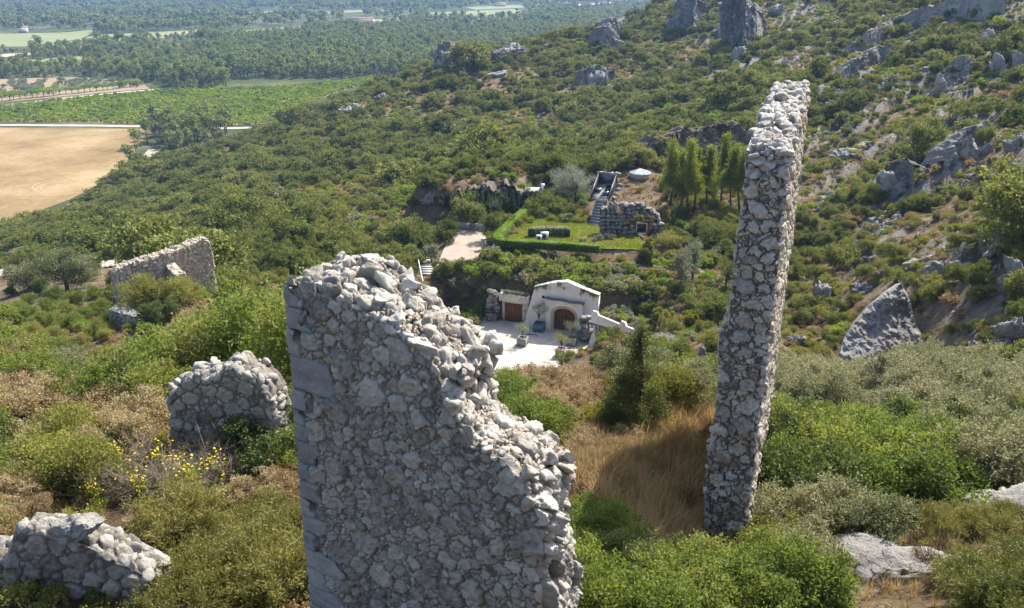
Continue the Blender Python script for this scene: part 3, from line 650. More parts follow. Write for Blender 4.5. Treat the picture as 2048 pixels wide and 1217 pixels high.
d2 = np.linspace(0, 1, 240)[:, None]; t2 = np.linspace(0, 1, 380)[None]
farbulge = np.interp(np.linspace(0, 1, 380), [0, .1, .5, .75, 1], [-.6, -.2, .6, .5, 0])[None]
Dd = d2*(PL+farbulge); Hf = Hmin+t2*(p_top(Dd)-Hmin)
dedge = .05*fbm2(0*Hf, Hf, 1.3, 4, 3)
surf(pface, locp(pe+pd*Dd[..., None]+UP*Hf[..., None]), pn, Dd, Hf, sf, rng, rise=.05, warp=.03, seed=15, facet=.02)
# shaded face, far end
Wn = pw(Hf); surf(pface, locp(pe+pd*Dd[..., None]-pn*(Wn*.985)[..., None]+UP*Hf[..., None]), -pn, Dd, Hf, sf, rng, flip=True, rise=.04, seed=16)
qf = np.linspace(0, 1, 12)[:, None]; Hq = Hmin+np.linspace(0, 1, 380)[None]*(p_top(PL)-Hmin)+0*qf
pface.add(locp(pe+pd*(PL+farbulge+0*qf)[..., None]-pn*(qf*pw(Hq))[..., None]+UP*Hq[..., None]).reshape(-1, 3), gridF(12, 380), .5, 1)
pface.build('wall_face', M['wallwarm'], pr_)
ptop = pbody
dt = np.linspace(0, 1, 260)[:, None]*PL; qt = np.linspace(0, 1, 60)[None]; Wt = pw(H0)*1.0
Ht = p_top(dt)+0*qt+.08*fbm2(dt+0*qt, qt+0*dt, 3, 3, 8)*np.sin(np.pi*qt)**.5
st3 = throw(-.1, 6.8, -.1, 1.2, [.17, .12, .085, .06, .04], rng, (1, 1.6), .82, 600)
surf(ptop, locp(pe+pd*(dt+0*qt)[..., None]-pn*(qt*Wt+0*dt)[..., None]+UP*Ht[..., None]), UP, dt+0*qt, qt*Wt+0*dt, st3, rng, rise=.09, warp=.03, seed=17, facet=.03)
for _ in range(120):
    d = rng.uniform(0, PL*.97); q = rng.uniform(.02, .98); r = rng.uniform(.05, .17); rock(ptop, locp(pe+pd*d-pn*q*Wt+UP*(p_top(d)+r*.2)), r*np.array([1.2, 1, .65])*rng.uniform(.75, 1.25, 3), rng, 3, 12, .1, tone=rng.uniform(.45, .9))
for dz, r in [(-.2, .17), (-.42, .19), (-.62, .15), (-.15, .14)]:
    for q in (.15, .45, .8): rock(ptop, locp(pe+pd*.02-pn*(q+rng.normal(0, .05))*Wt+UP*(H0+dz+rng.normal(0, .05))), r*np.array([1.15, .8, .7])*rng.uniform(.8, 1.1, 3), rng, 3, 12, .1, tone=rng.uniform(.5, .85))
for _ in range(46):
    h = rng.uniform(Hmin+1, H0-.6); sd = rng.random() < .5; q = rng.uniform(.0, .1) if sd else rng.uniform(.88, .99); r = rng.uniform(.05, .13)
    rock(ptop, locp(pe+pd*.04-pn*q*pw(h)+UP*h), r*np.array([1.2, .8, .7])*rng.uniform(.75, 1.25, 3), rng, 3, 12, .1, tone=rng.uniform(.4, .9))
ptop.build('rubble_masonry', M['wallend'], pr_)
# ------------------------------------------------------------------ lower ruins
def plain_wall(label, a, b, thick, ztop, zb, mat, seed, radii, res=.03, crown=40, cr=(.06, .14), inner=None, ragged=.08, name='ruin'):
    """free-standing rubble wall from ground point a to b; ztop(t) gives the absolute crest height"""
    rng = np.random.default_rng(seed); a = np.array(a, float); b = np.array(b, float); Lw = np.linalg.norm(b-a); d = np.array([*(b-a)/Lw, 0]); n = np.array([d[1], -d[0], 0])
    if n[1] > 0: n = -n
    o = np.array([a[0], a[1], 0]); r0 = empty(name, (*(a+b)/2, zb), label=label, cat='ruin')
    Lc = lambda V: np.asarray(V)-np.array(r0.location)
    zt = lambda s: ztop(np.clip(s/Lw, 0, 1))
    Hm = max(float(zt(np.linspace(0, Lw, 20)).max())-zb, .3); ns, nh = int(Lw/res)+2, int(Hm/res)+2
    st = throw(-.3, Lw+.3, zb-.3, zb+Hm+.5, radii, rng, (1, 1.7), .82, int(260*Lw*Hm/(radii[0]*10)**.5/4)+200)
    s = np.linspace(0, Lw, ns)[:, None]; t = np.linspace(0, 1, nh)[None]; S = s+0*t; Hh = zb+t*(zt(S)-zb)
    S2 = S+ragged*fbm2(S, Hh, 1.6, 3, seed)*(sstep(.25*Lw, 0, S)+sstep(.75*Lw, Lw, S)); mb = MB()
    surf(mb, Lc(o+d*S2[..., None]+UP*Hh[..., None]), n, S, Hh, st, rng, flip=bool(np.cross(d, UP)@n < 0), rise=.5*radii[0]*.55, warp=.03, seed=seed)
    surf(mb, Lc(o-n*thick+d*S2[..., None]+UP*Hh[..., None]), -n, S, Hh, st, rng, flip=not bool(np.cross(d, UP)@n < 0), rise=.03, seed=seed)
    w = np.linspace(0, 1, max(8, int(thick/res)))[None]; Sw = s+0*w; Hw = zt(Sw)+.09*fbm2(Sw, w*thick+0*Sw, 2.5, 3, seed)*np.sin(np.pi*w)**.5
    stt = throw(-.3, Lw+.3, -.1, thick+.1, radii, rng, (1, 1.5), .82, 300)
    S2t = s+ragged*fbm2(s, zt(s), 1.6, 3, seed)*(sstep(.25*Lw, 0, s)+sstep(.75*Lw, Lw, s))
    surf(mb, Lc(o+d*(S2t+0*w)[..., None]-n*(w*thick+0*Sw)[..., None]+UP*Hw[..., None]), UP, Sw, w*thick+0*Sw, stt, rng, rise=.06, seed=seed+1, flip=True)
    for e, sg in ((0, -1), (Lw, 1)):
        we = np.linspace(0, 1, 26)[:, None]; He = zb+t*(zt(np.array(e))-zb)+0*we; Se = (e+ragged*fbm2(He*0+e, He, 1.6, 3, seed))
        surf(mb, Lc(o+d*Se[..., None]-n*(we*thick+0*He)[..., None]+UP*He[..., None]), d*sg, we*thick+0*He, He, throw(-.1, thick+.1, zb-.2, zb+Hm+.3, radii, rng, (1, 1.5), .82, 300), rng, rise=.08, seed=seed+2, flip=sg < 0)
    if crown:
        cm = mb
        for _ in range(crown):
            s_ = rng.uniform(0, Lw); w_ = rng.random(); r = rng.uniform(*cr); rock(cm, Lc(o+d*s_-n*w_*thick+UP*(float(zt(s_))+r*.25)), r*rng.uniform(.75, 1.3, 3), rng, 2, 10, .1, tone=rng.uniform(.45, .95))
    mb.build('rubble_masonry', mat, r0)
    return r0
# low chunk behind the yellow flowers
y1 = 15.0; a1 = at(345, 860, y1); b1 = at(548, 850, y1-.35)
plain_wall('low broken chunk of ruin wall standing among green bushes left of the tall wall', a1[:2], b1[:2], .75,
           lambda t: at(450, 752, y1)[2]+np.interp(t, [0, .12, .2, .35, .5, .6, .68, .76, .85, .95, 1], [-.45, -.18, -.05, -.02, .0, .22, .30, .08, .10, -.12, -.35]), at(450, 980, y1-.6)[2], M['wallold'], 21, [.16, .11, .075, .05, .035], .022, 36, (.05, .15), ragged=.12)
# bottom-left ruin
a2_ = at(-150, 1200, 10.2); b2_ = at(300, 1160, 9.6)
plain_wall('squat heap of ruin wall with a big pale stone on top, bottom left corner', a2_[:2], b2_[:2], .5,
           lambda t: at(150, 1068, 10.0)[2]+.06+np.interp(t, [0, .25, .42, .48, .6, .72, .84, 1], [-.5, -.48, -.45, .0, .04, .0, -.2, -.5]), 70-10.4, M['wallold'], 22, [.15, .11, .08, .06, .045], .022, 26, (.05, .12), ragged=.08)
tag_rock = MB(); rr = np.random.default_rng(4)
rock(tag_rock, (0, 0, -.06), (.42, .26, .24), rr, 5, 9, .16, rot=Matrix.Rotation(-.2, 3, 'Y'), tone=.8, crag=.2)
o = tag_rock.build('boulder', M['rock'], loc=tuple(at(150, 1046, 9.75)))
tag(o, 'large pale pitted stone lying on top of the bottom left ruin', 'boulder')
# far-left ruin wall with its cross wall and low stub
ya = 57.5; fa = at(232, 560, 55.5); fb = at(432, 560, 60.5)
def fz(t):
    u = 232+200*t; return np.interp(u, [232, 240, 262, 300, 340, 378, 418, 428, 432], [at(232, 545, 55.5)[2], at(240, 540, 55.7)[2], at(262, 529, 56.3)[2], at(300, 519, 57.2)[2], at(340, 507, 58.2)[2], at(378, 494, 59.2)[2], at(415, 480, 60)[2], at(428, 484, 60.4)[2], at(432, 500, 60.5)[2]])
plain_wall('long sunlit ruin wall with a sloping crest, below the pale road', fa[:2], fb[:2], .9, fz, at(330, 640, 55)[2], M['wallwarm'], 23, [.17, .13, .095, .07], .06, 130, (.08, .17), ragged=.1)
ga = at(333, 555, 58.4); gb = at(352, 560, 55.6)
plain_wall('stub of cross wall jutting from the long sunlit ruin wall', ga[:2], gb[:2], .7, lambda t: np.interp(t, [0, .5, 1], [at(335, 530, 58)[2], at(343, 542, 57)[2], at(352, 552, 55.6)[2]]), at(340, 620, 56)[2], M['wallwarm'], 24, [.15, .11, .08], .07, 14, (.08, .14))
ka = at(219, 640, 52.2); kb = at(278, 650, 51.4)
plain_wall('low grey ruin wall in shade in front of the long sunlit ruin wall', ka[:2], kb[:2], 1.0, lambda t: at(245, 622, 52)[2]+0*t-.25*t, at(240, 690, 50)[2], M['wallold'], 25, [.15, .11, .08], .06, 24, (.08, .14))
# ------------------------------------------------------------------ foliage
def leafquads(mb, C, Dv, L, Wd, rng, tone, spread=.9, fold=.25):
    n = len(C); a = Dv+rng.normal(0, spread, (n, 3)); a /= np.linalg.norm(a, axis=1)[:, None]+1e-9
    b = np.cross(a, rng.normal(size=(n, 3))); b /= np.linalg.norm(b, axis=1)[:, None]+1e-9; c = np.cross(a, b)
    l = (L*rng.uniform(.65, 1.3, n))[:, None]; w = (Wd*rng.uniform(.7, 1.25, n))[:, None]
    V = np.stack([C-a*l*.5, C+b*w*.5+c*w*fold, C+a*l*.5, C-b*w*.5+c*w*fold], 1)
    mb.add(V.reshape(-1, 3), np.arange(n*4).reshape(n, 4), np.repeat(np.clip(tone, 0, 1), 4))
def lobes_dome(R_, Hh, n, rng, low=.25):
    """crown lobes filling a dome: centre, radius"""
    out = []
    for i in range(n):
        t = rng.uniform(0, 2*np.pi); q = np.sqrt(rng.random())*.68; z = low+rng.random()*(.78-low)*(1-.35*q)
        r = rng.uniform(.26, .42)*(1.05-.3*z)
        out.append((R_*q*math.cos(t), R_*q*math.sin(t), Hh*z, R_*r, Hh*r*.95))
    return np.array(out)
def clump_foliage(mb, lobes, ncl, nleaf, L, Wd, rng, csz=.5, spread=.9, upb=.35, shell=.6, tonesd=.14):
    w = lobes[:, 3]**2; p = w/w.sum(); k = rng.choice(len(lobes), ncl, p=p)
    d = rng.normal(size=(ncl, 3)); d[:, 2] += upb; d /= np.linalg.norm(d, axis=1)[:, None]
    rad = rng.uniform(shell, 1.05, ncl)[:, None]
    cc = lobes[k, :3]+d*rad*np.stack([lobes[k, 3], lobes[k, 3], lobes[k, 4]], 1)
    ct = np.clip(rng.normal(.5, tonesd, ncl), 0, 1)
    C = np.repeat(cc, nleaf, 0); D = np.repeat(d, nleaf, 0); n = len(C)
    s = csz*lobes[k, 3].mean()
    C = C+rng.normal(0, s*.5, (n, 3))*np.array([1, 1, .75])
    C[:, 2] = np.maximum(C[:, 2], .02)
    leafquads(mb, C, D, L, Wd, rng, np.repeat(ct, nleaf)+rng.normal(0, .14, n), spread)
    return cc, d
def limbs(mb, pts, rng, base=(0, 0, 0), r0=.06, z0=.0, k=5, wob=.12, fork=.35):
    base = np.array(base, float)
    for p in pts:
        p = np.asarray(p, float); m1 = base+(p-base)*np.array([fork*.6, fork*.6, fork+.1])+rng.normal(0, wob, 3)*np.linalg.norm(p-base)*.4; m2 = base+(p-base)*.75+rng.normal(0, wob, 3)*np.linalg.norm(p-base)*.3
        mb.tube([base+np.array([0, 0, z0]), m1, m2, p], [r0, r0*.7, r0*.4, r0*.12], k, cap=False)
PROTO = {}
def shrub_proto(key, mat, R_, Hh, nl, ncl, nleaf, L, Wd, seed, csz=.5, stems=0, **k):
    rng = np.random.default_rng(seed); mb = MB(); lb = lobes_dome(R_, Hh, nl, rng); 
    cc, d = clump_foliage(mb, lb, ncl, nleaf, L, Wd, rng, csz, **k)
    o = mb.build(key, M[mat], link=False)
    if stems:
        tb = MB(); limbs(tb, cc[rng.choice(len(cc), stems)], rng, r0=.035*R_); s = tb.build('stems', M['twig'], link=False); s.parent = o
    return o
def link_tree(o):
    if o.name not in COL.objects: COL.objects.link(o)
    for c in o.children: link_tree(c)
def tree_obj(name, mat, barkm, trunk, lobes, ncl, nleaf, L, Wd, seed, loc, rz=0, r0=.15, csz=.45, nlimb=14, spread=.9, upb=.35, shell=.6, lean=.08, partname='crown', conifer=False, **k):
    """Empty > trunk (with limbs), crown"""
    rng = np.random.default_rng(seed); root = empty(name, tuple(loc), rz, **k)
    cm = MB(); cc, d = clump_foliage(cm, lobes, ncl, nleaf, L, Wd, rng, csz, spread, upb, shell); cm.build(partname, M[mat], root)
    tb = MB(); tp = np.array([rng.normal(0, lean)*trunk, rng.normal(0, lean)*trunk, trunk])
    tb.tube([(0, 0, -.4), tp*.5+rng.normal(0, .04*trunk, 3), tp], [r0*1.25, r0, r0*.75], 8)
    if conifer:
        for q in lobes: tb.tube([(0, 0, q[2]*.85), q[:3]], [r0*.25, r0*.06], 4)
    else: limbs(tb, lobes[:, :3], rng, tp, r0*.55); limbs(tb, cc[rng.choice(len(cc), nlimb)], rng, tp, r0*.3)
    tb.build('trunk', M[barkm], root); return root
# ------------------------------------------------------------------ HOUSE
house = empty('house', tuple(fO), math.atan2(fE[1], fE[0]), label='white plastered house front set into the planted hillside, gabled, with an arched timber door', cat='house')
def hb(name, mat, boxes, parent=None, bev=0):
    q = MB()
    for b in boxes: q.box(*b)
    o = q.build(name, M[mat] if isinstance(mat, str) else mat, parent)
    return o
def prism(mb, poly, y0, y1, a=.5):               # polygon in (e, h), extruded along local y (n = -y)
    n = len(poly); V = [(p[0], y0, p[1]) for p in poly]+[(p[0], y1, p[1]) for p in poly]
    tr = tessellate_polygon([[Vector((p[0], p[1], 0)) for p in poly]])
    F = [list(t) for t in tr]+[[i+n for i in t][::-1] for t in tr]; mb.add(V, F, a)
    mb.add(V, [[i, i+n, (i+1) % n+n, (i+1) % n] for i in range(n)], a)
gable = [(2.1, 0), (3.45, 4.82), (5.28, 5.48), (7.3, 5.9), (8.81, 5.42), (11.03, 4.8), (10.9, -.1), (8.45, -.1), (8.45, 0), (8.45, 1.9)]
arc = [(7.17+1.28*math.cos(t), 2.0+.85*math.sin(t)) for t in np.linspace(0, math.pi, 15)]
facade_poly = [(2.1, -.1), (3.45, 4.82), (5.28, 5.48), (7.3, 5.9), (8.81, 5.42), (11.03, 4.8), (10.9, -.1), (8.45, -.1)]+arc+[(5.89, -.1)]
f = MB(); prism(f, facade_poly, 0, .55)
f.build('wall', M['plaster'], house)
cop = MB()
for (x0, z0), (x1, z1) in zip(gable[1:5], gable[2:6]):
    prism(cop, [(x0-.02, z0), (x1+.02, z1), (x1+.02, z1+.14), (x0-.02, z0+.14)], -.12, .6)
cop.build('gable_coping', M['plaster'], house)
ins = MB()
for (x0, z0), (x1, z1) in zip(gable[1:5], gable[2:6]): prism(ins, [(x0+.1, z0-.62), (x1-.0, z1-.62), (x1, z1-.55), (x0+.1, z0-.55)], -.05, -.003)
ins.build('moulding', M['plaster'], house)
pt = MB(); pz_top = 3.78
arcO = [(7.17+1.62*math.cos(t), 2.02+1.16*math.sin(t)) for t in np.linspace(0, math.pi, 15)]
prism(pt, [(4.95, -.1), (4.95, pz_top), (9.3, pz_top-.12), (9.3, -.1), (8.79, -.1)]+arcO+[(5.55, -.1)], -.42, -.004)
pt.build('portal', M['plaster'], house)
ar = MB(); st_ = [(8.79, -.1)]+arcO+[(5.55, -.1)]; si = [(8.45, -.1)]+arc+[(5.89, -.1)]
for i in range(len(st_)-1):
    g = .02; a0, a1 = np.array(st_[i]), np.array(st_[i+1]); b0, b1 = np.array(si[i]), np.array(si[i+1])
    nseg = 4 if i in (0, len(st_)-2) else 1
    for q in range(nseg):
        A0 = a0+(a1-a0)*(q/nseg+.02/nseg); A1 = a0+(a1-a0)*((q+1)/nseg-.02/nseg); B0 = b0+(b1-b0)*(q/nseg+.02/nseg); B1 = b0+(b1-b0)*((q+1)/nseg-.02/nseg)
        prism(ar, [tuple(A0), tuple(A1), tuple(B1), tuple(B0)], -.40, .1, rng.random())
ar.build('stone_arch', M['stonearch'], house)
dr = MB(); nd = 12
for i in range(nd):
    x0 = 5.9+2.54*i/nd; x1 = 5.9+2.54*(i+1)/nd-.012; hx = lambda x: 2.0+.85*math.sqrt(max(0, 1-((x-7.17)/1.28)**2))
    prism(dr, [(x0, -.05), (x1, -.05), (x1, hx(x1)), (x0, hx(x0))], .16, .22, rng.random())
door = dr.build('arched_door', M['wooddark'], house)
w = MB(); prism(w, [(7.2, 1.35), (7.45, 1.68), (7.2, 2.0), (6.95, 1.68)], .12, .158); w.build('window', M['glassdark'], door)
w = MB(); w.tube([(7.05, .12, 1.0), (7.05, .09, 1.15), (7.05, .12, 1.3)], .02, 6); w.build('handle', M['whitemetal'], door)
cap = MB(); xs = np.linspace(4.85, 9.45, 12)
for x0, x1 in zip(xs[:-1], xs[1:]):
    h0 = pz_top+.02+.05*math.sin(x0*3); h1 = pz_top+.02+.05*math.sin(x1*3)
    prism(cap, [(x0, h0-.12*(x0-4.9)/4.4), (x1, h1-.12*(x1-4.9)/4.4), (x1, h1+.09-.12*(x1-4.9)/4.4), (x0, h0+.09-.12*(x0-4.9)/4.4)], -.62, .02)
cap.build('slate_capping', M['lead'], house)
hb('wall', 'plaster', [(-.75, 2.5, .5, .95, -.1, 2.95)], house)     # garage bay
tr_ = MB()
for x0, x1 in ((-.62, -.4), (1.82, 2.05)): tr_.box(x0, x1, .44, .5, -.05, 2.3)
tr_.box(-.62, 2.05, .44, .5, 2.3, 2.45); tr_.build('door_surround', M['plaster'], house)
gd = MB()
for i in range(11): gd.box(-.4+2.22*i/11, -.4+2.22*(i+1)/11-.012, .42, .46, -.02, 2.3, rng.random())
gdo = gd.build('garage_door', M['wood'], house)
for z in (.02, 1.12, 2.18): gb = MB(); gb.box(.75, 1.82, .40, .42, z, z+.09); gb.build('door_rail', M['wood'], gdo)
hb('planter_parapet', 'plaster', [(-.8, 2.75, -.35, -.2, 2.75, 3.6), (-.8, -.65, -.2, .9, 2.75, 3.6), (2.6, 2.75, -.2, .5, 2.75, 3.6), (-.65, 2.6, -.2, .9, 2.75, 2.9)], house)
hb('vent', 'glassdark', [(4.35, 4.68, -.012, .02, 3.6, 3.95)], house)
hb('meter_box', 'concrete', [(3.9, 4.2, -.03, .02, 2.55, 2.75)], house)
for x, z, r in ((6.95, 5.15, .2), (8.9, 4.72, .17)):
    q = MB(); q.tube([(x, -.05, z), (x, .01, z)], r, 14); q.build('medallion', M['stonearch'], house)
q = MB(); tt = np.linspace(.9, 5.4, 14)
prism(q, [(5.35+.2*math.cos(t), 5.0+.2*math.sin(t)) for t in tt]+[(5.42+.15*math.cos(t), 5.0+.16*math.sin(t)) for t in tt[::-1]], -.04, .01); q.build('crescent_ornament', M['stonearch'], house)
q = MB(); q.tube([(2.12, .5, 1.55), (2.12, .38, 1.6)], .05, 8); q.box(2.04, 2.2, .3, .42, 1.5, 1.72); q.build('wall_lamp', M['stonearch'], house)
# porch wing to the right
wingA = plain(1187, 693, Z_COURT); wing = empty('house_wing', (wingA[0], wingA[1], Z_COURT), math.atan2(-.643, .766), label='low white porch wing with a column and parapet, right of the arched house front', cat='house')
pw_ = MB(); prism(pw_, [(-.35, 2.72), (6.3, 2.95), (6.3, 3.35), (4.1, 3.5), (3.95, 3.9), (3.45, 3.95), (3.2, 3.55), (.5, 3.85), (.4, 4.15), (-.2, 4.2), (-.35, 3.9)], -.1, .15); pw_.build('parapet', M['plaster'], wing)
hb('soffit_strip', 'lead', [(-.35, 6.3, -.16, -.103, 2.66, 2.74)], wing)
q = MB(); q.tube([(.0, .1, 1.5), (.0, .1, 2.7)], [.17, .15], 14); q.build('column', M['plaster'], wing)
q = MB(); prism(q, [(-.62, -.1), (.5, -.1), (.22, 1.5), (-.22, 1.5)], -.12, .32); q.build('column_base', M['plaster'], wing)
hb('wall', 'plaster', [(-.3, 1.1, 2.4, 2.6, -.1, 3.1), (2.0, 4.0, 2.4, 2.6, -.1, 3.1), (1.1, 2.0, 2.4, 2.6, 2.2, 3.1), (5.2, 6.3, 2.4, 2.6, -.1, 3.1), (4, 5.2, 2.4, 2.6, 2.3, 3.1), (-.3, -.1, 1.0, 2.4, -.1, 3.1), (6.1, 6.3, .2, 2.4, -.1, 3.1)], wing)
hb('door', 'wooddark', [(1.1, 2.0, 2.48, 2.54, -.05, 2.2)], wing); hb('door', 'wood', [(4.0, 5.2, 2.48, 2.54, -.05, 2.3)], wing)
hb('window', 'glassdark', [(2.6, 3.3, 2.37, 2.397, 1.0, 1.7)], wing)
hb('roof', 'soil', [(-.3, 6.25, .15, 3.2, 3.12, 3.4)], wing)
# courtyard
def poly_sheet(name, poly, z, mat, **k):
    V = [(p[0], p[1], z) for p in poly]; tr = tessellate_polygon([[Vector((p[0], p[1], 0)) for p in poly]])
    F = []
    for t in tr:
        a, b, c = (np.array(V[i][:2]) for i in t); F.append(list(t) if np.cross(b-a, c-a) > 0 else list(t)[::-1])
    q = MB(); q.add(V, F); o = q.build(name, M[mat] if isinstance(mat, str) else mat); return tag(o, **k)
poly_sheet('courtyard', COURT, Z_COURT, 'paving', label='pale paved courtyard in front of the white house', cat='courtyard', kind='structure')
jt = MB()
for (e0, n0), (e1, n1) in [((2.2, 9.6), (6.4, 4.4)), ((3.6, 7.9), (12.0, 8.9)), ((6.4, 4.4), (8.5, .5)), ((-6, 9), (3.6, 7.9))]:
    a, b = fac(e0, n0), fac(e1, n1); d = (b-a)/np.linalg.norm(b-a); s = np.array([-d[1], d[0], 0])*.09
    jt.add([a-s+UP*.004, b-s+UP*.004, b+s+UP*.004, a+s+UP*.004], [[0, 1, 2, 3]])
tag(jt.build('paving_joints', M['joint']), 'white joint bands laid across the pale courtyard', 'paving', kind='structure')
for e, n, s, l in [(10.28, 8.11, .3, 'dark drain grate in the courtyard paving, left of the pair near its front edge'), (10.94, 8.12, .28, 'dark drain grate in the courtyard paving, right of the pair near its front edge'), (7.1, .95, .32, 'small dark drain grate before the arched door')]:
    q = MB(); q.box(-s*.8, s*.8, -s*.5, s*.5, 0, .02)
    for i in range(6): q.box(-s*.75, s*.75, -s*.45+i*s*.15, -s*.45+i*s*.15+s*.06, .02, .03, .9)
    o = q.build('drain_cover', M['darkmetal'], loc=tuple(fac(e, n, .005))); o.rotation_euler = (0, 0, math.atan2(fE[1], fE[0])); tag(o, l, 'drain cover')
# planters and the little olive trees in them
def planter(e, n, w, h, mat, label):
    r = empty('planter_box', tuple(fac(e, n)), math.atan2(fE[1], fE[0])+.05, label=label, cat='planter')
    q = MB(); k = 5
    for sx, sy in ((0, -1), (0, 1), (1, 0), (-1, 0)):
        for i in range(k):
            a0, a1 = -w/2+w*i/k+.006, -w/2+w*(i+1)/k-.006
            if sx == 0: q.box(a0, a1, sy*w/2-.02, sy*w/2+.02, .08, h-.04, rng.random())
            else: q.box(sx*w/2-.02, sx*w/2+.02, a0, a1, .08, h-.04, rng.random())
    q.build('panel', M[mat], r)
    for sx in (-1, 1):
        for sy in (-1, 1): q = MB(); q.box(sx*w/2-.05, sx*w/2+.05, sy*w/2-.05, sy*w/2+.05, 0, h+.05); q.build('corner_post', M[mat], r)
    q = MB(); q.box(-w/2-.035, w/2+.035, -w/2-.035, -w/2+.05, h-.04, h+.02); q.box(-w/2-.035, w/2+.035, w/2-.05, w/2+.035, h-.04, h+.02); q.box(-w/2-.035, -w/2+.05, -w/2+.05, w/2-.05, h-.04, h+.02); q.box(w/2-.05, w/2+.035, -w/2+.05, w/2-.05, h-.04, h+.02); q.build('rim', M[mat], r)
    q = MB(); q.box(-w/2+.05, w/2-.05, -w/2+.05, w/2-.05, .1, h-.12); q.build('soil', M['soil'], r)
def potted(e, n, z, hh, rad, mat, seed, label, nleaf=9):
    rg = np.random.default_rng(seed); L_ = [(rad*.62*math.cos(t)+rg.normal(0, .08), rad*.62*math.sin(t)+rg.normal(0, .08), hh*rg.uniform(.55, .85), rad*.45, rad*.42) for t in np.arange(7)*2*np.pi/7]+[(0, 0, hh*.85, rad*.45, rad*.4)]
    tree_obj('olive_tree', mat, 'bark', hh*.22, np.array(L_), 190, nleaf, .11, .028, seed, fac(e, n, z), r0=.05, csz=.6, shell=.2, label=label, cat='olive tree', group='olive trees in planters')
for e, n, w, h, mat, l in [(3.98, 5.43, .95, .85, 'planterpaint', 'grey wooden planter box standing alone on the left of the courtyard'), (9.04, 3.5, .98, .9, 'planterpaint', 'grey wooden planter box beside the boulder stack'),
                           (8.86, 6.8, .95, .9, 'planterpaint', 'larger of the two grey planter boxes standing side by side'), (9.75, 6.95, .72, .68, 'planterpaint', 'smaller of the two grey planter boxes standing side by side'), (4.4, 1.05, 1.05, .95, 'bluepaint', 'blue painted planter box against the white house wall')]:
    planter(e, n, w, h, mat, l)
potted(3.98, 5.43, .75, 1.9, .95, 'olive', 41, 'potted olive tree in the lone planter on the left of the courtyard')
potted(9.04, 3.5, .8, 1.9, .85, 'olive', 42, 'potted olive tree in the planter beside the boulder stack')
potted(8.86, 6.8, .8, 1.9, .95, 'yellowgreen', 43, 'yellowish potted olive tree in the larger of the paired planters', 6)
potted(4.4, 1.05, .85, 2.6, .95, 'greybush', 44, 'tall dark potted olive tree in the blue planter')
q = MB(); rg = np.random.default_rng(3); C = rg.normal(0, .12, (160, 3))*np.array([1, 1, .7])+np.array([0, 0, .18]); leafquads(q, C, C*3, .22, .035, rg, rg.random(160), .3)
tag(q.build('potted_plant', M['greybush'], loc=tuple(fac(9.75, 6.95, .58))), 'small spiky plant in the smaller of the paired planters', 'plant')
q = MB(); base = fac(3.75, 2.6)
q.tube([base, base+np.array([.1, .2, 1.0])], .05, 6); q.tube([base+np.array([-.4, .1, .05]), base+np.array([.55, -.1, .12])], .045, 6); q.tube([base+np.array([.1, .2, .95]), base+np.array([.9, -.5, .02])], .035, 6)
tag(q.build('garden_sculpture', M['darkmetal']), 'thin dark metal sculpture leaning beside the blue planter', 'sculpture')
def boulders(name, label, pts, mat, seed, sub=3, cat='boulders', parent_loc=None):
    rg = np.random.default_rng(seed); q = MB(); o0 = np.array(parent_loc if parent_loc is not None else pts[0][0])
    for p, d in pts: rock(q, np.array(p)-o0, np.array(d)*rg.uniform(.85, 1.15, 3), rg, sub, 12, .1, rot=Matrix.Rotation(rg.uniform(0, 6), 3, 'Z')@Matrix.Rotation(rg.normal(0, .12), 3, 'X'), tone=rg.uniform(.3, .8))
    return tag(q.build(name, M[mat], loc=tuple(o0)), label, cat)
rg = np.random.default_rng(8)
boulders('boulder_stack', 'stack of weathered boulders between the arched door and the porch', [(fac(10.3+rg.normal(0, .35), 1.8+rg.normal(0, .3), .25+.42*i), (.85-.04*i, .75, .42)) for i in range(7) for _ in (0, 1)], 'boulder', 31)
boulders('boulder_wall', 'stacked boulder wall left of the garage door', [(fac(-1.35-.6*j+rg.normal(0, .08), .0+.3*j+rg.normal(0, .1), .25+.48*i), (.55, .55, .36)) for i in range(8) for j in range(2)], 'boulder', 32)
# ------------------------------------------------------------------ GARDEN TERRACE
m, N, L, out = node_mat('turf'); tc = N('TexCoord'); n1 = N('TexNoise'); n1.inputs['Scale'].default_value = .35; n1.inputs['Detail'].default_value = 5; L(tc.outputs['Object'], n1.inputs['Vector'])
rp = ramp(N, [(.3, (.10, .18, .014)), (.55, (.13, .22, .018)), (.72, (.20, .22, .05))]); L(n1.outputs[0], rp.inputs[0]); bs = N('BsdfPrincipled'); bs.inputs['Roughness'].default_value = .9; L(rp.outputs[0], bs.inputs[0]); L(bs.outputs[0], out.inputs[0]); M['turf'] = m
poly_sheet('lawn', LAWN, Z_LAWN, 'turf', label='bright green lawn on the terrace above the house', cat='lawn', kind='structure')
lg = np.array(LAWN)
poly_sheet('gravel_bed', [pz(u, v, Z_LAWN+.02) for u, v in [(1150, 474), (1190, 471), (1225, 474), (1240, 484), (1200, 491), (1155, 486)]], Z_LAWN+.03, 'orchardsoil', label='bare earth bed at the front of the lawn', cat='bed', kind='structure')
poly_sheet('parking', PARK, Z_PARK, 'parking', label='gravel parking area beside the lawn terrace', cat='parking area', kind='structure')
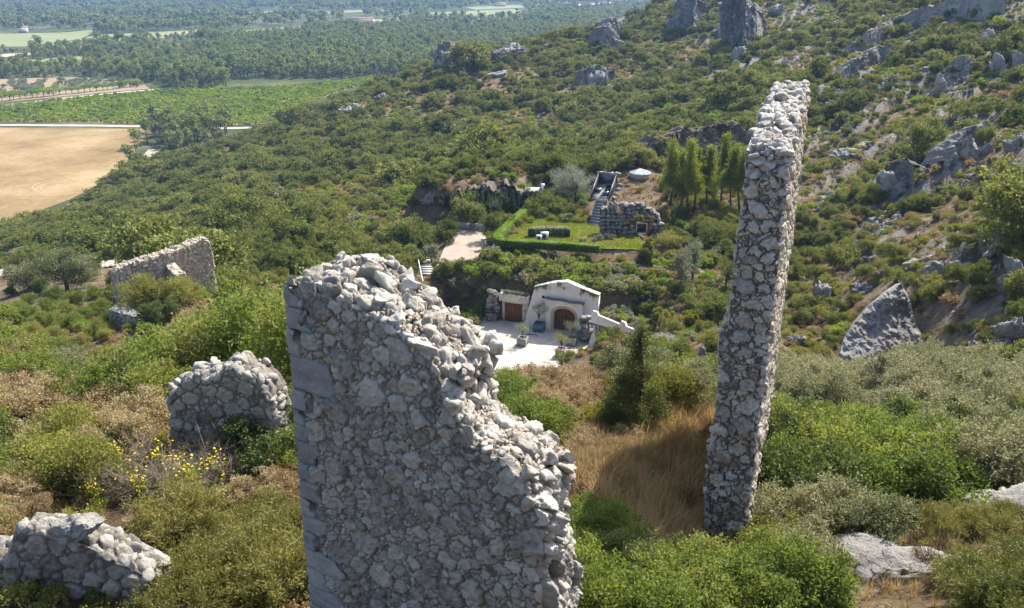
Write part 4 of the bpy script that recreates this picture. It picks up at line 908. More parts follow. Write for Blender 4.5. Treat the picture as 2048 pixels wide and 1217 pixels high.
def wall_run(name, pts, th_, z0, z1, mat, label, cat, cop=None, copm=None):
    r = empty(name, (*np.mean(pts, 0)[:2], z0), label=label, cat=cat); o = np.array(r.location); q = MB(); c = MB()
    for i, (a, b) in enumerate(zip(pts[:-1], pts[1:])):
        a = np.array(a[:2]); b = np.array(b[:2]); d = (b-a)/np.linalg.norm(b-a); n = np.array([-d[1], d[0]])*th_/2
        za = z1[i] if hasattr(z1, '__len__') else z1; zb = z1[i+1] if hasattr(z1, '__len__') else z1
        P = [(*(a-n), z0), (*(b-n), z0), (*(b+n), z0), (*(a+n), z0), (*(a-n), za), (*(b-n), zb), (*(b+n), zb), (*(a+n), za)]
        q.add(np.array(P)-o, [[3, 2, 1, 0], [4, 5, 6, 7], [0, 1, 5, 4], [1, 2, 6, 5], [2, 3, 7, 6], [3, 0, 4, 7]])
        if cop:
            n2 = n*(1+.06/th_*2)
            P = [(*(a-n2), za+.003), (*(b-n2), zb+.003), (*(b+n2), zb+.003), (*(a+n2), za+.003), (*(a-n2), za+cop), (*(b-n2), zb+cop), (*(b+n2), zb+cop), (*(a+n2), za+cop)]
            c.add(np.array(P)-o, [[3, 2, 1, 0], [4, 5, 6, 7], [0, 1, 5, 4], [1, 2, 6, 5], [2, 3, 7, 6], [3, 0, 4, 7]])
    q.build('wall_body', M[mat], r)
    if cop: c.build('coping', M[copm], r)
    return r
wall_run('low_wall', [pz(u, v, Z_PARK) for u, v in [(900, 456), (940, 459), (984, 463)]], .3, Z_PARK-.2, Z_PARK+.95, 'concrete', 'low concrete wall along the back of the parking area', 'wall')
wall_run('retaining_wall', [pz(986, 497, Z_LAWN), pz(998, 471, Z_LAWN), pz(1020, 447, Z_LAWN), pz(1033, 433, Z_LAWN)], .5, Z_PARK-.3, [Z_LAWN-.5, Z_LAWN-.15, Z_LAWN-.05, Z_LAWN], 'concrete', 'sloping retaining wall with white coping beside the parking area', 'wall', .1, 'whitewall')
p0 = plain(967, 500, Z_PARK); q = MB(); q.box(-.28, .28, -.28, .28, -.2, 1.5); q.box(-.34, .34, -.34, .34, 1.503, 1.62); q.box(-1.5, -.283, -.06, .06, .7, .8); tag(q.build('gate_post', M['concrete'], loc=(p0[0], p0[1], Z_PARK)), 'concrete gate post with a short bar at the edge of the parking area', 'post')
p0 = plain(986, 464, Z_PARK); q = MB(); q.box(-.45, .45, -.3, .3, -.2, 1.15); q.box(-.5, .5, -.35, .35, 1.153, 1.25); tag(q.build('concrete_block', M['concrete'], loc=(p0[0], p0[1], Z_PARK)), 'squat concrete block at the right end of the low parking wall', 'block')
def hedge_run(name, pts, w, h, z, mat, label, dens=260, cat='hedge', closed=False):
    rg = np.random.default_rng(len(label)); q = MB(); r = empty(name, (*np.mean(pts, 0), z), label=label, cat=cat); o = np.array(r.location)
    P = [np.array(p) for p in pts]+([np.array(pts[0])] if closed else [])
    inner = MB()
    for a, b in zip(P[:-1], P[1:]):
        Lg = np.linalg.norm(b-a); d = (b-a)/Lg; n = np.array([-d[1], d[0]]); k = int(dens*Lg)
        s = rg.uniform(-.03, 1.03, k)*Lg; side = rg.integers(0, 3, k); x = np.where(side == 0, rg.uniform(-.5, .5, k), np.where(side == 1, -.5, .5)*1.0)*w; zz = np.where(side == 0, 1.0, rg.random(k))*h
        C = np.stack([a[0]+d[0]*s+n[0]*x, a[1]+d[1]*s+n[1]*x, z+zz], 1)-o+rg.normal(0, .035, (k, 3)); D = np.stack([n[0]*x, n[1]*x, np.where(side == 0, 1., .2)], 1)
        leafquads(q, C, D, .13, .08, rg, np.clip(rg.normal(.5, .2, k), 0, 1), .8)
        nn = n*w*.46; A = a-d*.1; B = b+d*.1
        V = np.array([(*(A-nn), z), (*(B-nn), z), (*(B+nn), z), (*(A+nn), z), (*(A-nn), z+h*.95), (*(B-nn), z+h*.95), (*(B+nn), z+h*.95), (*(A+nn), z+h*.95)])-o
        inner.add(V, [[3, 2, 1, 0], [4, 5, 6, 7], [0, 1, 5, 4], [1, 2, 6, 5], [2, 3, 7, 6], [3, 0, 4, 7]], .3)
    q.build('leaves', M[mat], r); inner.build('inner_branches', M['darkbush'], r); return r
hedge_run('clipped_hedge', [pz(u, v, Z_LAWN) for u, v in [(1048, 432), (1018, 458), (997, 481), (996, 490), (1010, 494), (1060, 496), (1120, 499), (1198, 505)]], 1.0, .95, Z_LAWN, 'hedge', 'clipped bright green hedge edging the lawn on two sides', 330)
oc = plain(1094, 476, Z_LAWN); hedge_run('clipped_hedge', [(oc[0]+2.25*math.cos(t)+.3, oc[1]+.55*math.sin(t)+.6) for t in np.linspace(-.25, math.pi+.25, 10)], 1.15, 1.15, Z_LAWN, 'ghedge', 'clipped grey green oval hedge wrapped round the air conditioning units', 330)
for u, v, s, l in [(1089, 478, 1.0, 'larger white air conditioning unit inside the oval hedge'), (1078, 480, .72, 'smaller white air conditioning unit inside the oval hedge')]:
    p0 = plain(u, v, Z_LAWN); r = empty('air_conditioner', (p0[0], p0[1]-.2, Z_LAWN), label=l, cat='air conditioner'); hb('casing', 'whitemetal', [(-.5*s, .5*s, -.2, .2, .06, .95*s), (-.4*s, -.3*s, -.2, .2, -.02, .06), (.3*s, .4*s, -.2, .2, -.02, .06)], r)
    q = MB(); q.tube([(-.08*s, -.203, .5*s), (-.08*s, -.225, .5*s)], .32*s, 18); q.build('fan_grille', M['darkmetal'], r)
# lawn grass: blades over the turf
q = MB(); rg = np.random.default_rng(77); bb = lg.min(0), lg.max(0); C = np.stack([rg.uniform(bb[0][0], bb[1][0], 60000), rg.uniform(bb[0][1], bb[1][1], 60000)], 1); C = C[inpoly(C[:, 0], C[:, 1], LAWN)]
bare = fbm2(C[:, 0], C[:, 1], .3, 3, 4) > .55*sstep(0, 6, C[:, 1]*0+ (C[:, 1]-101)); C = C[rg.random(len(C)) > .35*bare]
leafquads(q, np.column_stack([C, np.full(len(C), Z_LAWN+.05)]), np.tile([0, 0, 1.], (len(C), 1)), .16, .09, rg, np.clip(.5+fbm2(C[:, 0], C[:, 1], .5, 3, 2)*.5, 0, 1), .45)
tag(q.build('lawn_grass', M['lawn']), 'short bright green grass growing on the terrace lawn', 'grass', kind='stuff')
# stair with metal hood, boulder retaining wall, window, skylight
sA = np.array([*plain(1188, 451, Z_LAWN), Z_LAWN]); sd_ = np.array([.33, .94]); sd_ /= np.linalg.norm(sd_); ss = np.array([sd_[1], -sd_[0]])
stair = empty('hillside_stair', tuple(sA), math.atan2(-sd_[0], sd_[1]), label='dark stone steps rising from the lawn to a grey metal entrance hood', cat='stair')
for i in range(9):
    q = MB(); q.box(-.75, .75, i*.42, i*.42+.5, -.4+i*.3, .16+i*.3-.0, rng.random()); q.build('step', M['lead'], stair)
hood = empty('entrance_hood', tuple(sA+np.array([*(sd_*3.6), 2.55])), math.atan2(-sd_[0], sd_[1]), label='slanted grey metal entrance hood with a dark glass door above the stone steps', cat='entrance hood')
q = MB(); LH, HH = 4.3, 1.9
for sx, wd_ in ((-1.55, .12), (1.0, .12)):
    V = [(sx, 0, 0), (sx+wd_, 0, 0), (sx+wd_, LH, 1.0), (sx, LH, 1.0), (sx, .1, .9), (sx+wd_, .1, .9), (sx+wd_, LH, 2.9), (sx, LH, 2.9)]
    q.add(V, [[3, 2, 1, 0], [4, 5, 6, 7], [0, 1, 5, 4], [1, 2, 6, 5], [2, 3, 7, 6], [3, 0, 4, 7]])
q.build('side_panel', M['darkmetal'], hood)
q = MB(); q.box(-1.65, 1.2, LH, LH+.12, .9, 3.0); q.box(-1.43, -.5, LH-2.6, LH-.003, .9, 1.1); q.build('back_panel', M['darkmetal'], hood)
V = np.array([(-1.43, .15, .12), (-.35, .15, .12), (-.35, LH-.003, 1.25), (-1.43, LH-.003, 1.25), (-1.43, .15, .2), (-.35, .15, .2), (-.35, LH-.003, 1.33), (-1.43, LH-.003, 1.33)])
q = MB(); q.add(V, [[3, 2, 1, 0], [4, 5, 6, 7], [0, 1, 5, 4], [1, 2, 6, 5], [2, 3, 7, 6], [3, 0, 4, 7]]); q.build('sloping_panel', M['concrete'], hood)
V = V+np.array([1.1, 0, .0]); V[:, 0] = np.where(V[:, 0] < .2, -.34, .98); q = MB(); q.add(V+np.array([0, 0, .15]), [[3, 2, 1, 0], [4, 5, 6, 7], [0, 1, 5, 4], [1, 2, 6, 5], [2, 3, 7, 6], [3, 0, 4, 7]])
q.build('door_frame', M['planterpaint'], hood)
V2 = V.copy(); V2[:, 0] = np.where(V2[:, 0] < 0, -.1, .74); V2[:, 1] = np.where(V2[:, 1] < 1, .7, LH-.6); V2[:, 2] = .12+(V2[:, 1]-.15)*(1.13/4.15)+np.array([0, 0, 0, 0, .1, .1, .1, .1])+.175
q = MB(); q.add(V2, [[3, 2, 1, 0], [4, 5, 6, 7], [0, 1, 5, 4], [1, 2, 6, 5], [2, 3, 7, 6], [3, 0, 4, 7]]); q.build('glass_door', M['glassdark'], hood)
rg = np.random.default_rng(15); pts = []
wl0, wl1 = np.array(plain(1203, 470, Z_LAWN-.1)), np.array(plain(1318, 474, Z_LAWN-.4)); dW = (wl1-wl0)/np.linalg.norm(wl1-wl0); nW = np.array([dW[1], -dW[0]]); LW = np.linalg.norm(wl1-wl0)
wu = lambda s: np.interp(s/LW, [0, .12, .5, .8, 1], [3.5, 3.9, 4.1, 3.8, 2.3])
win_s = np.array(plain(1281, 470, Z_LAWN-.3)); win_c = float((win_s-wl0)@dW)
for row in range(9):
    s = rg.uniform(-.2, .3)
    while s < LW+.3:
        w = rg.uniform(.34, .66); z = .22+.48*row
        if z < wu(s)+.2 and not (abs(s-win_c) < 1.15 and z < 2.1): p = wl0+dW*s-nW*(.12*row)+nW*rg.normal(0, .08); pts.append(((*p, Z_LAWN-.35+z), (w*1.02, .65, .40)))
        s += w*1.28
for i in range(10): p = sA[:2]+sd_*(1.0+i*.62)+ss*(1.35+.05*i); pts.append(((*p, Z_LAWN+.1+.45*i), (.5, .45, .42)))
for i in range(7): p = sA[:2]+sd_*8.2+ss*(-1.6+.5*i); pts.append(((*p, Z_LAWN+5.4), (.4, .35, .3)))
pts.append(((*(sA[:2]+ss*1.2-sd_*.3), Z_LAWN+.2), (.5, .35, .3)))
bw = empty('boulder_wall', (*((wl0+wl1)/2), Z_LAWN-.35), label='retaining wall of big stacked boulders right of the metal entrance hood', cat='boulder wall'); o0 = np.array(bw.location); q = MB()
for p, d in pts: rock(q, np.array(p)-o0, np.array(d)*rg.uniform(.85, 1.15, 3), rg, 3, 12, .1, rot=Matrix.Rotation(rg.normal(math.atan2(dW[1], dW[0]), .25), 3, 'Z')@Matrix.Rotation(rg.normal(0, .1), 3, 'X'), tone=rg.uniform(.35, .8))
q.build('boulder_courses', M['boulder'], bw)
q = MB(); bs_ = np.linspace(-.2, LW+.2, 50)[:, None]; bt_ = np.linspace(0, 1, 24)[None]
for s_a, s_b in ((-.2, win_c-1.15), (win_c+1.15, LW+.2), (win_c-1.15, win_c+1.15)):
    bs_ = np.linspace(s_a, s_b, 40)[:, None]; z0_ = 2.3 if s_b-s_a < 2.4 and abs((s_a+s_b)/2-win_c) < .1 else 0; zz_ = z0_+bt_*np.maximum(np.interp(bs_/LW, [0, .12, .5, .8, 1], [3.5, 3.9, 4.1, 3.8, 2.3])-z0_, .1)
    xy_ = wl0+dW*bs_[..., None]-nW*(.25+.2*zz_)[..., None]+nW*(.25*fbm2(bs_+0*zz_, zz_, 1.1, 4, 3))[..., None]; q.add((np.concatenate([xy_, (Z_LAWN-.35+zz_)[..., None]], -1)-o0).reshape(-1, 3), gridF(40, 24), .3, 1)
q.build('rubble_backing', M['cliff'], bw)
ang = math.atan2(dW[1], dW[0]); wp = wl0+dW*win_c-nW*.1
wn_ = empty('window', (*wp, Z_LAWN-.35), ang, label='square white framed window with a timber surround in the boulder wall', cat='window')
hb('surround', 'wood', [(-1.2, -.75, -.25, .1, .1, 2.1), (.75, 1.2, -.25, .1, .1, 2.1), (-1.3, 1.3, -.45, .1, 2.1, 2.3)], wn_)
hb('frame', 'whitemetal', [(-.75, -.6, -.12, .0, .35, 1.85), (.6, .75, -.12, .0, .35, 1.85), (-.6, .6, -.12, 0, .35, .5), (-.6, .6, -.12, 0, 1.7, 1.85)], wn_); hb('pane', 'glassdark', [(-.6, .6, -.06, -.03, .5, 1.7)], wn_)
skp = gp(1280, 353, ymin=60); sk = empty('skylight', tuple(skp+np.array([0, 0, .15])), label='round faceted glass skylight on the bare earth mound', cat='skylight')
q = MB(); q.tube([(0, 0, -.5), (0, 0, .32)], 1.5, 20); q.build('kerb', M['concrete'], sk)
q = MB(); q.tube([(0, 0, .323), (0, 0, .5)], 1.72, 10); q.build('rim', M['whitemetal'], sk)
q = MB(); k = 10; V = [(1.6*math.cos(t), 1.6*math.sin(t), .505) for t in np.arange(k)*2*np.pi/k]+[(0, 0, 1.0)]; q.add(V, [[i, (i+1) % k, k] for i in range(k)])
M['skyglass'] = plainmat('pale sky glass', (.30, .36, .40), (.36, .42, .46), 2, .15, 0, spec=.6); q.build('glass', M['skyglass'], sk)
q = MB()
for t in np.arange(k)*2*np.pi/k: q.tube([(1.62*math.cos(t), 1.62*math.sin(t), .52), (0, 0, 1.03)], .04, 5)
q.build('glazing_bar', M['whitemetal'], sk)
# hut in the rock face and white cabinet
hp = gp(1066, 421, ymin=60); hut = empty('concrete_hut', tuple(hp), -.1, label='small concrete hut with a flat roof beside the cypresses under the rock face', cat='hut')
hb('wall', 'concrete', [(-1.0, -.75, -.8, 1.4, -.6, 3.0), (.75, 1.0, -.8, 1.4, -.6, 3.0), (-.75, .75, -.6, -.4, 2.2, 3.0)], hut); hb('roof', 'concrete', [(-1.25, 1.25, -1.1, 1.5, 3.003, 3.2)], hut); hb('doorway', 'glassdark', [(-.75, .75, -.3, -.25, -.6, 2.2)], hut)
hp = gp(1085, 416, ymin=60); q = MB(); q.box(-.28, .28, -.2, .2, 1.6, 3.7); q.box(-.22, .22, -.23, -.2, 1.75, 3.55, .9); q.box(-.1, .1, -.06, .06, -.3, 1.6); tag(q.build('utility_cabinet', M['whitemetal'], loc=tuple(hp)), 'narrow white cabinet raised on a post right of the concrete hut', 'cabinet')
# timber steps with a handrail, left of the planted slope
st0 = gp(846, 552, ymin=60); st1 = gp(838, 512, ymin=60); stp = empty('garden_steps', tuple(st0), label='flight of pale timber steps with a metal handrail, left of the planted slope', cat='steps')
for i in range(10):
    p = st0+(st1-st0)*i/9-st0; q = MB(); q.box(p[0]-.1, p[0]+1.3, p[1]-.1, p[1]+.35, p[2]+.05, p[2]+.25, rng.random()); q.build('step', M['concrete'], stp)
q = MB(); hr = [st0+np.array([1.3, -6, -1.6])-st0, st0+np.array([.1, -2.2, .6])-st0, np.array([-.3, 0, .9]), (st1-st0)*.5+np.array([-.35, 0, 1.0]), (st1-st0)+np.array([-.4, 0, 1.0]), (st1-st0)+np.array([-.4, .1, .1])]
q.tube(hr, .06, 6)
for f_ in (.0, .5): q.tube([(st1-st0)*f_+np.array([-.35, 0, -.2]), (st1-st0)*f_+np.array([-.35, 0, .95])], .03, 6)
q.build('handrail', M['whitemetal'], stp)
M['tyre'] = plainmat('tyre worn stubble', (.30, .21, .11), (.36, .265, .15), .5, .95, .1)
# ------------------------------------------------------------------ rock outcrops
def outcrop(label, u, v, wpx, hpx, seed, depthf=.7, turn=None, tilt=0., n=1, mat='rock', sub=5, rough=.22, strata=.30, sink=.30, cuts=11, ymin=40, dims=None, dz=0):
    """a jagged limestone outcrop whose foot stands on the ground at pixel (u, v), sized from the photograph"""
    rg = np.random.default_rng(seed); p = gp(u, v, ymin=ymin); _, _, d = proj(p[None]); d = d[0]
    wm, hm = wpx*d/FPX, hpx*d/FPX*1.05; q = MB()
    for i in range(n+2):
        f = 1 if i == 0 else rg.uniform(.3, .7); off = np.array([0, 0, 0]) if i == 0 else np.array([rg.uniform(-.5, .5)*wm, rg.uniform(-.3, .3)*wm*depthf, -rg.uniform(0, .15)*hm])
        D = np.array(dims)*f if dims else np.array([wm*.62, wm*.62*depthf, hm*.72])*f
        Rm = Matrix.Rotation(turn if turn is not None else rg.normal(0, .3), 3, 'Z')@Matrix.Rotation(tilt+rg.normal(0, .06), 3, 'Y')
        rock(q, off+np.array([0, 0, D[2]*(1-2*sink)*.55+dz]), D, rg, sub, cuts, rough, rot=Rm, tone=rg.uniform(.45, .7), nsc=1.9, oct=6, strata=strata, crag=.28)
    o = q.build('rock_outcrop', M[mat], loc=tuple(p)); ROCKS.append((p[0], p[1], max(wm*.33, .4)))
    return tag(o, label, 'rock outcrop')
ROCKS = []
OC = [
 ('tall pale tooth shaped rock rising above the scrub near the forest edge', 893, 146, 52, 58, dict(n=3, depthf=.8)),
 ('long low pale rock ridge right of the tooth shaped rock', 985, 126, 55, 34, dict(n=3, tilt=-.3)),
 ('broken pale rock bank continuing the low ridge to the right', 1035, 106, 55, 20, dict(n=3)),
 ('small pale rocks scattered at the end of the low ridge', 1092, 97, 30, 12, dict(n=3)),
 ('thin pale rock streak below the low ridge', 1000, 150, 44, 12, dict(n=3, tilt=-.2)),
 ('leaning pale rock fin high on the slope left of the upper cliffs', 1222, 104, 46, 56, dict(n=2, tilt=-.35, depthf=.6)),
 ('ragged pale rocks above the leaning rock fin', 1252, 48, 46, 26, dict(n=3)),
 ('dark streaked square rock standing alone in the middle of the scrub slope', 1190, 186, 66, 48, dict(n=3, tilt=-.25)),
 ('angular pale rock above the vineyard corner', 762, 204, 34, 22, dict(n=2)),
 ('low pale rock bank beside the angular rock above the vineyard corner', 712, 222, 54, 18, dict(n=3, tilt=-.15)),
 ('small pale rock at the edge of the far pines', 786, 146, 20, 12, dict(n=2)),
 ('pair of white boulders on the crest of the spur', 1000, 70, 40, 8, dict(n=3)),
 ('white rocks along the crest of the spur', 1072, 60, 60, 7, dict(n=4)),
 ('rough pale cliff at the top of the slope, left of the upper cliffs', 1372, 55, 48, 66, dict(n=4, depthf=.7)),
 ('large craggy cliff with bushes growing on it at the top of the slope', 1478, 90, 60, 88, dict(n=4, depthf=.8)),
 ('rounded rock knob below the craggy cliff', 1480, 126, 36, 34, dict(n=2)),
 ('pale rock wall beside the craggy cliff', 1448, 70, 30, 60, dict(n=2, depthf=.5)),
 ('small pale crag high on the slope behind the pillar', 1560, 30, 34, 26, dict(n=3)),
 ('small rock fin above the pillar top', 1552, 158, 14, 24, dict(n=1, tilt=.3)),
 ('pale slabs on the slope between pillar top and the long cliff', 1640, 78, 30, 16, dict(n=3)),
 ('pale rocks showing on the brown slope in the middle of the scrub', 800, 262, 30, 8, dict(n=3)),
 ('little white rocks among shrubs in the middle of the slope', 1082, 240, 26, 12, dict(n=3)),
 ('white stones beside the brown gap in the middle of the slope', 1060, 262, 22, 7, dict(n=3)),
 ('rock lump among shrubs above the cypress row', 1022, 330, 42, 26, dict(n=3)),
 ('rock edge left of the cypress rock face', 858, 402, 26, 20, dict(n=2)),
 ('pale rock strip on the slope left of the parking area', 470, 412, 50, 9, dict(n=4)),
 ('grey rocks behind the fig branches left of the tall wall', 640, 486, 60, 26, dict(n=3)),
 ('low grey rock among bushes far left of the tall wall top', 552, 494, 30, 16, dict(n=2)),
 ('smooth round topped rock standing right of the pillar top', 1682, 196, 20, 22, dict(n=1, strata=0)),
 ('broken grey rock right of the pillar top among dark shrubs', 1664, 222, 36, 26, dict(n=3)),
 ('low grey rock hump right of the pillar', 1690, 318, 60, 24, dict(n=2, tilt=-.2)),
 ('rounded grey rock above the low hump right of the pillar', 1735, 294, 44, 20, dict(n=2, tilt=-.2)),
 ('shaded rock face among dark bushes in the middle of the right slope', 1785, 392, 60, 66, dict(n=4, depthf=.5)),
 ('small white rock below the shaded rock face', 1730, 408, 36, 18, dict(n=3)),
 ('streaked rock ledge on the upper right slope', 1935, 310, 60, 60, dict(n=4, tilt=-.6, depthf=.5)),
 ('leaning rock fin on the upper right slope', 1880, 190, 34, 60, dict(n=2, tilt=-.7, depthf=.4)),
 ('jagged rock step on the upper right slope', 1925, 140, 60, 36, dict(n=3, tilt=-.6, depthf=.5)),
 ('pale rock fins near the top right corner', 1975, 90, 36, 40, dict(n=3, tilt=-.6, depthf=.5)),
 ('large leaning rock fin near the right edge', 1995, 150, 30, 60, dict(n=2, tilt=-.7, depthf=.4)),
 ('shaded rocks at the right edge of the upper slope', 2035, 150, 40, 60, dict(n=2, tilt=-.5, depthf=.5)),
 ('rock slabs at the right edge halfway down', 2030, 300, 50, 50, dict(n=3, tilt=-.6, depthf=.5)),
 ('rounded white topped rock above the right hand cliffs', 1945, 490, 44, 28, dict(n=2)),
 ('banded rock slab above the right hand cliffs', 2000, 500, 60, 44, dict(n=2, tilt=-.4, depthf=.7)),
 ('steep rock cliff at the right edge', 2035, 585, 60, 110, dict(n=3, tilt=-.35, depthf=.6)),
 ('sloping rock rib behind the big grey slab', 1890, 545, 80, 40, dict(n=2, tilt=-.6, depthf=.45)),
 ('rock cliff foot at the right edge above the trees', 2020, 690, 70, 80, dict(n=3, tilt=-.3, depthf=.6)),
 ('shaded grey rock step behind the big grey slab', 1720, 590, 56, 40, dict(n=2, depthf=.5)),
 ('rubbly pale rocks on the slope left of the big grey slab', 1640, 610, 46, 50, dict(n=5, depthf=.8)),
 ('broken rocks beside the pillar on the right slope', 1600, 690, 44, 40, dict(n=5)),
 ('rock patches above the rubbly slope', 1730, 535, 46, 30, dict(n=4, tilt=-.4)),
 ('white stony ledge above the big grey slab', 1835, 530, 60, 22, dict(n=4)),
 ('pale boulder with an ochre stain left of the pillar', 1400, 730, 34, 50, dict(n=2, tilt=.25, depthf=.7)),
 ('small white stones on the planted bank', 1238, 716, 22, 10, dict(n=3)),
]
for i, (lb, u, v, w, h, k) in enumerate(OC):
    if v < 200 and u < 1600 and h > 14: h *= 1.45; w *= 1.15; k['sink'] = .2
    if u > 1600 and v < 700 and k.get('strata', 1) and i > 31: k['tilt'] = -.5
    if 0: pass
    pass
for i, (lb, u, v, w, h, k) in enumerate(OC): outcrop(lb, u, v, w, h, 100+i, **k)
rg = np.random.default_rng(404); nrib = 0
while nrib < 64:
    u = rg.uniform(1625, 2065); v = rg.uniform(40, 720)
    if u < 1660 and v > 500 or (1660 < u < 1880 and v > 540): continue
    p = gp(u, v, ymin=45); d = proj(p[None])[2][0]; lpx = rg.uniform(28, 80); hw = rg.uniform(6, 13)*d/FPX; q = MB(); ok = True; k = rg.integers(7, 11)
    for t in np.linspace(0, 1, k):
        pi = gp(u+lpx*.70*t+rg.normal(0, 2), v-lpx*.72*t+rg.normal(0, 2), ymin=45); ok &= np.linalg.norm(pi-p) < 30
        D = np.array([hw*1.3, hw*.8, hw*.9])*rg.uniform(.55, 1.3, 3)*(1-.5*abs(t-.4)); rock(q, pi-p+np.array([0, 0, hw*.2]), D, rg, 4 if hw < .6 else 5, 11, .2, rot=Matrix.Rotation(rg.normal(.5, .3), 3, 'Z')@Matrix.Rotation(-.6+rg.normal(0, .2), 3, 'Y'), tone=rg.uniform(.4, .8), nsc=1.9, oct=6, strata=.3, crag=.3)
    if not ok: continue
    for t in (.1, .5, .9): pi = gp(u+lpx*.7*t, v-lpx*.72*t, ymin=45); ROCKS.append((pi[0], pi[1], hw*.8))
    row = 'near the top of the right slope' if v < 200 else ('halfway down the right slope' if v < 430 else 'low on the right slope above the gully')
    nrib += 1; tag(q.build('rock_outcrop', M['rock'], loc=tuple(p)), 'jagged pale limestone rib '+row, 'rock outcrop', 'limestone ribs '+row)
# the big leaning slab right of the pillar
rg = np.random.default_rng(61); p = at(1760, 725, 62.5); q = MB()
prof = [(1675, 742), (1676, 715), (1688, 680), (1710, 645), (1740, 610), (1775, 580), (1800, 567), (1812, 590), (1830, 640), (1855, 690), (1850, 742)]
pl_ = np.array([at(u, v, 62.5+(742-v)*.022) for u, v in prof]); c0 = pl_.mean(0); nu, nv = 150, 130
ys = np.linspace(0, 1, nu)[:, None]; lo = np.array([1674, 742.]); 
vs = np.linspace(748, 567, nu); ul_ = np.interp(-vs, [-742, -715, -680, -645, -610, -580, -567], [1674, 1676, 1688, 1710, 1740, 1775, 1797]); ur_ = np.interp(-vs, [-742, -690, -640, -590, -567], [1862, 1850, 1832, 1815, 1803])
G = np.array([[at(ul_[i]+(ur_[i]-ul_[i])*j/(nv-1), vs[i], 61.5+(748-vs[i])*.028) for j in range(nv)] for i in range(nu)])
nrm = np.array([-.25, -.9, .38]); nrm /= np.linalg.norm(nrm); jj = np.linspace(0, 1, nv)[None]
dis = fbm(G.reshape(-1, 3), .35, 5, 3).reshape(nu, nv)*.55+fbm(G.reshape(-1, 3)*np.array([1, 1, .6]), 1.5, 5, 6).reshape(nu, nv)*.16-np.abs(fbm(G.reshape(-1, 3)*np.array([1.2, 1, .8]), 1.7, 5, 8)).reshape(nu, nv)*.22+.8*np.sin(np.pi*np.clip(jj, 0, 1))**.6
F1 = G+nrm*dis[..., None]; B1 = G-nrm*2.2*np.sin(np.pi*np.clip(jj*.94+.03, 0, 1))[..., None]**.5-nrm*.05
q.add((F1-c0).reshape(-1, 3), gridF(nu, nv)[:, ::-1], .5+.3*fbm(G.reshape(-1, 3), .4, 3, 9), 1); q.add((B1-c0).reshape(-1, 3), gridF(nu, nv), .6, 1)
def stitch(A, B): n = len(A); q.add(np.concatenate([A, B])-c0, [[i, i+1, n+i+1, n+i] for i in range(n-1)], .65)
stitch(F1[:, 0], B1[:, 0]); stitch(B1[:, -1], F1[:, -1]); stitch(F1[-1], B1[-1])
tag(q.build('rock_outcrop', M['rock'], loc=tuple(c0)), 'huge smooth grey rock slab leaning on the slope right of the pillar', 'rock outcrop'); ROCKS.append((p[0]+1, p[1]+2, 3.5))
# long cliff band at the top right, with fins in front
def cliff_band(label, top, bot, seed, mat='rock', back=3.0, name='rock_cliff', amp=.6, ymin=40, sc=.25, lean=.25):
    """cliff face between a crest line and a foot line (pixels); the foot stands on the ground, the crest leans back"""
    rg = np.random.default_rng(seed); n, mm = 220, 60; t = np.linspace(0, 1, n)
    kx = np.linspace(0, 1, len(bot)); Bp = np.array([gp(u, v, ymin=ymin) for u, v in bot])
    Bq = np.stack([np.interp(t, kx, Bp[:, i]) for i in range(3)], 1)
    kt = np.linspace(0, 1, len(top)); tu = np.interp(t, kt, [a[0] for a in top]); tv = np.interp(t, kt, [a[1] for a in top])
    Tq = np.array([at(u, v, y) for u, v, y in zip(tu, tv, Bq[:, 1]*1.0+lean*np.abs(np.interp(t, kx, [b[1] for b in bot])-tv)/FPX*Bq[:, 1]*1.1)])
    Tq[:, 2] += amp*.7*fbm(Tq, sc*2.2, 4, seed+5); Bq[:, 2] -= .8; w = np.linspace(0, 1, mm)[None, :, None]; G = Bq[:, None]*(1-w)+Tq[:, None]*w
    c = G.reshape(-1, 3).mean(0); d = (Bq[-1]-Bq[0]); nn = np.array([d[1], -d[0], 0]); nn /= np.linalg.norm(nn)
    if nn[1] > 0: nn = -nn
    Gf = G.reshape(-1, 3); fd = np.sin(np.pi*np.clip(np.linspace(0, 1, n), .0, 1))[:, None]**.4
    D = ((fbm(Gf*np.array([1, 1, .45]), sc, 5, seed)*1.1-np.abs(fbm(Gf*np.array([1, 1, .35]), sc*3, 4, seed+1))*.8-np.abs(fbm(Gf*np.array([1, 1, .7]), sc*8, 5, seed+2))*.6-np.abs(fbm(Gf, sc*22, 4, seed+3))*.28)*amp).reshape(n, mm)*fd
    Fr = G+nn*D[..., None]; q = MB(); q.add((Fr-c).reshape(-1, 3), gridF(n, mm)[:, ::-1] if np.cross(d, UP)@nn > 0 else gridF(n, mm), .5+.25*fbm(Gf, sc*1.5, 3, 4), 1)
    bk = Tq[:, None]+np.array([0, 0, -.6])*np.linspace(0, 1, 8)[None, :, None]**2*2-nn*np.linspace(0, back, 8)[None, :, None]; bk[:, 0] = Fr[:, -1]
    bk[:, 1:, 2] += .5*fbm(bk[:, 1:].reshape(-1, 3), .6, 4, 2).reshape(n, 7)
    q.add((bk-c).reshape(-1, 3), gridF(n, 8) if np.cross(d, UP)@nn < 0 else gridF(n, 8)[:, ::-1], .25, 1)
    for a, b in zip(Bq[::11], Tq[::11]): ROCKS.append((*(a[:2]*.8+b[:2]*.2), 1.0))
    return tag(q.build(name, M[mat], loc=tuple(c)), label, 'cliff')
cliff_band('long grey cliff band slanting down from the top right corner', [(1672, 108), (1730, 68), (1790, 34), (1850, 14), (1930, -10), (2010, -40)], [(1678, 116), (1730, 104), (1800, 62), (1860, 52), (1930, 38), (2010, 30)], 71, amp=.9, sc=.12, back=5)
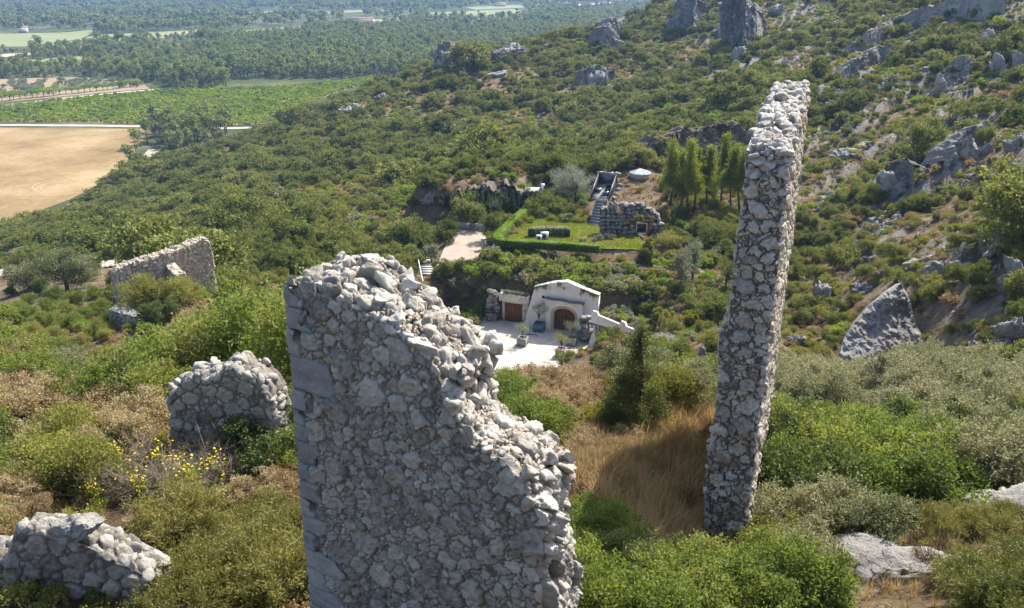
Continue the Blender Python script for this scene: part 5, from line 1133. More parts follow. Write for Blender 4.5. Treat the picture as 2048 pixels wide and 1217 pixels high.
cliff_band('broken grey rock ledges under the long cliff band', [(1684, 138), (1720, 120), (1760, 96), (1800, 92), (1850, 88)], [(1690, 172), (1720, 160), (1760, 130), (1800, 112), (1850, 104)], 72, amp=1.1, sc=.2, back=3)
cliff_band('dark quarried rock face behind the row of cypresses', [(842, 425), (880, 392), (940, 372), (1000, 372), (1060, 380), (1082, 392)], [(846, 440), (880, 441), (940, 446), (1000, 441), (1060, 424), (1082, 420)], 73, 'cliff', amp=1.5, ymin=60, sc=.35, back=4, lean=.15)
cliff_band('dark striated quarry face behind the pine trees', [(1278, 296), (1320, 285), (1380, 262), (1440, 250), (1510, 262)], [(1285, 318), (1330, 318), (1390, 320), (1450, 322), (1520, 325)], 74, 'cliff', amp=1.6, sc=.3, ymin=60, back=4)
cliff_band('steep craggy cliff with clefts at the top of the slope', [(1436, 6), (1455, -12), (1485, -8), (1512, 20), (1524, 50)], [(1446, 96), (1465, 108), (1490, 106), (1512, 92), (1526, 82)], 75, amp=2.6, sc=.2, back=6)
cliff_band('pale cliff face at the top of the slope, left of the steep craggy cliff', [(1346, 10), (1362, -12), (1385, -8), (1402, 22)], [(1352, 58), (1370, 66), (1386, 62), (1402, 52)], 76, amp=2.2, sc=.2, back=6)
cliff_band('pale sloping rock tower on the skyline left of the cliffs', [(1200, 84), (1214, 52), (1232, 38), (1250, 44)], [(1200, 104), (1216, 108), (1232, 96), (1250, 74)], 77, amp=2.0, sc=.2, back=6)
cliff_band('sheer pale face of the tooth shaped rock by the forest edge', [(868, 108), (876, 92), (898, 87), (912, 98), (922, 122)], [(868, 140), (880, 148), (898, 146), (912, 140), (924, 136)], 78, amp=1.7, sc=.22, back=5)
cliff_band('dark streaked sheer face of the square rock in the scrub', [(1156, 172), (1172, 142), (1200, 132), (1228, 142), (1234, 162)], [(1156, 184), (1176, 190), (1198, 186), (1220, 174), (1236, 166)], 79, amp=1.7, sc=.22, back=5)
cliff_band('jagged shaded cliff step among the bushes on the right slope', [(1752, 352), (1775, 330), (1800, 322), (1825, 340)], [(1752, 392), (1778, 400), (1802, 394), (1826, 384)], 80, amp=1.0, sc=.25, back=3)
cliff_band('streaked rock wall descending along the upper right slope', [(1888, 320), (1915, 284), (1945, 262), (1980, 240)], [(1892, 344), (1920, 326), (1950, 300), (1984, 276)], 81, amp=.8, sc=.22, back=3)
cliff_band('banded cliff above the rock rib on the right', [(1925, 505), (1955, 482), (1995, 474), (2040, 452)], [(1925, 528), (1960, 520), (2000, 512), (2045, 498)], 83, amp=.7, sc=.3, back=3)
# stony ground at the bottom right corner and by the tall wall's foot
outcrop('white weathered bedrock in the bottom right corner', 1790, 1160, 330, 90, 301, depthf=.55, n=3, ymin=8, sub=5, rough=.2, strata=.25, sink=.42, dims=(2.6, 1.5, .5))
outcrop('pale bedrock rising at the right edge beside the junipers', 2030, 1040, 190, 70, 302, depthf=.6, n=2, ymin=8, sub=5, rough=.2, strata=.25, sink=.4, dims=(1.7, 1.3, .7))
outcrop('white bedrock with fallen stones at the left foot of the tall wall', 585, 1190, 120, 60, 303, n=4, ymin=8, sub=4, sink=.4, dims=(.55, .45, .25))
outcrop('grey rock lump under the fig bush left of the tall wall', 500, 760, 40, 20, 304, n=2, ymin=8, dims=(.4, .4, .25))
# ------------------------------------------------------------------ plain: fields, roads, farmhouses
def pp(L): return [tuple(plain(u, v)) for u, v in L]
VINE = pp([(-120, 214), (0, 213), (150, 197), (300, 183), (420, 178), (560, 174), (680, 163), (755, 151), (740, 166), (660, 190), (610, 215), (570, 240), (520, 249), (440, 252), (300, 248), (140, 245), (0, 244), (-120, 244)])
DRY = pp([(-160, 255), (0, 256), (120, 257), (310, 259), (300, 275), (268, 292), (275, 330), (230, 356), (140, 400), (0, 452), (-160, 500)])
ORCH = pp([(-120, 160), (0, 158), (150, 155), (280, 164), (300, 178), (150, 191), (0, 206), (-120, 210)])
poly_sheet('dry_field', DRY, .10, 'fieldsoil', label='large dry stubble field at the left', cat='field', kind='structure')
poly_sheet('vineyard_soil', VINE, .10, 'vinesoil', label='bare soil under the green vineyard', cat='field', kind='structure')
poly_sheet('orchard_soil', ORCH, .10, 'orchardsoil', label='tan soil of the small orchard', cat='field', kind='structure')
FARF = [([(-60, 96), (0, 68), (120, 66), (192, 60), (172, 74), (110, 92)], 'farfield'), ([(110, 88), (200, 70), (400, 60), (398, 70), (300, 79), (200, 85)], 'farfield'), ([(424, 66), (600, 53), (625, 58), (560, 68), (460, 73)], 'farfield'),
        ([(850, 26), (1030, 19), (1062, 29), (890, 33)], 'farfield'), ([(930, 15), (1040, 10), (1050, 16), (950, 20)], 'farfield'), ([(1100, 12), (1240, 4), (1300, 8), (1200, 15)], 'tanfield'), ([(-50, 111), (0, 109), (66, 106), (60, 112), (0, 115)], 'tanfield'), ([(30, 122), (180, 112), (190, 118), (60, 126)], 'farfield'), ([(480, 26), (560, 22), (570, 26), (500, 29)], 'farfield')]
FARF += [([(300, 92), (420, 84), (470, 88), (340, 97)], 'farfield'), ([(640, 46), (800, 36), (830, 40), (680, 51)], 'farfield'), ([(200, 40), (330, 34), (340, 38), (220, 44)], 'tanfield'), ([(640, 24), (760, 19), (770, 22), (660, 28)], 'farfield'), ([(100, 20), (260, 16), (270, 19), (110, 23)], 'farfield')]
FARP = []
for i, (L_, mt) in enumerate(FARF):
    P = pp(L_); FARP.append(P); poly_sheet('field', P, .15, mt, label='pale far field among the woods on the plain', cat='field', kind='structure')
def road(name, pts, w, mat, z0=.16, label='', kind='structure', ground=False, step=2.5):
    P = np.array([p[:2] for p in pts]); sg = np.linalg.norm(np.diff(P, axis=0), axis=1); s = np.concatenate([[0], np.cumsum(sg)]); n = max(int(s[-1]/step), 2); t = np.linspace(0, s[-1], n)
    C = np.stack([np.interp(t, s, P[:, i]) for i in (0, 1)], 1)
    for _ in range(6): C[1:-1] = C[1:-1]*.5+(C[:-2]+C[2:])*.25
    T = np.gradient(C, axis=0); T /= np.linalg.norm(T, axis=1)[:, None]; Nn = np.stack([-T[:, 1], T[:, 0]], 1)
    k = np.linspace(-.5, .5, 5); X = C[:, None]+Nn[:, None]*(k*w)[None, :, None]; X = X+Nn[:, None]*(fbm2(C[:, 0], C[:, 1], .25, 2, 3)*.35)[:, None, None]
    Zm = H(C[:, 0], C[:, 1])[:, None]+0*k if ground else np.zeros((n, 5)); Zm = np.maximum(Zm, H(X[..., 0], X[..., 1])) if ground else Zm
    q = MB(); q.add(np.concatenate([X, (Zm+z0)[..., None]], -1).reshape(-1, 3), gridF(n, 5)); ROADS.append(C)
    return tag(q.build(name, M[mat]), label, 'road', kind=kind)
ROADS = []
road('road', pp([(-120, 252), (0, 251), (150, 252), (310, 254), (450, 258), (515, 256)]), 5.5, 'road', label='white gravel road along the top of the dry field')
road('road', pp([(-120, 224), (0, 213), (60, 206), (150, 195), (230, 187), (310, 180)]), 5.5, 'road', .2, label='white track between the orchard and the vineyard')
road('road', pp([(310, 300), (296, 314), (300, 330), (312, 345)]), 5.0, 'road', .22, label='short piece of white road showing between the holm oaks')
road('road', pp([(200, 82), (300, 72), (420, 62), (440, 56)]), 6, 'tanfield', .25, label='pale track between far fields')
road('road', [gp(u, v, ymin=80) for u, v in [(-160, 572), (-60, 561), (0, 553), (90, 541), (180, 531), (265, 524), (330, 516)]], 4.6, 'road', .18, ground=True, label='pale gravel road passing behind the long sunlit ruin wall')
for k, (du, dv) in enumerate([(0, 0), (6, 3), (14, 1)]):
    tc_ = [plain(105+du+40*math.cos(t), 376+dv+13*math.sin(t)) for t in np.linspace(1.9, 5.4, 16)]
    road('tyre_track', tc_, .7, 'tyre', .14+.004*k, label='curved pale tyre tracks crossing the dry stubble field', step=1.5)
def farmhouse(u, v, L_, W_, h, rz, label):
    p = plain(u, v); r = empty('farmhouse', (*p, 0), rz, label=label, cat='farmhouse')
    q = MB(); q.box(-L_/2, L_/2, -W_/2, W_/2, 0, h); q.build('wall', M['plaster'], r)
    q = MB(); V = [(-L_/2-.4, -W_/2-.4, h+.01), (L_/2+.4, -W_/2-.4, h+.01), (L_/2+.4, W_/2+.4, h+.01), (-L_/2-.4, W_/2+.4, h+.01), (-L_/2-.4, 0, h+W_*.22), (L_/2+.4, 0, h+W_*.22)]
    q.add(V, [[0, 1, 5, 4], [2, 3, 4, 5], [0, 4, 3], [1, 2, 5], [3, 2, 1, 0]]); q.build('roof', M['roof'], r)
    q = MB()
    for x in np.arange(-L_/2+2, L_/2-1, 4): q.box(x, x+1.1, -W_/2-.06, -W_/2+.02, .9, 2.3)
    q.build('window_row', M['glassdark'], r); r_ = r
for a in [(722, 46, 36, 9, 5, -.1, 'long farmhouse with a pale tiled roof at the edge of the far forest'), (47, 66, 9, 8, 6, .2, 'small white house beside the far left field'), (331, 25, 14, 9, 6, 0, 'white house far off among trees left of centre'), (425, 30, 12, 9, 6, .3, 'small far house among hedgerows'),
          (826, 12, 20, 9, 6, .1, 'pale farmhouse far off near the middle'), (1000, 13, 24, 9, 6, 0, 'far farmhouse behind a green field'), (1130, 14, 30, 9, 6, .1, 'long far farmhouse right of the green fields'), (620, 18, 18, 9, 6, .1, 'far pale house in the blue woods'), (590, 17, 10, 8, 6, .3, 'very small far house in the blue woods')]: farmhouse(*a)
# ------------------------------------------------------------------ instancing of uncountable growth
def scatter_group(protos):
    c = bpy.data.collections.new('growth')
    for o in protos:
        c.objects.link(o)
    return c
def gn_scatter(name, protos, pos, idx, scl, rot, label, cat):
    """one object: points carrying instances of the prototype plants (a point's idx picks the plant)"""
    if len(pos) == 0: return None
    order = sorted(range(len(protos)), key=lambda i: protos[i].name); rank = np.empty(len(protos), int)
    for r_, i in enumerate(order): rank[i] = r_
    me = bpy.data.meshes.new(name); pos = np.asarray(pos, float); me.vertices.add(len(pos)); me.vertices.foreach_set('co', pos.ravel().astype(np.float32))
    for nm, ty, v in (('pick', 'INT', rank[np.asarray(idx)]), ('size', 'FLOAT_VECTOR', np.asarray(scl, float)), ('turn', 'FLOAT_VECTOR', np.asarray(rot, float))):
        a = me.attributes.new(nm, ty, 'POINT'); a.data.foreach_set('value' if ty == 'INT' else 'vector', np.ascontiguousarray(v.ravel() if ty != 'INT' else v.astype(np.int32), dtype=np.int32 if ty == 'INT' else np.float32))
    ob = bpy.data.objects.new(name, me); COL.objects.link(ob)
    g = bpy.data.node_groups.new(name, 'GeometryNodeTree'); g.interface.new_socket('Geometry', in_out='INPUT', socket_type='NodeSocketGeometry'); g.interface.new_socket('Geometry', in_out='OUTPUT', socket_type='NodeSocketGeometry')
    n = g.nodes.new; gi = n('NodeGroupInput'); go = n('NodeGroupOutput'); ip = n('GeometryNodeInstanceOnPoints'); ci = n('GeometryNodeCollectionInfo')
    ci.inputs['Collection'].default_value = scatter_group(protos); ci.inputs['Separate Children'].default_value = True; ci.inputs['Reset Children'].default_value = True
    def na(nm, ty):
        q = n('GeometryNodeInputNamedAttribute'); q.data_type = ty; q.inputs[0].default_value = nm; return [o for o in q.outputs if o.enabled][0]
    L = g.links.new; m2p = n('GeometryNodeMeshToPoints'); L(gi.outputs[0], m2p.inputs[0]); L(m2p.outputs[0], ip.inputs['Points']); L(ci.outputs[0], ip.inputs['Instance']); ip.inputs['Pick Instance'].default_value = True
    L(na('pick', 'INT'), ip.inputs['Instance Index']); e2r = n('FunctionNodeEulerToRotation'); L(na('turn', 'FLOAT_VECTOR'), e2r.inputs[0]); L(e2r.outputs[0], ip.inputs['Rotation']); L(na('size', 'FLOAT_VECTOR'), ip.inputs['Scale']); L(ip.outputs[0], go.inputs[0])
    md = ob.modifiers.new('growth', 'NODES'); md.node_group = g
    return tag(ob, label, cat, kind='stuff')
def yaw(n, rng, tilt=0): r = np.zeros((n, 3)); r[:, 2] = rng.uniform(0, 6.28, n); r[:, :2] = rng.normal(0, tilt, (n, 2)) if tilt else 0; return r
# ------------------------------------------------------------------ plants of the hillside
SP = {
 'oak': [shrub_proto('oak_shrub', 'oak', 1.5, 1.75, 12, 150, 16, .17, .10, 200+i, .40, tonesd=.2) for i in range(4)],
 'kermes': [shrub_proto('low_shrub', 'kermes', 1.05, .95, 9, 100, 15, .13, .07, 210+i, .48, tonesd=.2) for i in range(3)],
 'brown': [shrub_proto('dry_shrub', 'brownshrub', .95, .8, 8, 85, 14, .16, .045, 220+i, .55) for i in range(2)],
 'lime': [shrub_proto('green_shrub', 'lime', 1.2, 1.2, 9, 110, 16, .15, .09, 230+i, .45) for i in range(2)],
 'silver': [shrub_proto('silver_shrub', 'silver', 1.0, .9, 8, 70, 12, .17, .06, 240, .5)],
 'yellow': [shrub_proto('yellow_shrub', 'yellowgreen', 1.1, 1.2, 8, 80, 13, .17, .1, 241, .45)],
 'grey': [shrub_proto('grey_shrub', 'greybush', 1.2, 1.3, 9, 85, 13, .19, .1, 242+i, .45) for i in range(2)],
}
GROUPN = {'oak': ('holm oak shrub', 'rounded dark green'), 'kermes': ('low scrub bush', 'low olive green'), 'brown': ('dry scrub bush', 'low brownish dry'), 'lime': ('green shrub', 'fresh bright green'), 'silver': ('silver shrub', 'low silvery'), 'yellow': ('yellow green shrub', 'yellow green'), 'grey': ('grey green shrub', 'soft grey green')}
SP['fineoak'] = [shrub_proto('oak_shrub', 'oak', 1.5, 1.75, 14, 300, 24, .105, .06, 260+i, .34, tonesd=.2) for i in range(3)]; SP['finekermes'] = [shrub_proto('low_shrub', 'kermes', 1.05, .95, 10, 190, 20, .085, .045, 265+i, .42, tonesd=.2) for i in range(2)]
rng = np.random.default_rng(99)
# bare ground round things
AVOID = [COURT, PARK, [tuple(p) for p in (lg-lg.mean(0))*1.06+lg.mean(0)], VINE, DRY, ORCH]
AVOID += [[tuple(fac(e, n)[:2]) for e, n in [(-.9, 1), (-.9, -.8), (11.3, -.8), (11.3, 1)]], [pz(u, v, Z_LAWN+1.5) for u, v in [(1170, 470), (1180, 378), (1240, 380), (1330, 410), (1330, 480)]]]
AVOID += [[(-9, 38), (3, 38), (8, 52), (11, 66), (13, 77), (-9, 80)], [tuple(gp(u, v, ymin=60)[:2]) for u, v in [(850, 570), (880, 520), (895, 450), (872, 448), (840, 500), (830, 560)]]]
AVOID += [[tuple(gp(u, v, ymin=50)[:2]) for u, v in [(-140, 585), (-20, 556), (100, 540), (270, 523), (335, 520), (300, 560), (240, 580), (232, 640), (-140, 660)]]]
MOUND = [pz(u, v, Z_LAWN+2) for u, v in [(1212, 396), (1235, 350), (1300, 335), (1330, 365), (1324, 408), (1250, 410)]]
RA = np.concatenate([r[::2] for r in ROADS]); RK = np.array(ROCKS)
def blocked(x, y, pad=0.):
    b = np.zeros(x.shape, bool)
    for P in AVOID: b |= inpoly(x, y, P)
    for i in range(0, len(x), 4000):
        s = slice(i, i+4000); b[s] |= (np.hypot(x[s, None]-RA[:, 0], y[s, None]-RA[:, 1]).min(1) < 3.4+pad)
        b[s] |= (np.hypot(x[s, None]-RK[:, 0], y[s, None]-RK[:, 1])-RK[:, 2]*.8 < 0).any(1)
    return b
def jitter_polar(r0, r1, th0, th1, sp, rng):
    """roughly even random points in a sector; sp(r) is the spacing"""
    out = []; r = r0
    while r < r1:
        s = sp(r); n = int((th1-th0)*r/s); t = th0+(np.arange(n)+rng.uniform(-.5, .5, n)+.5)/max(n, 1)*(th1-th0); rr = r+rng.uniform(-.5, .5, n)*s
        out.append(np.stack([rr*np.sin(t), rr*np.cos(t)], 1)); r += s*.92
    return np.concatenate(out)
X = jitter_polar(44, 560, R(-37), R(38), lambda r: 1.65 if r < 130 else (2.1 if r < 260 else 2.7), rng)
z = H(X[:, 0], X[:, 1]); r = np.hypot(*X.T)
az = np.degrees(np.arctan2(X[:, 0], X[:, 1]))
keep = (z > .7) & ~((r > 480) & (az < 3))
n1 = fbm2(X[:, 0], X[:, 1], .045, 4, 31); n2 = fbm2(X[:, 0], X[:, 1], .16, 3, 33); n3 = fbm2(X[:, 0], X[:, 1], .02, 3, 35)
right = sstep(14, 22, az)*sstep(250, 120, r)
bare = (n2+.5*n1 > .76) | ((n2 > .34) & (rng.random(len(X)) < .22*right+.08))
keep &= ~bare; keep &= np.hypot(X[:, 0]-skp[0], X[:, 1]-skp[1]-0) > 4.5; keep &= np.hypot(X[:, 0]-skp[0]*.955, X[:, 1]-skp[1]*.955) > 4.0; keep &= ~blocked(X[:, 0], X[:, 1]); keep &= ~(inpoly(X[:, 0], X[:, 1], MOUND))
X = X[keep]; z = z[keep]; r = r[keep]; az = az[keep]; n1 = n1[keep]; n2 = n2[keep]; n3 = n3[keep]; n = len(X); right = right[keep]
u_ = rng.random(n); oakp = np.clip(.44+.75*n1-.12*right+.12*sstep(250, 150, r)*sstep(5, -10, az), .06, .93)
kind = np.where(u_ < oakp, 0, np.where(u_ < oakp+(1-oakp)*.52, 1, np.where(u_ < oakp+(1-oakp)*(.70+.12*right), 2, np.where(u_ < oakp+(1-oakp)*.86, 3, np.where(u_ < oakp+(1-oakp)*.90, 4, np.where(u_ < oakp+(1-oakp)*.94, 5, 6))))))
kn = ['oak', 'kermes', 'brown', 'lime', 'silver', 'yellow', 'grey']
base = np.array([1.12, 1.0, .95, .9, .85, .8, 1.0])[kind]
scl = base*rng.lognormal(0, .32, n)*np.where(kind == 0, 1+.45*np.clip(n1, -.5, .8), 1)*(1-.16*right)
scl *= np.interp(r, [44, 90, 300, 560], [.72, .92, 1.1, 1.25])
# a few real trees among the scrub
big = (kind == 0) & (rng.random(n) < .05); scl[big] *= rng.uniform(1.3, 1.8, big.sum())
# scrub on the planted roof and bank by the house is denser and greener
hd = np.hypot(X[:, 0]-8, X[:, 1]-92); nearh = hd < 17
kind = np.where(nearh & (rng.random(n) < .55), rng.choice([0, 3, 4, 6, 5, 1], n), kind); scl = np.where(nearh, np.clip(scl*.85, .4, 1.0), scl)
nr = (X[:, 0] < -8) & (X[:, 0] > -42) & (X[:, 1] < 66); kind = np.where(nr & (kind == 0), rng.choice([1, 2, 3], n), kind); scl = np.where(nr, np.minimum(scl*.6, .62), scl)
pos = np.column_stack([X, z-.08*scl])
vis = visible(X[:, 0], X[:, 1], z+1.2*scl); pu, pv, pd_ = proj(pos); inf = (pu > -30) & (pu < 2078) & (pv > -40) & (pv < 1260) & vis
LM = [('the arched house front', fac(6, -3)), ('the parking area', [-5, 110]), ('the lawn terrace', [8, 110]), ('the cypress row', [-4, 128]), ('the metal entrance hood', [14, 121]), ('the skylight mound', [20, 131]), ('the pine group', [29, 124]), ('the long sunlit ruin wall', [-30, 60]), ('the pale gravel road', [-68, 124]),
      ('the dry stubble field', plain(300, 350)), ('the vineyard corner', plain(560, 250)), ('the tooth shaped rock', [-26, 360]), ('the dark streaked square rock', gp(1190, 186)), ('the quarry face behind the pines', gp(1390, 322)), ('the big grey rock slab', [28, 65]), ('the long grey cliff band', gp(1800, 70)), ('the shaded rock face on the right slope', gp(1785, 392)),
      ('the stony right edge', gp(2035, 600)), ('the upper craggy cliffs', gp(1478, 95)), ('the garden steps', gp(845, 552)), ('the leaning rock fin', gp(1222, 110)), ('the pillar foot on the far side', [14, 55]), ('the middle of the scrub slope', gp(900, 300)), ('the left scrub slope', gp(420, 420)), ('the slope above the road', gp(150, 470)), ('the upper middle slope', gp(1050, 200)), ('the right slope behind the pillar', gp(1650, 470)), ('the top of the right slope', gp(1700, 30))]
LMX = np.array([np.asarray(a[1])[:2] for a in LM])
LMN = [a[0] for a in LM]
score = np.where(inf, scl/pd_, 0)
ind = np.zeros(n, bool)
for ks in ((0,), (1,), (2,), (3,), (4, 5, 6)):
    q = np.isin(kind, ks); o_ = np.argsort(-np.where(q, score, 0))[:300]; o_ = o_[(score[o_] > 0) & q[o_]]; ind[o_] = True
lmi = np.array([np.argmin(np.hypot(*(LMX-x).T)/(1+.002*np.hypot(*x))) for x in X])
for i in np.nonzero(ind)[0]:
    k = kn[kind[i]]; nm, ad = GROUPN[k]; pk = SP['fine'+k] if k in ('oak', 'kermes') and r[i] < 150 else SP[k]; pr = pk[i % len(pk)]
    o = bpy.data.objects.new(nm.replace(' ', '_'), pr.data); COL.objects.link(o); o.location = tuple(pos[i]); o.rotation_euler = (0, 0, rng.uniform(0, 6.28)); o.scale = (scl[i], scl[i]*rng.uniform(.9, 1.1), scl[i]*rng.uniform(.85, 1.15))
    lb = f"{ad} {nm} growing near {LMN[lmi[i]]}"; tag(o, lb, 'shrub', lb.replace(ad+' ', ad+' ')+' ones')
    o['group'] = f"{nm}s near {LMN[lmi[i]]}"
rest = ~ind & (inf | (rng.random(n) < .6))
protos = [p for k in kn for p in SP[k]]; off = np.cumsum([0]+[len(SP[k]) for k in kn])
pi = np.array([off[k]+rng.integers(len(SP[kn[k]])) for k in kind])
fo = len(protos); protos += SP['fineoak']+SP['finekermes']; pi = np.where((r < 140) & (kind == 0), fo+rng.integers(0, 3, n), np.where((r < 140) & (kind == 1), fo+3+rng.integers(0, 2, n), pi))
s3 = scl[:, None]*np.column_stack([np.ones(n), rng.uniform(.9, 1.1, n), rng.uniform(.85, 1.15, n)])
gn_scatter('scrub', protos, pos[rest], pi[rest], s3[rest], yaw(rest.sum(), rng), 'dense garrigue scrub of mixed evergreen shrubs covering the hillside', 'scrub')
# small dry tufts and cushions between the shrubs
def tuft_proto(name, mat, nb, L, Wd, spread, seed, up=1.0):
    rg = np.random.default_rng(seed); q = MB(); a = rg.uniform(0, 6.28, nb); t = np.abs(rg.normal(0, spread, nb)); d = np.stack([np.cos(a)*np.sin(t), np.sin(a)*np.sin(t), np.cos(t)*up], 1); b = np.stack([-np.sin(a), np.cos(a), 0*a], 1)+rg.normal(0, .3, (nb, 3)); b /= np.linalg.norm(b, axis=1)[:, None]
    l = (L*rg.uniform(.5, 1.2, nb))[:, None]; o = rg.normal(0, L*.12, (nb, 3))*np.array([1, 1, 0]); w = Wd*.5
    m = o+d*l*.55; e = o+d*l+np.stack([np.cos(a), np.sin(a), -.6+0*a], 1)*l*.25*rg.random((nb, 1))
    V = np.stack([o-b*w, o+b*w, m+b*w*.9, m-b*w*.9, e+b*w*.25, e-b*w*.25], 1); i = np.arange(nb)[:, None]*6
    q.add(V.reshape(-1, 3), np.concatenate([i+np.array([[0, 1, 2, 3]]), i+np.array([[3, 2, 4, 5]])]), np.repeat(np.clip(rg.normal(.5, .25, nb), 0, 1), 6)); return q.build(name, M[mat], link=False)
TF = [tuft_proto('grass_tuft', 'straw', 70, .55, .012, .55, 401), tuft_proto('grass_tuft', 'straw', 60, .42, .011, .8, 402), tuft_proto('grass_tuft', 'brownshrub', 50, .35, .012, .8, 403)]
X = jitter_polar(40, 190, R(-35), R(36), lambda r: 1.3, rng); X = X[~blocked(X[:, 0], X[:, 1])]; z = H(X[:, 0], X[:, 1]); k = (z > 1) & (rng.random(len(X)) < .8) & visible(X[:, 0], X[:, 1], z+.4); X = X[k]; z = z[k]; n = len(X)
lowp = [shrub_proto('cushion', 'brownshrub', .5, .38, 5, 26, 9, .12, .04, 411, .6), shrub_proto('cushion', 'kermes', .5, .4, 5, 26, 9, .11, .06, 412, .6), shrub_proto('cushion', 'straw', .5, .35, 5, 26, 9, .14, .03, 413, .6)]
gn_scatter('dwarf_scrub', lowp, np.column_stack([X, z-.02]), rng.choice(3, n, p=[.4, .3, .3]), rng.uniform(.5, 1.5, n)[:, None]*np.ones((1, 3)), yaw(n, rng), 'small dry cushion plants on bare patches of the hillside', 'scrub')
# ------------------------------------------------------------------ plain: vines, orchard, woods
vp = [shrub_proto('vine', 'vine', 1.0, 1.2, 7, 36, 12, .26, .22, 420+i, .5) for i in range(3)]
P = np.array(VINE); a_ = plain(0, 244); b_ = plain(450, 252); dv = (b_-a_)/np.linalg.norm(b_-a_); nv_ = np.array([-dv[1], dv[0]]); ss_ = (P-a_)@dv; nn_ = (P-a_)@nv_
S_, T_ = np.meshgrid(np.arange(ss_.min(), ss_.max(), 1.7), np.arange(nn_.min(), nn_.max(), 2.5)); S_ = S_+rng.normal(0, .25, S_.shape); T_ = T_+rng.normal(0, .12, T_.shape)
Q = a_+dv*S_[..., None]+nv_*T_[..., None]; Q = Q.reshape(-1, 2); pu, pv, _ = proj(np.column_stack([Q, 0*Q[:, 0]])); k = inpoly(Q[:, 0], Q[:, 1], VINE) & (pu > -60) & (rng.random(len(Q)) > .05+.12*(fbm2(Q[:, 0], Q[:, 1], .05, 3, 3) > .45)); Q = Q[k]; n = len(Q)
gn_scatter('vines', vp, np.column_stack([Q, np.full(n, .1)]), rng.integers(0, 3, n), rng.lognormal(-.08, .28, n)[:, None]*np.ones((1, 3)), yaw(n, rng), 'rows of bright green vines covering the vineyard', 'vines')
fr = tree_obj('fruit_tree', 'lime', 'bark', 1.1, np.array([(1.1*math.cos(t), 1.1*math.sin(t), 2.3, .95, .7) for t in np.arange(6)*1.05]+[(0, 0, 2.7, 1.1, .7)]), 80, 9, .32, .2, 430, (0, 0, 0), r0=.14, nlimb=6)
frp = []
for i in range(24): frp.append((6+i*11.6+rng.normal(0, 1.5), 203-i*1.27+rng.normal(0, .4)))
for i in range(7): frp.append((10+i*17, 196-i*1.5))
for i, (u, v) in enumerate(frp):
    p = plain(u, v); l = f"round green fruit tree in the roadside row above the vineyard track" if i < 24 else 'round green fruit tree in the second orchard row'
    if i == 0: o = fr; o.location = (*p, .1); tag(o, l, 'fruit tree', 'fruit trees in the roadside orchard row'); o.scale = (1.35,)*3
    else: copy_thing(fr, (*p, .1), rng.uniform(0, 6.28), 1.35*rng.uniform(.8, 1.15), l, 'fruit trees in the roadside orchard row' if i < 24 else 'fruit trees in the second orchard row')
og = shrub_proto('grey_bush', 'olive', 1.6, 1.9, 9, 70, 10, .3, .12, 433, .5)
for i in range(105):
    u = rng.uniform(0, 285); v = rng.uniform(163, 186-.04*u); p = plain(u, v)
    o = bpy.data.objects.new('olive_bush', og.data); COL.objects.link(o); o.location = (*p, .1); s = rng.uniform(1.0, 1.8); o.scale = (s, s, s); o.rotation_euler = (0, 0, rng.uniform(0, 6.28)); tag(o, 'grey green olive bush in the orchard behind the fruit tree row', 'olive bush', 'olive bushes in the small orchard')
def pine_lobes(hh, rad, rg, n=9):
    return np.array([(rad*.6*math.cos(t)*q, rad*.6*math.sin(t)*q, hh*z_, rad*.42, rad*.30) for t, q, z_ in zip(rg.uniform(0, 6.28, n), rg.uniform(.2, 1, n), rg.uniform(.5, .93, n))]+[(0, 0, hh*.93, rad*.4, rad*.35)])
def far_tree(name, mat, hh, rad, seed, ncl=55, nl=9, L=.75, Wd=.42):
    rg = np.random.default_rng(seed); q = MB(); clump_foliage(q, pine_lobes(hh, rad, rg), ncl, nl, L, Wd, rg, .5, tonesd=.2); q.tube([(0, 0, -.3), (.1, 0, hh*.4), (0, 0, hh*.9)], [hh*.022, hh*.016, hh*.006], 5, .2); o = q.build(name, M[mat], link=False); return o
FT = [far_tree('aleppo_pine', 'farpine', 9.5, 3.4, 440+i) for i in range(4)]+[shrub_proto('holm_oak', 'oak', 2.6, 4.2, 10, 60, 10, .6, .4, 446+i, .5) for i in range(2)]+[far_tree('holm_oak', 'greybush', 6, 3.0, 449)]
X = jitter_polar(330, 1150, R(-36), R(30), lambda r: 5.2 if r < 700 else 6.2, rng); z = H(X[:, 0], X[:, 1]); r = np.hypot(*X.T)
pu, pv, _ = proj(np.column_stack([X, z])); fn = fbm2(X[:, 0], X[:, 1], .012, 3, 51); fk = (z < 1.5)
for P in [VINE, DRY, ORCH]: fk &= ~inpoly(X[:, 0], X[:, 1], P)
for P in FARP:
    for m_ in (0, 25, 50, 75): fk &= ~inpoly(X[:, 0]*(1+m_/r), X[:, 1]*(1+m_/r), P)
fk &= ~blocked(X[:, 0], X[:, 1], 3)
open_ = sstep(.1, .5, fn)*sstep(500, 150, pu); fk &= rng.random(len(X)) > .06+.6*open_
fk &= ~((pv > 165) & (pu < 330) & (pu > -200) & (pv < 260)); fk &= (pu > -60) & (pu < 1500) & (pv > 10) & ~((pu > 455) & (pv > 158) & (pu < 800))
X = X[fk]; z = z[fk]; n = len(X); pu = pu[fk]; pv = pv[fk]
vis = visible(X[:, 0], X[:, 1], z+7)
X = X[vis]; z = z[vis]; pu = pu[vis]; pv = pv[vis]; n = len(X); tk = np.where(rng.random(n) < .68-.3*sstep(300, 0, pu), rng.integers(0, 4, n), rng.integers(4, 7, n)); sc = rng.lognormal(0, .2, n)*np.where(tk < 4, 1.0, 1.0)
d = np.hypot(*X.T); top = np.argsort(d/sc)[:600]; ind = np.zeros(n, bool)
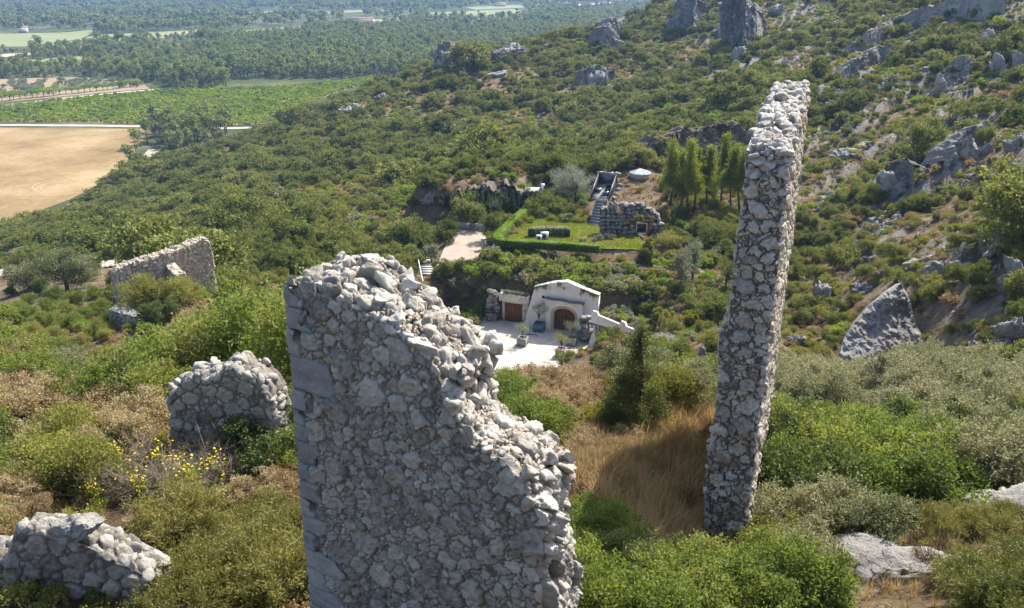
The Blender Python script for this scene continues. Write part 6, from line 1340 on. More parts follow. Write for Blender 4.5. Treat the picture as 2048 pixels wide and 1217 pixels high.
for ks in ((0, 1, 2, 3), (4, 5, 6)):
    q = np.isin(tk, ks); o_ = np.argsort(np.where(q, d/sc, 1e9))[:300]; ind[o_[q[o_]]] = True
def farlab(u, v):
    a = 'left of the orchard' if u < 120 and v > 130 else ('beyond the orchard' if u < 330 else ('beyond the vineyard' if u < 700 else 'behind the rocky spur'))
    return a
for i in np.nonzero(ind)[0]:
    isp = tk[i] < 4; nm = 'pine_tree' if isp else 'oak_tree'; o = bpy.data.objects.new(nm, FT[tk[i]].data); COL.objects.link(o); o.location = (*X[i], z[i]); o.scale = (sc[i],)*3; o.rotation_euler = (0, 0, rng.uniform(0, 6.28))
    lb = ('dark spreading pine tree in the wood ' if isp else 'low round oak tree in the wood ')+farlab(pu[i], pv[i]); tag(o, lb, 'pine tree' if isp else 'oak tree', ('pines' if isp else 'oaks')+' in the wood '+farlab(pu[i], pv[i]))
gn_scatter('pine_wood', FT, np.column_stack([X, z])[~ind], tk[~ind], (sc[:, None]*np.ones((1, 3)))[~ind], yaw((~ind).sum(), rng), 'continuous pine and oak wood covering the plain', 'wood')
FF = [far_tree('distant_tree', 'farpine', 11, 6, 460+i, 34, 7, 2.0, 1.3) for i in range(3)]+[far_tree('distant_tree', 'cypress', 15, 2.4, 465, 30, 7, 1.6, .9)]
X = jitter_polar(1100, 4200, R(-35), R(20), lambda r: 8+r*.0035, rng); fn = fbm2(X[:, 0]*.6, X[:, 1]*.35, .006, 4, 61); fk = rng.random(len(X)) > .06+.7*sstep(.05, .5, fn)
rr_ = np.hypot(*X.T)
for P in FARP:
    for m_ in (0, 35, 70, 105): fk &= ~inpoly(X[:, 0]*(1+m_/rr_), X[:, 1]*(1+m_/rr_), P)
z = H(X[:, 0], X[:, 1]); fk &= z < 2; X = X[fk]; n = len(X)
gn_scatter('distant_wood', FF, np.column_stack([X, 0*X[:, 0]]), rng.choice(4, n, p=[.3, .3, .3, .1]), rng.uniform(.7, 1.25, n)[:, None]*np.ones((1, 3)), yaw(n, rng), 'distant woods and hedgerows fading to blue across the plain', 'wood')
# ------------------------------------------------------------------ garden trees
def place(u, v, ymin=60): return gp(u, v, ymin=ymin)
def topx(u, v, vt, ymin=60):                      # plant height in metres between two pixel rows
    p = place(u, v, ymin); _, _, d = proj(p[None]); return p, (v-vt)*d[0]/FPX/.92
CYP = [(901, 417, 385), (914, 405, 387), (924, 407, 390), (934, 411, 381), (947, 402, 384), (955, 407, 384), (966, 408, 384), (978, 404, 390), (991, 400, 388), (1000, 410, 385), (1012, 429, 388), (1020, 432, 398), (1026, 430, 384), (1037, 426, 387), (1055, 423, 382), (1064, 418, 384), (1072, 415, 384), (1080, 414, 378), (1089, 412, 374), (997, 452, 408), (1318, 466, 424), (1345, 472, 432)]
for i, (u, v, vt) in enumerate(CYP):
    v = v if i > 18 else float(np.interp(u, [846, 940, 1000, 1060, 1090], [445, 450, 446, 431, 425])); p, h = topx(u, v, vt); rg = np.random.default_rng(500+i); r = empty('cypress', tuple(p), rg.uniform(0, 6), label=('slim clipped cypress standing alone in front of the cypress row' if i == 19 else 'slim dark cypress beside the boulder wall window' if i > 19 else 'slim dark cypress in the row under the quarried rock face'), cat='cypress', group=None if i == 19 else ('cypresses beside the boulder wall' if i > 19 else 'cypresses in a row under the rock face'))
    rad = .22 if i != 19 else .36; n = 700; zz = rg.random(n); a = rg.uniform(0, 6.28, n); rr = rad*np.clip(1.15-np.abs(zz-.35)**1.6*1.1, .15, 1)*rg.uniform(.75, 1.05, n)
    q = MB(); leafquads(q, np.stack([rr*np.cos(a), rr*np.sin(a), .1+zz*h*.95], 1), np.stack([np.cos(a)*.3, np.sin(a)*.3, 1+0*a], 1), .22, .07, rg, rg.random(n), .35); q.tube([(0, 0, .05), (0, 0, h*.5), (0, 0, h*.93)], [rad*.75, rad*.8, .06], 8, .2); q.build('crown', M['cypress'], r)
    q = MB(); q.tube([(0, 0, -.3), (0, 0, .3)], .07, 6); q.build('trunk', M['bark'], r)
def dome(rad, h, n, rg, low=.35): return lobes_dome(rad, h, n, rg, low)
for i, (u, v, w, hpx, lb) in enumerate([(922, 446, 34, 46, 'left of three big olive trees behind the parking area'), (950, 448, 34, 48, 'middle of three big olive trees behind the parking area'), (986, 447, 38, 56, 'right of three big olive trees behind the parking area')]):
    p = place(u, v); d = proj(p[None])[2][0]; rad = w*.62*d/FPX; h = hpx*d/FPX; rg = np.random.default_rng(520+i); tree_obj('olive_tree', 'olive', 'bark', h*.3, dome(rad, h, 12, rg), 190, 15, .15, .05, 520+i, p, r0=.14, label=lb, cat='olive tree')
p = place(1152, 412); rg = np.random.default_rng(530); Ls = dome(4.3, 6.6, 16, rg, .4); tree_obj('silver_tree', 'silver', 'bark', 2.0, Ls, 420, 18, .34, .06, 530, p, r0=.25, spread=.45, upb=.5, label='wide silvery grey tree on the slope beside the metal entrance hood', cat='tree')
PN = [(1338, 418, 300, 44), (1358, 428, 318, 30), (1375, 434, 300, 46), (1388, 424, 312, 34), (1412, 420, 308, 36), (1441, 412, 288, 42), (1462, 420, 306, 44), (1480, 428, 312, 40), (1350, 408, 308, 30)]
for i, (u, v, vt, w) in enumerate(PN):
    p, h = topx(u, v, vt); h = min(h, 11.5); rad = w*.5*p[1]*1.05/FPX*1.5; rg = np.random.default_rng(540+i)
    L_ = np.array([(rad*q*.62*math.cos(t), rad*q*.62*math.sin(t), h*z_, rad*.42*(1.25-z_*.75), rad*.5) for z_, t, q in zip(np.linspace(.38, .97, 13), rg.uniform(0, 6.28, 13), rg.uniform(.35, 1, 13)*np.linspace(1, .15, 13))])
    tree_obj('pine_tree', 'pine', 'bark', h*.75, L_, 330, 22, .30, .10, 540+i, p, r0=.13, spread=.6, upb=.6, shell=.35, csz=.75, label='tall slender light green pine in the group behind the boulder wall' if u < 1400 else 'tall slender light green pine close to the left edge of the pillar', cat='pine tree', group='pines behind the boulder wall' if u < 1400 else 'pines near the pillar edge')
GT = [('olive_tree', 'olive', 1360, 590, 46, 110, 'large grey green olive tree on the bank right of the house'), ('olive_tree', 'olive', 1385, 560, 40, 90, 'grey green olive tree behind the large one on the bank'), ('oak_tree', 'oak', 1450, 590, 50, 110, 'dark holm oak in shade left of the pillar'), ('oak_tree', 'oak', 1420, 500, 50, 66, 'dark holm oak below the pines'), ('oak_tree', 'kermes', 1400, 470, 40, 40, 'small green oak at the foot of the pines'),
      ('laurel_bush', 'yellowgreen', 1299, 518, 27, 44, 'round yellow green bush at the right end of the lawn'), ('laurel_bush', 'yellowgreen', 1380, 662, 25, 44, 'bright yellow green bush on the bank right of the porch wing'), ('laurel_bush', 'kermes', 1320, 660, 30, 54, 'round dull green bush on the bank behind the porch wing'), ('olive_tree', 'olive', 862, 528, 30, 46, 'young olive tree beside the garden steps'), ('oak_tree', 'oak', 960, 420, 24, 30, 'dark bush against the rock face')]
for i, (nm, mt, u, v, w, hpx, lb) in enumerate(GT):
    p = place(u, v); d = proj(p[None])[2][0]; rad = w*.62*d/FPX; h = hpx*d/FPX; rg = np.random.default_rng(560+i); tree_obj(nm, mt, 'bark', h*.28, dome(rad, h, 14, rg, .25), 260, 16, .15, .075, 560+i, p, r0=.14, label=lb, cat='bush' if 'bush' in nm else 'tree')
# planted roof: laurels and hanging growth round the house front
RF = [(e, n, s, m_) for e, n, s, m_ in [(-1.5, -2.5, 1.1, 'lime'), (.5, -2.2, .9, 'silver'), (2.0, -2.4, 1.1, 'grey'), (3.5, -2.0, 1.2, 'oak'), (5, -2.2, 1.3, 'oak'), (6.6, -2.4, 1.4, 'lime'), (8, -2.3, 1.3, 'lime'), (9.3, -2.2, 1.2, 'oak'), (10.6, -2.6, 1.0, 'kermes'), (12.2, -2.2, 1.2, 'grey'), (13.4, -1.6, 1.0, 'silver'), (12.5, .2, .8, 'silver'), (14.2, .4, .9, 'silver'), (-3.2, -2.6, 1.2, 'oak'), (-5, -2.0, 1.3, 'lime'), (-4.4, .5, 1.0, 'kermes'), (-6, 2.5, 1.2, 'lime'),
       (1, -4.6, 1.5, 'oak'), (3, -4.6, 1.4, 'lime'), (5.2, -4.8, 1.5, 'oak'), (7.3, -5.2, 1.5, 'lime'), (9.4, -5, 1.4, 'oak'), (11.6, -5, 1.2, 'silver'), (-1.6, -5.2, 1.5, 'lime'), (-3.8, -5, 1.4, 'oak'), (14, -4.2, 1.1, 'grey'), (.2, -7.4, 1.2, 'lime'), (2.4, -7.4, 1.1, 'kermes'), (4.8, -7.6, 1.0, 'grey'), (7.2, -7.8, 1.1, 'kermes'), (9.6, -7.6, 1.1, 'grey'), (12.3, -7.4, 1.0, 'silver'), (-2.4, -7.8, 1.2, 'lime'), (15.5, -6.4, 1.0, 'yellow'), (15.6, -2.6, 1.1, 'grey')]]
for i, (e, n, s, m_) in enumerate(RF):
    p = fac(e, n); p[2] = max(H(p[0], p[1])-.1, Z_COURT) if not (11 < e < 15 and n > -.5) else Z_COURT+3.3
    pr = SP[m_][i % len(SP[m_])]; o = bpy.data.objects.new(GROUPN[m_][0].replace(' ', '_'), pr.data); COL.objects.link(o); o.location = tuple(p); s *= 1.02; o.scale = (s, s, s*.95); o.rotation_euler = (0, 0, i*1.7)
    row = 'close behind the white gable' if n > -3.5 else ('halfway up the planted roof of the house' if n > -6 else 'just below the lawn hedge')
    tag(o, f'{GROUPN[m_][1]} {GROUPN[m_][0]} {row}', 'shrub', f'{GROUPN[m_][0]}s {row}')
rg = np.random.default_rng(91)
for i in range(70):
    e, n = rg.uniform(-8, 17), rg.uniform(-9.5, -1.5)
    if i > 50: e, n = (rg.uniform(-9, -2.2), rg.uniform(-1.5, 6)) if i % 2 else (rg.uniform(11.8, 17), rg.uniform(-3, -.8))
    m_ = ['oak', 'lime', 'kermes', 'grey', 'silver', 'lime'][rg.integers(6)]; p = fac(e, n); p[2] = H(p[0], p[1])-.1; pr = SP[m_][i % len(SP[m_])]; o = bpy.data.objects.new(GROUPN[m_][0].replace(' ', '_'), pr.data); COL.objects.link(o); s = rg.uniform(.55, 1.0); o.location = tuple(p); o.scale = (s, s, s); o.rotation_euler = (0, 0, i*1.1)
    row = 'on the planted roof slope above the white house' if i <= 50 else ('on the bank left of the garage door' if i % 2 else 'on the bank behind the porch wing'); tag(o, f'{GROUPN[m_][1]} {GROUPN[m_][0]} {row}', 'shrub', f'{GROUPN[m_][0]}s {row}')
for i in range(24):
    e, n = rg.uniform(-9.5, -2.6), rg.uniform(-1.8, 4.5); m_ = ['lime', 'oak', 'kermes', 'grey', 'lime'][i % 5]; p = fac(e, n); p[2] = H(p[0], p[1])-.1; pr = SP[m_][i % len(SP[m_])]; o = bpy.data.objects.new(GROUPN[m_][0].replace(' ', '_'), pr.data); COL.objects.link(o); s = rg.uniform(.85, 1.35); o.location = tuple(p); o.scale = (s, s, s*1.1); o.rotation_euler = (0, 0, i*1.1); tag(o, f'{GROUPN[m_][1]} {GROUPN[m_][0]} on the bank left of the garage door', 'shrub', f'{GROUPN[m_][0]}s on the bank left of the garage door')
wx, wy = np.array([.766, -.643]), np.array([.643, .766])
for i in range(13):
    xy = wingA+wx*(.3+i*.46)+wy*(1.1+.9*(i % 3)); m_ = ['kermes', 'silver', 'lime', 'grey'][i % 4]; pr = SP[m_][0]; o = bpy.data.objects.new(GROUPN[m_][0].replace(' ', '_'), pr.data); COL.objects.link(o); o.location = (*xy, Z_COURT+3.36); s = rg.uniform(.55, .8); o.scale = (s, s, s*.8); tag(o, f'{GROUPN[m_][1]} {GROUPN[m_][0]} growing on the flat roof of the porch wing', 'shrub', f'{GROUPN[m_][0]}s on the porch roof')
for i, (u, v) in enumerate([(u, v) for u, v in zip(np.linspace(850, 1080, 15), np.interp(np.linspace(850, 1080, 15), [842, 880, 940, 1000, 1060, 1082], [421, 388, 370, 370, 377, 389]))]+[(u, v) for u, v in zip(np.linspace(1285, 1500, 13), np.interp(np.linspace(1285, 1500, 13), [1278, 1320, 1380, 1440, 1510], [294, 282, 259, 248, 260]))]):
    p = at(u, v, (137 if i < 15 else 172)+rg.uniform(-1, 1)); m_ = ['oak', 'kermes', 'brown', 'kermes', 'lime'][i % 5]; pr = SP[m_][0]; o = bpy.data.objects.new(GROUPN[m_][0].replace(' ', '_'), pr.data); COL.objects.link(o); s = rg.uniform(.7, 1.2); o.location = (p[0], p[1], max(p[2]-.9, H(p[0], p[1])-.1)); o.scale = (s, s, s); o.rotation_euler = (0, 0, i*1.9)
    row = 'on the lip of the rock face above the cypresses' if i < 15 else 'on the lip of the quarry face behind the pines'; tag(o, f'{GROUPN[m_][1]} {GROUPN[m_][0]} {row}', 'shrub', f'{GROUPN[m_][0]}s {row}')
def hanging(label, e0, e1, h, n_, mat, seed, drop=.7, cnt=700):
    rg = np.random.default_rng(seed); e = rg.uniform(e0, e1, cnt); hh = (h(e) if callable(h) else h)-np.abs(rg.normal(0, drop*.5, cnt))*(.4+np.abs(np.sin(e*2.3))); C = fO+fE*e[:, None]+fNn*(n_+rg.normal(0, .12, cnt))[:, None]+UP*hh[:, None]; o0 = C.mean(0); q = MB()
    leafquads(q, C-o0, np.tile([0, 0, -.6], (cnt, 1))+fNn*.4, .2, .06, rg, rg.random(cnt), .5); tag(q.build('trailing_plant', M[mat], loc=tuple(o0)), label, 'plant')
hanging('trailing plants spilling over the garage parapet', -.5, 2.6, 3.75, .3, 'kermes', 1, .55, 380); hanging('silvery trailing plants on top of the garage parapet', -.7, 2.7, 4.0, .0, 'silver', 2, .25, 700)
hanging('fringe of creeper hanging over the right gable slope', 8.9, 11.1, lambda e: 5.55-(e-8.8)*.27, .05, 'darkbush', 3, .45, 700); hanging('creeper tuft hanging at the gable peak', 6.1, 6.7, 5.9, .1, 'silver', 4, .5, 260); hanging('creeper hanging over the left gable slope', 3.4, 5.0, lambda e: 4.95+(e-3.5)*.33, .05, 'darkbush', 5, .4, 420)
# lavender and grey cushions on the terrace
for i, (u, v, s, mt, lb) in enumerate([(1030, 448, 1.2, 'lavender', 0), (1022, 460, 1.2, 'lavender', 0), (1014, 470, 1.2, 'lavender', 0), (1038, 440, 1.1, 'lavender', 0), (1012, 478, 1.0, 'lavender', 0), (1028, 468, .9, 'lavender', 0), (1048, 442, .9, 'yellow', 1), (1060, 446, .8, 'yellow', 1), (1205, 480, 1.5, 'lavender', 2), (1222, 478, 1.3, 'lavender', 2), (1190, 482, 1.2, 'lavender', 2), (1165, 484, .9, 'lavender', 2), (1100, 440, 1.2, 'kermes', 3), (1130, 444, 1.3, 'grey', 3), (1160, 444, 1.3, 'kermes', 3), (1080, 434, 1.2, 'grey', 3), (1112, 432, 1.3, 'oak', 3), (1145, 434, 1.3, 'oak', 3), (1172, 440, 1.2, 'kermes', 3), (1278, 385, .9, 'yellow', 4), (1256, 372, .6, 'kermes', 4), (1244, 362, .5, 'yellow', 4), (1240, 448, .9, 'brown', 5), (1262, 440, .9, 'yellow', 5), (1284, 438, .7, 'brown', 5), (1215, 425, .7, 'brown', 5)]):
    if mt == 'lavender' and 'lav' not in SP: SP['lav'] = [shrub_proto('lavender_bush', 'lavender', .9, .75, 8, 80, 14, .16, .03, 571, .55)]
    pr = SP['lav' if mt == 'lavender' else mt][0]; q = plain(u, v, Z_LAWN); zz = Z_LAWN
    if lb == 4: q = gp(u, v, ymin=60); zz = q[2]
    if lb == 5: s_ = float((np.array(q[:2])-wl0)@dW); q = wl0+dW*s_+nW*.5; zz = Z_LAWN+ (470-v)*.068
    o = bpy.data.objects.new('lavender_bush' if mt == 'lavender' else GROUPN[mt][0].replace(' ', '_'), pr.data); COL.objects.link(o); o.location = (q[0], q[1], zz-.05); o.scale = (s*.8,)*3; o.rotation_euler = (0, 0, i*2.1)
    w_ = ['in the bed along the left edge of the lawn', 'at the far left corner of the lawn', 'at the bare earth bed in front of the lawn', 'along the back edge of the lawn', 'on the bare skylight mound', 'growing out of the boulder wall'][lb]
    k = 'lavender bush' if mt == 'lavender' else GROUPN[mt][1]+' '+GROUPN[mt][0]; k = 'grey brown '+k if mt == 'lavender' else k; tag(o, f'{k} {w_}', 'shrub', f'{k} plants {w_}')
# ------------------------------------------------------------------ foreground plants
def dead_proto(name, mat, h, n, seed, wide=.5, w=.012):
    rg = np.random.default_rng(seed); q = MB()
    for i in range(n):
        a = rg.uniform(0, 6.28); t = abs(rg.normal(0, wide)); d = np.array([math.cos(a)*math.sin(t), math.sin(a)*math.sin(t), math.cos(t)]); p = rg.normal(0, .06, 3)*np.array([1, 1, 0]); l = h*rg.uniform(.55, 1.1); pts = [p]
        for k in range(4): d = d+rg.normal(0, .2, 3); d /= np.linalg.norm(d); pts.append(pts[-1]+d*l/4)
        q.tube(pts, [w, w*.8, w*.6, w*.4, w*.15], 3, rg.random(), cap=False)
        for k in (1, 2, 2, 3, 3):
            b = pts[k]; e = d+rg.normal(0, .6, 3); e /= np.linalg.norm(e); e2 = e+rg.normal(0, .35, 3); e2 /= np.linalg.norm(e2); ll = l*rg.uniform(.15, .35); q.tube([b, b+e*ll, b+e*ll+e2*ll*.8], [w*.5, w*.35, w*.1], 3, rg.random(), cap=False)
            for _ in range(2): e3 = e+rg.normal(0, .8, 3); q.tube([b+e*ll, b+e*ll+e3*ll*.4], [w*.3, w*.08], 3, rg.random(), cap=False)
    return q.build(name, M[mat], link=False)
def with_part(o, parts):
    for p_ in parts: p_.parent = o
    return o
def near_bush(name, mat, R_, h, nl, ncl, nleaf, L, Wd, seed, csz=.4, stems=16, low=.22, **k):
    """foliage mesh plus a stems mesh, kept as the parts of one Empty"""
    rg = np.random.default_rng(seed); f = MB(); lb = lobes_dome(R_, h, nl, rg, low); cc, d = clump_foliage(f, lb, ncl, nleaf, L, Wd, rg, csz, **k)
    fo = f.build('foliage', M[mat], link=False); t = MB(); limbs(t, lb[:, :3], rg, r0=.03*R_, wob=.25); limbs(t, cc[rg.choice(len(cc), min(stems*4, len(cc)))]*1.07, rg, r0=.012*R_, wob=.25, k=4)
    return [fo, t.build('stems', M['twig'], link=False)]
def seed_bush(name, R_, h, seed, mat='seed', n=150):
    rg = np.random.default_rng(seed); f = MB(); t = MB(); lb = lobes_dome(R_, h, 12, rg, .45); w = rg.choice(len(lb), n); d = rg.normal(size=(n, 3)); d[:, 2] += .9; d /= np.linalg.norm(d, axis=1)[:, None]; E = lb[w, :3]+d*lb[w, 3:4]
    limbs(t, E, rg, r0=.008, wob=.2, k=3, fork=.5); C = np.repeat(E, 34, 0)+rg.normal(0, .05, (n*34, 3)); leafquads(f, C, np.repeat(d, 34, 0), .05, .03, rg, np.repeat(rg.random(n), 34)*.7+rg.random(n*34)*.3, 1.2)
    C = np.repeat(E*np.array([.85, .85, .75]), 14, 0)+rg.normal(0, .12, (n*14, 3)); C[:, 2] = np.maximum(C[:, 2], .02); f2 = MB(); leafquads(f2, C, np.repeat(d, 14, 0), .07, .028, rg, rg.random(n*14), .9)
    return [f.build('seed_heads', M[mat], link=False), f2.build('leaves', M['brownshrub'], link=False), t.build('stems', M['twig'], link=False)]
def spray_bush(name, mat, R_, h, seed, n=420, L=.10):
    rg = np.random.default_rng(seed); f = MB(); t = MB(); lb = lobes_dome(R_, h, 14, rg, .15); w = rg.choice(len(lb), n, p=lb[:, 3]**2/(lb[:, 3]**2).sum()); d = rg.normal(size=(n, 3)); d[:, 2] += .3; d /= np.linalg.norm(d, axis=1)[:, None]; E = lb[w, :3]+d*lb[w, 3:4]*rg.uniform(.5, 1.1, (n, 1)); E[:, 2] = np.maximum(E[:, 2], .05)
    k = 34; s = np.tile(np.linspace(0, 1, k), n)[:, None]; D = np.repeat(d, k, 0); C = np.repeat(E, k, 0)+D*(s-.6)*.28*R_+rg.normal(0, .035*R_, (n*k, 3)); leafquads(f, C, D, L, L*.22, rg, np.repeat(np.clip(rg.normal(.5, .25, n), 0, 1), k)*.7+s[:, 0]*.3, .65)
    limbs(t, lb[:, :3], rg, r0=.03*R_, wob=.3); limbs(t, E[rg.choice(n, 60)], rg, r0=.012*R_, wob=.3, k=3)
    return [f.build('foliage', M[mat], link=False), t.build('stems', M['dead'], link=False)]
def flower_plant(seed):
    rg = np.random.default_rng(seed); lf = MB(); fl = MB(); st = MB(); ctr = MB()
    for i in range(26):
        a = rg.uniform(0, 6.28); t = abs(rg.normal(0, .3)); d = np.array([math.cos(a)*math.sin(t), math.sin(a)*math.sin(t), math.cos(t)]); l = rg.uniform(.5, 1.0); e = d*l; st.tube([(0, 0, 0), d*l*.5+rg.normal(0, .03, 3), e], [.008, .006, .004], 4, .5, cap=False)
        n = 22; s = rg.uniform(.25, .95, n)[:, None]; leafquads(lf, d*l*s+rg.normal(0, .03, (n, 3)), np.tile(d, (n, 1)), .085, .022, rg, rg.random(n), .7)
        for _ in range(2):
            p = e+rg.normal(0, .05, 3)*np.array([1, 1, .6]); st.tube([e, p], .003, 3, .5, cap=False); k = 9; an = np.arange(k)*6.283/k; nn = rg.normal(0, .35, 2); X = np.array([1, 0, -nn[0]]); Y = np.array([0, 1, -nn[1]]); r = .026
            V = np.array([p+(X*math.cos(t_)+Y*math.sin(t_))*r*(1 if j % 2 == 0 else .8) for j, t_ in enumerate(an)]+[p+np.array([0, 0, .012])]); fl.add(V, [[j, (j+1) % k, k] for j in range(k)], rg.random())
    return [lf.build('leaves', M['lime'], link=False), st.build('stems', M['lime'], link=False), fl.build('flowers', M['flower'], link=False)]
NB = {
 'green': [near_bush('g', 'bush', 1.25, 1.55, 14, 480, 21, .085, .038, 600+i, .36) for i in range(3)],
 'dark': [near_bush('d', 'darkbush', 1.2, 1.5, 14, 420, 21, .085, .042, 610+i, .36) for i in range(2)],
 'grey': [near_bush('y', 'greybush', 1.6, 2.3, 20, 640, 19, .085, .045, 620+i, .30, low=.3) for i in range(3)],
 'olive': [near_bush('o', 'kermes', 1.3, 1.5, 14, 430, 20, .075, .035, 630+i, .4) for i in range(2)],
 'loose': [near_bush('l', 'bush', 1.5, 2.0, 18, 260, 15, .12, .055, 640, .45, stems=30, low=.3)],
 'yellow': [near_bush('w', 'yellowgreen', 1.0, 1.1, 12, 330, 19, .06, .03, 645, .4)],
 'brown': [seed_bush('b', 1.0, 1.05, 650+i) for i in range(2)], 'browndry': [near_bush('bd', 'brownshrub', 1.0, .9, 12, 300, 18, .07, .022, 660, .5)],
 'juniper': [spray_bush('j', 'juniper', 1.2, 1.5, 670, L=.09)], 'yjun': [spray_bush('yj', 'yjuniper', 1.3, 1.2, 675+i, 520, .085) for i in range(2)],
 'dead': [[dead_proto('twigs', 'dead', .95, 34, 680+i)] for i in range(2)], 'red': [[dead_proto('twigs', 'reddead', .8, 60, 685, .7)]], 'flower': [flower_plant(690), flower_plant(691)],
 'silver': [near_bush('s', 'greywhite', .8, .6, 10, 220, 16, .09, .02, 695, .5)],
}
NN = {'green': ('evergreen_bush', 'glossy bright green bush', 'bush'), 'dark': ('evergreen_bush', 'dark green leafy bush', 'bush'), 'grey': ('oak_bush', 'grey green small leaved oak bush', 'bush'), 'olive': ('oak_bush', 'dull olive green bush', 'bush'), 'loose': ('fig_bush', 'loose large leaved green bush', 'bush'), 'yellow': ('yellow_bush', 'yellowish green bush', 'bush'),
      'brown': ('seedhead_bush', 'brown bush covered in dry seed heads', 'dry bush'), 'browndry': ('dry_bush', 'brownish dry bush', 'dry bush'), 'juniper': ('juniper', 'dark green juniper', 'juniper'), 'yjun': ('juniper', 'yellow green juniper with grey twigs', 'juniper'), 'dead': ('dead_bush', 'bare grey dead bush', 'dead bush'), 'red': ('dead_bush', 'rusty brown dead bush', 'dead bush'), 'flower': ('flowering_plant', 'green plant with yellow flower heads', 'flower'), 'silver': ('silver_bush', 'pale silvery cushion bush', 'bush')}
frng = np.random.default_rng(321); NPLACED = []
def near(kind, p, s, where, rz=None, sz=None, label=None, group=True):
    parts = NB[kind][frng.integers(len(NB[kind]))]; nm, ds, ct = NN[kind]; p = np.array(p, float); p[2] -= .05*s
    lb = label or f'{ds} {where}'; r = bpy.data.objects.new(nm, None if len(parts) > 1 else parts[0].data); COL.objects.link(r); r.location = tuple(p); r.rotation_euler = (frng.normal(0, .06), frng.normal(0, .06), frng.uniform(0, 6.28) if rz is None else rz); r.scale = (s, s, s*frng.uniform(.85, 1.12) if sz is None else sz)
    r.empty_display_size = .2
    if len(parts) > 1:
        for q in parts:
            c = bpy.data.objects.new(q.name.split('.')[0], q.data); COL.objects.link(c); c.parent = r
            if c.name.startswith('flowers'): c['kind'] = 'stuff'
    tag(r, lb, ct, f'{ct} plants: {ds} {where}' if group and not label else None); NPLACED.append((p[0], p[1], s)); return r
def zone(kinds, poly, sp, smin, smax, where, ymin=9, ymax=60, pr=None, maxn=60, wallpad=True):
    """bushes standing on the ground inside a patch of the photograph, at least sp metres apart"""
    P = np.array(poly); got = []; tries = 0
    while tries < 900 and len(got) < maxn:
        tries += 1; u = frng.uniform(P[:, 0].min(), P[:, 0].max()); v = frng.uniform(P[:, 1].min(), P[:, 1].max())
        if not inpoly(np.array([u]), np.array([v]), poly)[0]: continue
        p = gp(u, v, ymin=7)
        if not (ymin < p[1] < ymax): continue
        if any(math.hypot(p[0]-g[0], p[1]-g[1]) < sp*frng.uniform(.8, 1.1) for g in got): continue
        if in_walls(p[0], p[1], .25): continue
        got.append(p); k = kinds[frng.choice(len(kinds), p=pr)]; near(k, p, frng.uniform(smin, smax), where)
WR = [(wA[:2], wA[:2]+wd[:2]*3.6, -wn[:2]*1.0), (pe[:2], pe[:2]+pd[:2]*2.9, -pn[:2]*.95), (a1[:2], b1[:2], np.array([0, 1.])), (a2_[:2], b2_[:2], np.array([0, .8])), (fa[:2], fb[:2], np.array([-.3, .9])), (ka[:2], kb[:2], np.array([0, 1.]))]
def in_walls(x, y, pad):
    for a, b, t in WR:
        d = (b-a)/np.linalg.norm(b-a); s = (np.array([x, y])-a)@d; tn = t/np.linalg.norm(t); w = (np.array([x, y])-a)@tn
        if -pad < s < np.linalg.norm(b-a)+pad and -pad < w < np.linalg.norm(t)+pad: return True
    return False
# left
zone(['olive', 'grey', 'green'], [(-40, 800), (20, 780), (160, 770), (230, 790), (230, 850), (-40, 860)], 1.4, .65, .95, 'on the left slope beyond the brown bushes', pr=[.5, .3, .2], ymax=45)
zone(['olive', 'green', 'loose'], [(-40, 700), (60, 705), (230, 720), (230, 770), (-40, 780)], 1.9, .7, 1.05, 'at the left edge below the pale road', ymax=58, pr=[.6, .3, .1])
zone(['green', 'green', 'loose', 'yellow'], [(215, 800), (250, 720), (330, 700), (480, 690), (590, 690), (600, 800), (560, 770), (350, 760), (330, 850), (240, 850)], 1.15, .75, 1.25, 'around the low broken ruin chunk', pr=[.4, .3, .2, .1], ymax=42)
zone(['green', 'loose', 'yellow', 'dark'], [(235, 790), (300, 745), (420, 690), (560, 645), (650, 640), (620, 720), (400, 760), (240, 800)], 1.7, .75, 1.2, 'between the low ruin chunk and the long sunlit ruin wall', pr=[.45, .3, .1, .15], ymax=60)
zone(['green', 'loose', 'yellow', 'olive'], [(300, 720), (420, 655), (560, 615), (650, 610), (650, 690), (450, 730)], 1.6, .8, 1.25, 'between the low ruin chunk and the long sunlit ruin wall', pr=[.45, .25, .15, .15], ymax=62)
zone(['green', 'olive', 'yellow'], [(-40, 640), (60, 625), (225, 645), (235, 720), (-40, 720)], 2.0, .6, .95, 'on the green terrace left of the long sunlit ruin wall', ymin=38, ymax=100, pr=[.55, .3, .15])
for i, (u, y_, hh, lb) in enumerate([(628, 19.5, 4.4, 'rising just left of the tall wall top'), (548, 20.5, 4.0, 'behind the tall wall, second from its top left corner'), (465, 21.0, 3.4, 'behind the right half of the low ruin chunk'), (390, 21.5, 3.1, 'behind the left half of the low ruin chunk'), (318, 22.5, 2.6, 'left of the low ruin chunk'), (590, 24.0, 4.2, 'farthest back behind the tall wall top left corner')]):
    x_ = (u-1024)/FPX*(y_*.93+10.5*.366); p = np.array([x_, y_, float(H(x_, y_))]); rg = np.random.default_rng(900+i); tree_obj('fig_tree', 'bush', 'twig', hh*.3, lobes_dome(1.75, hh, 20, rg, .3), 430, 15, .135, .06, 900+i, p, r0=.07, csz=.55, nlimb=60, shell=.5, spread=.8, label='bright green loose leaved fig tree '+lb, cat='fig tree')
zone(['brown', 'browndry', 'brown', 'yellow'], [(-40, 850), (60, 810), (270, 800), (300, 880), (180, 950), (-40, 920)], .85, .75, 1.15, 'on the left among dry grass', pr=[.5, .25, .15, .1], ymax=24)
zone(['olive', 'dark', 'browndry'], [(-40, 930), (40, 890), (160, 880), (230, 960), (120, 1020), (-40, 1010)], .9, .6, .95, 'at the left edge above the bottom left ruin', ymax=20)
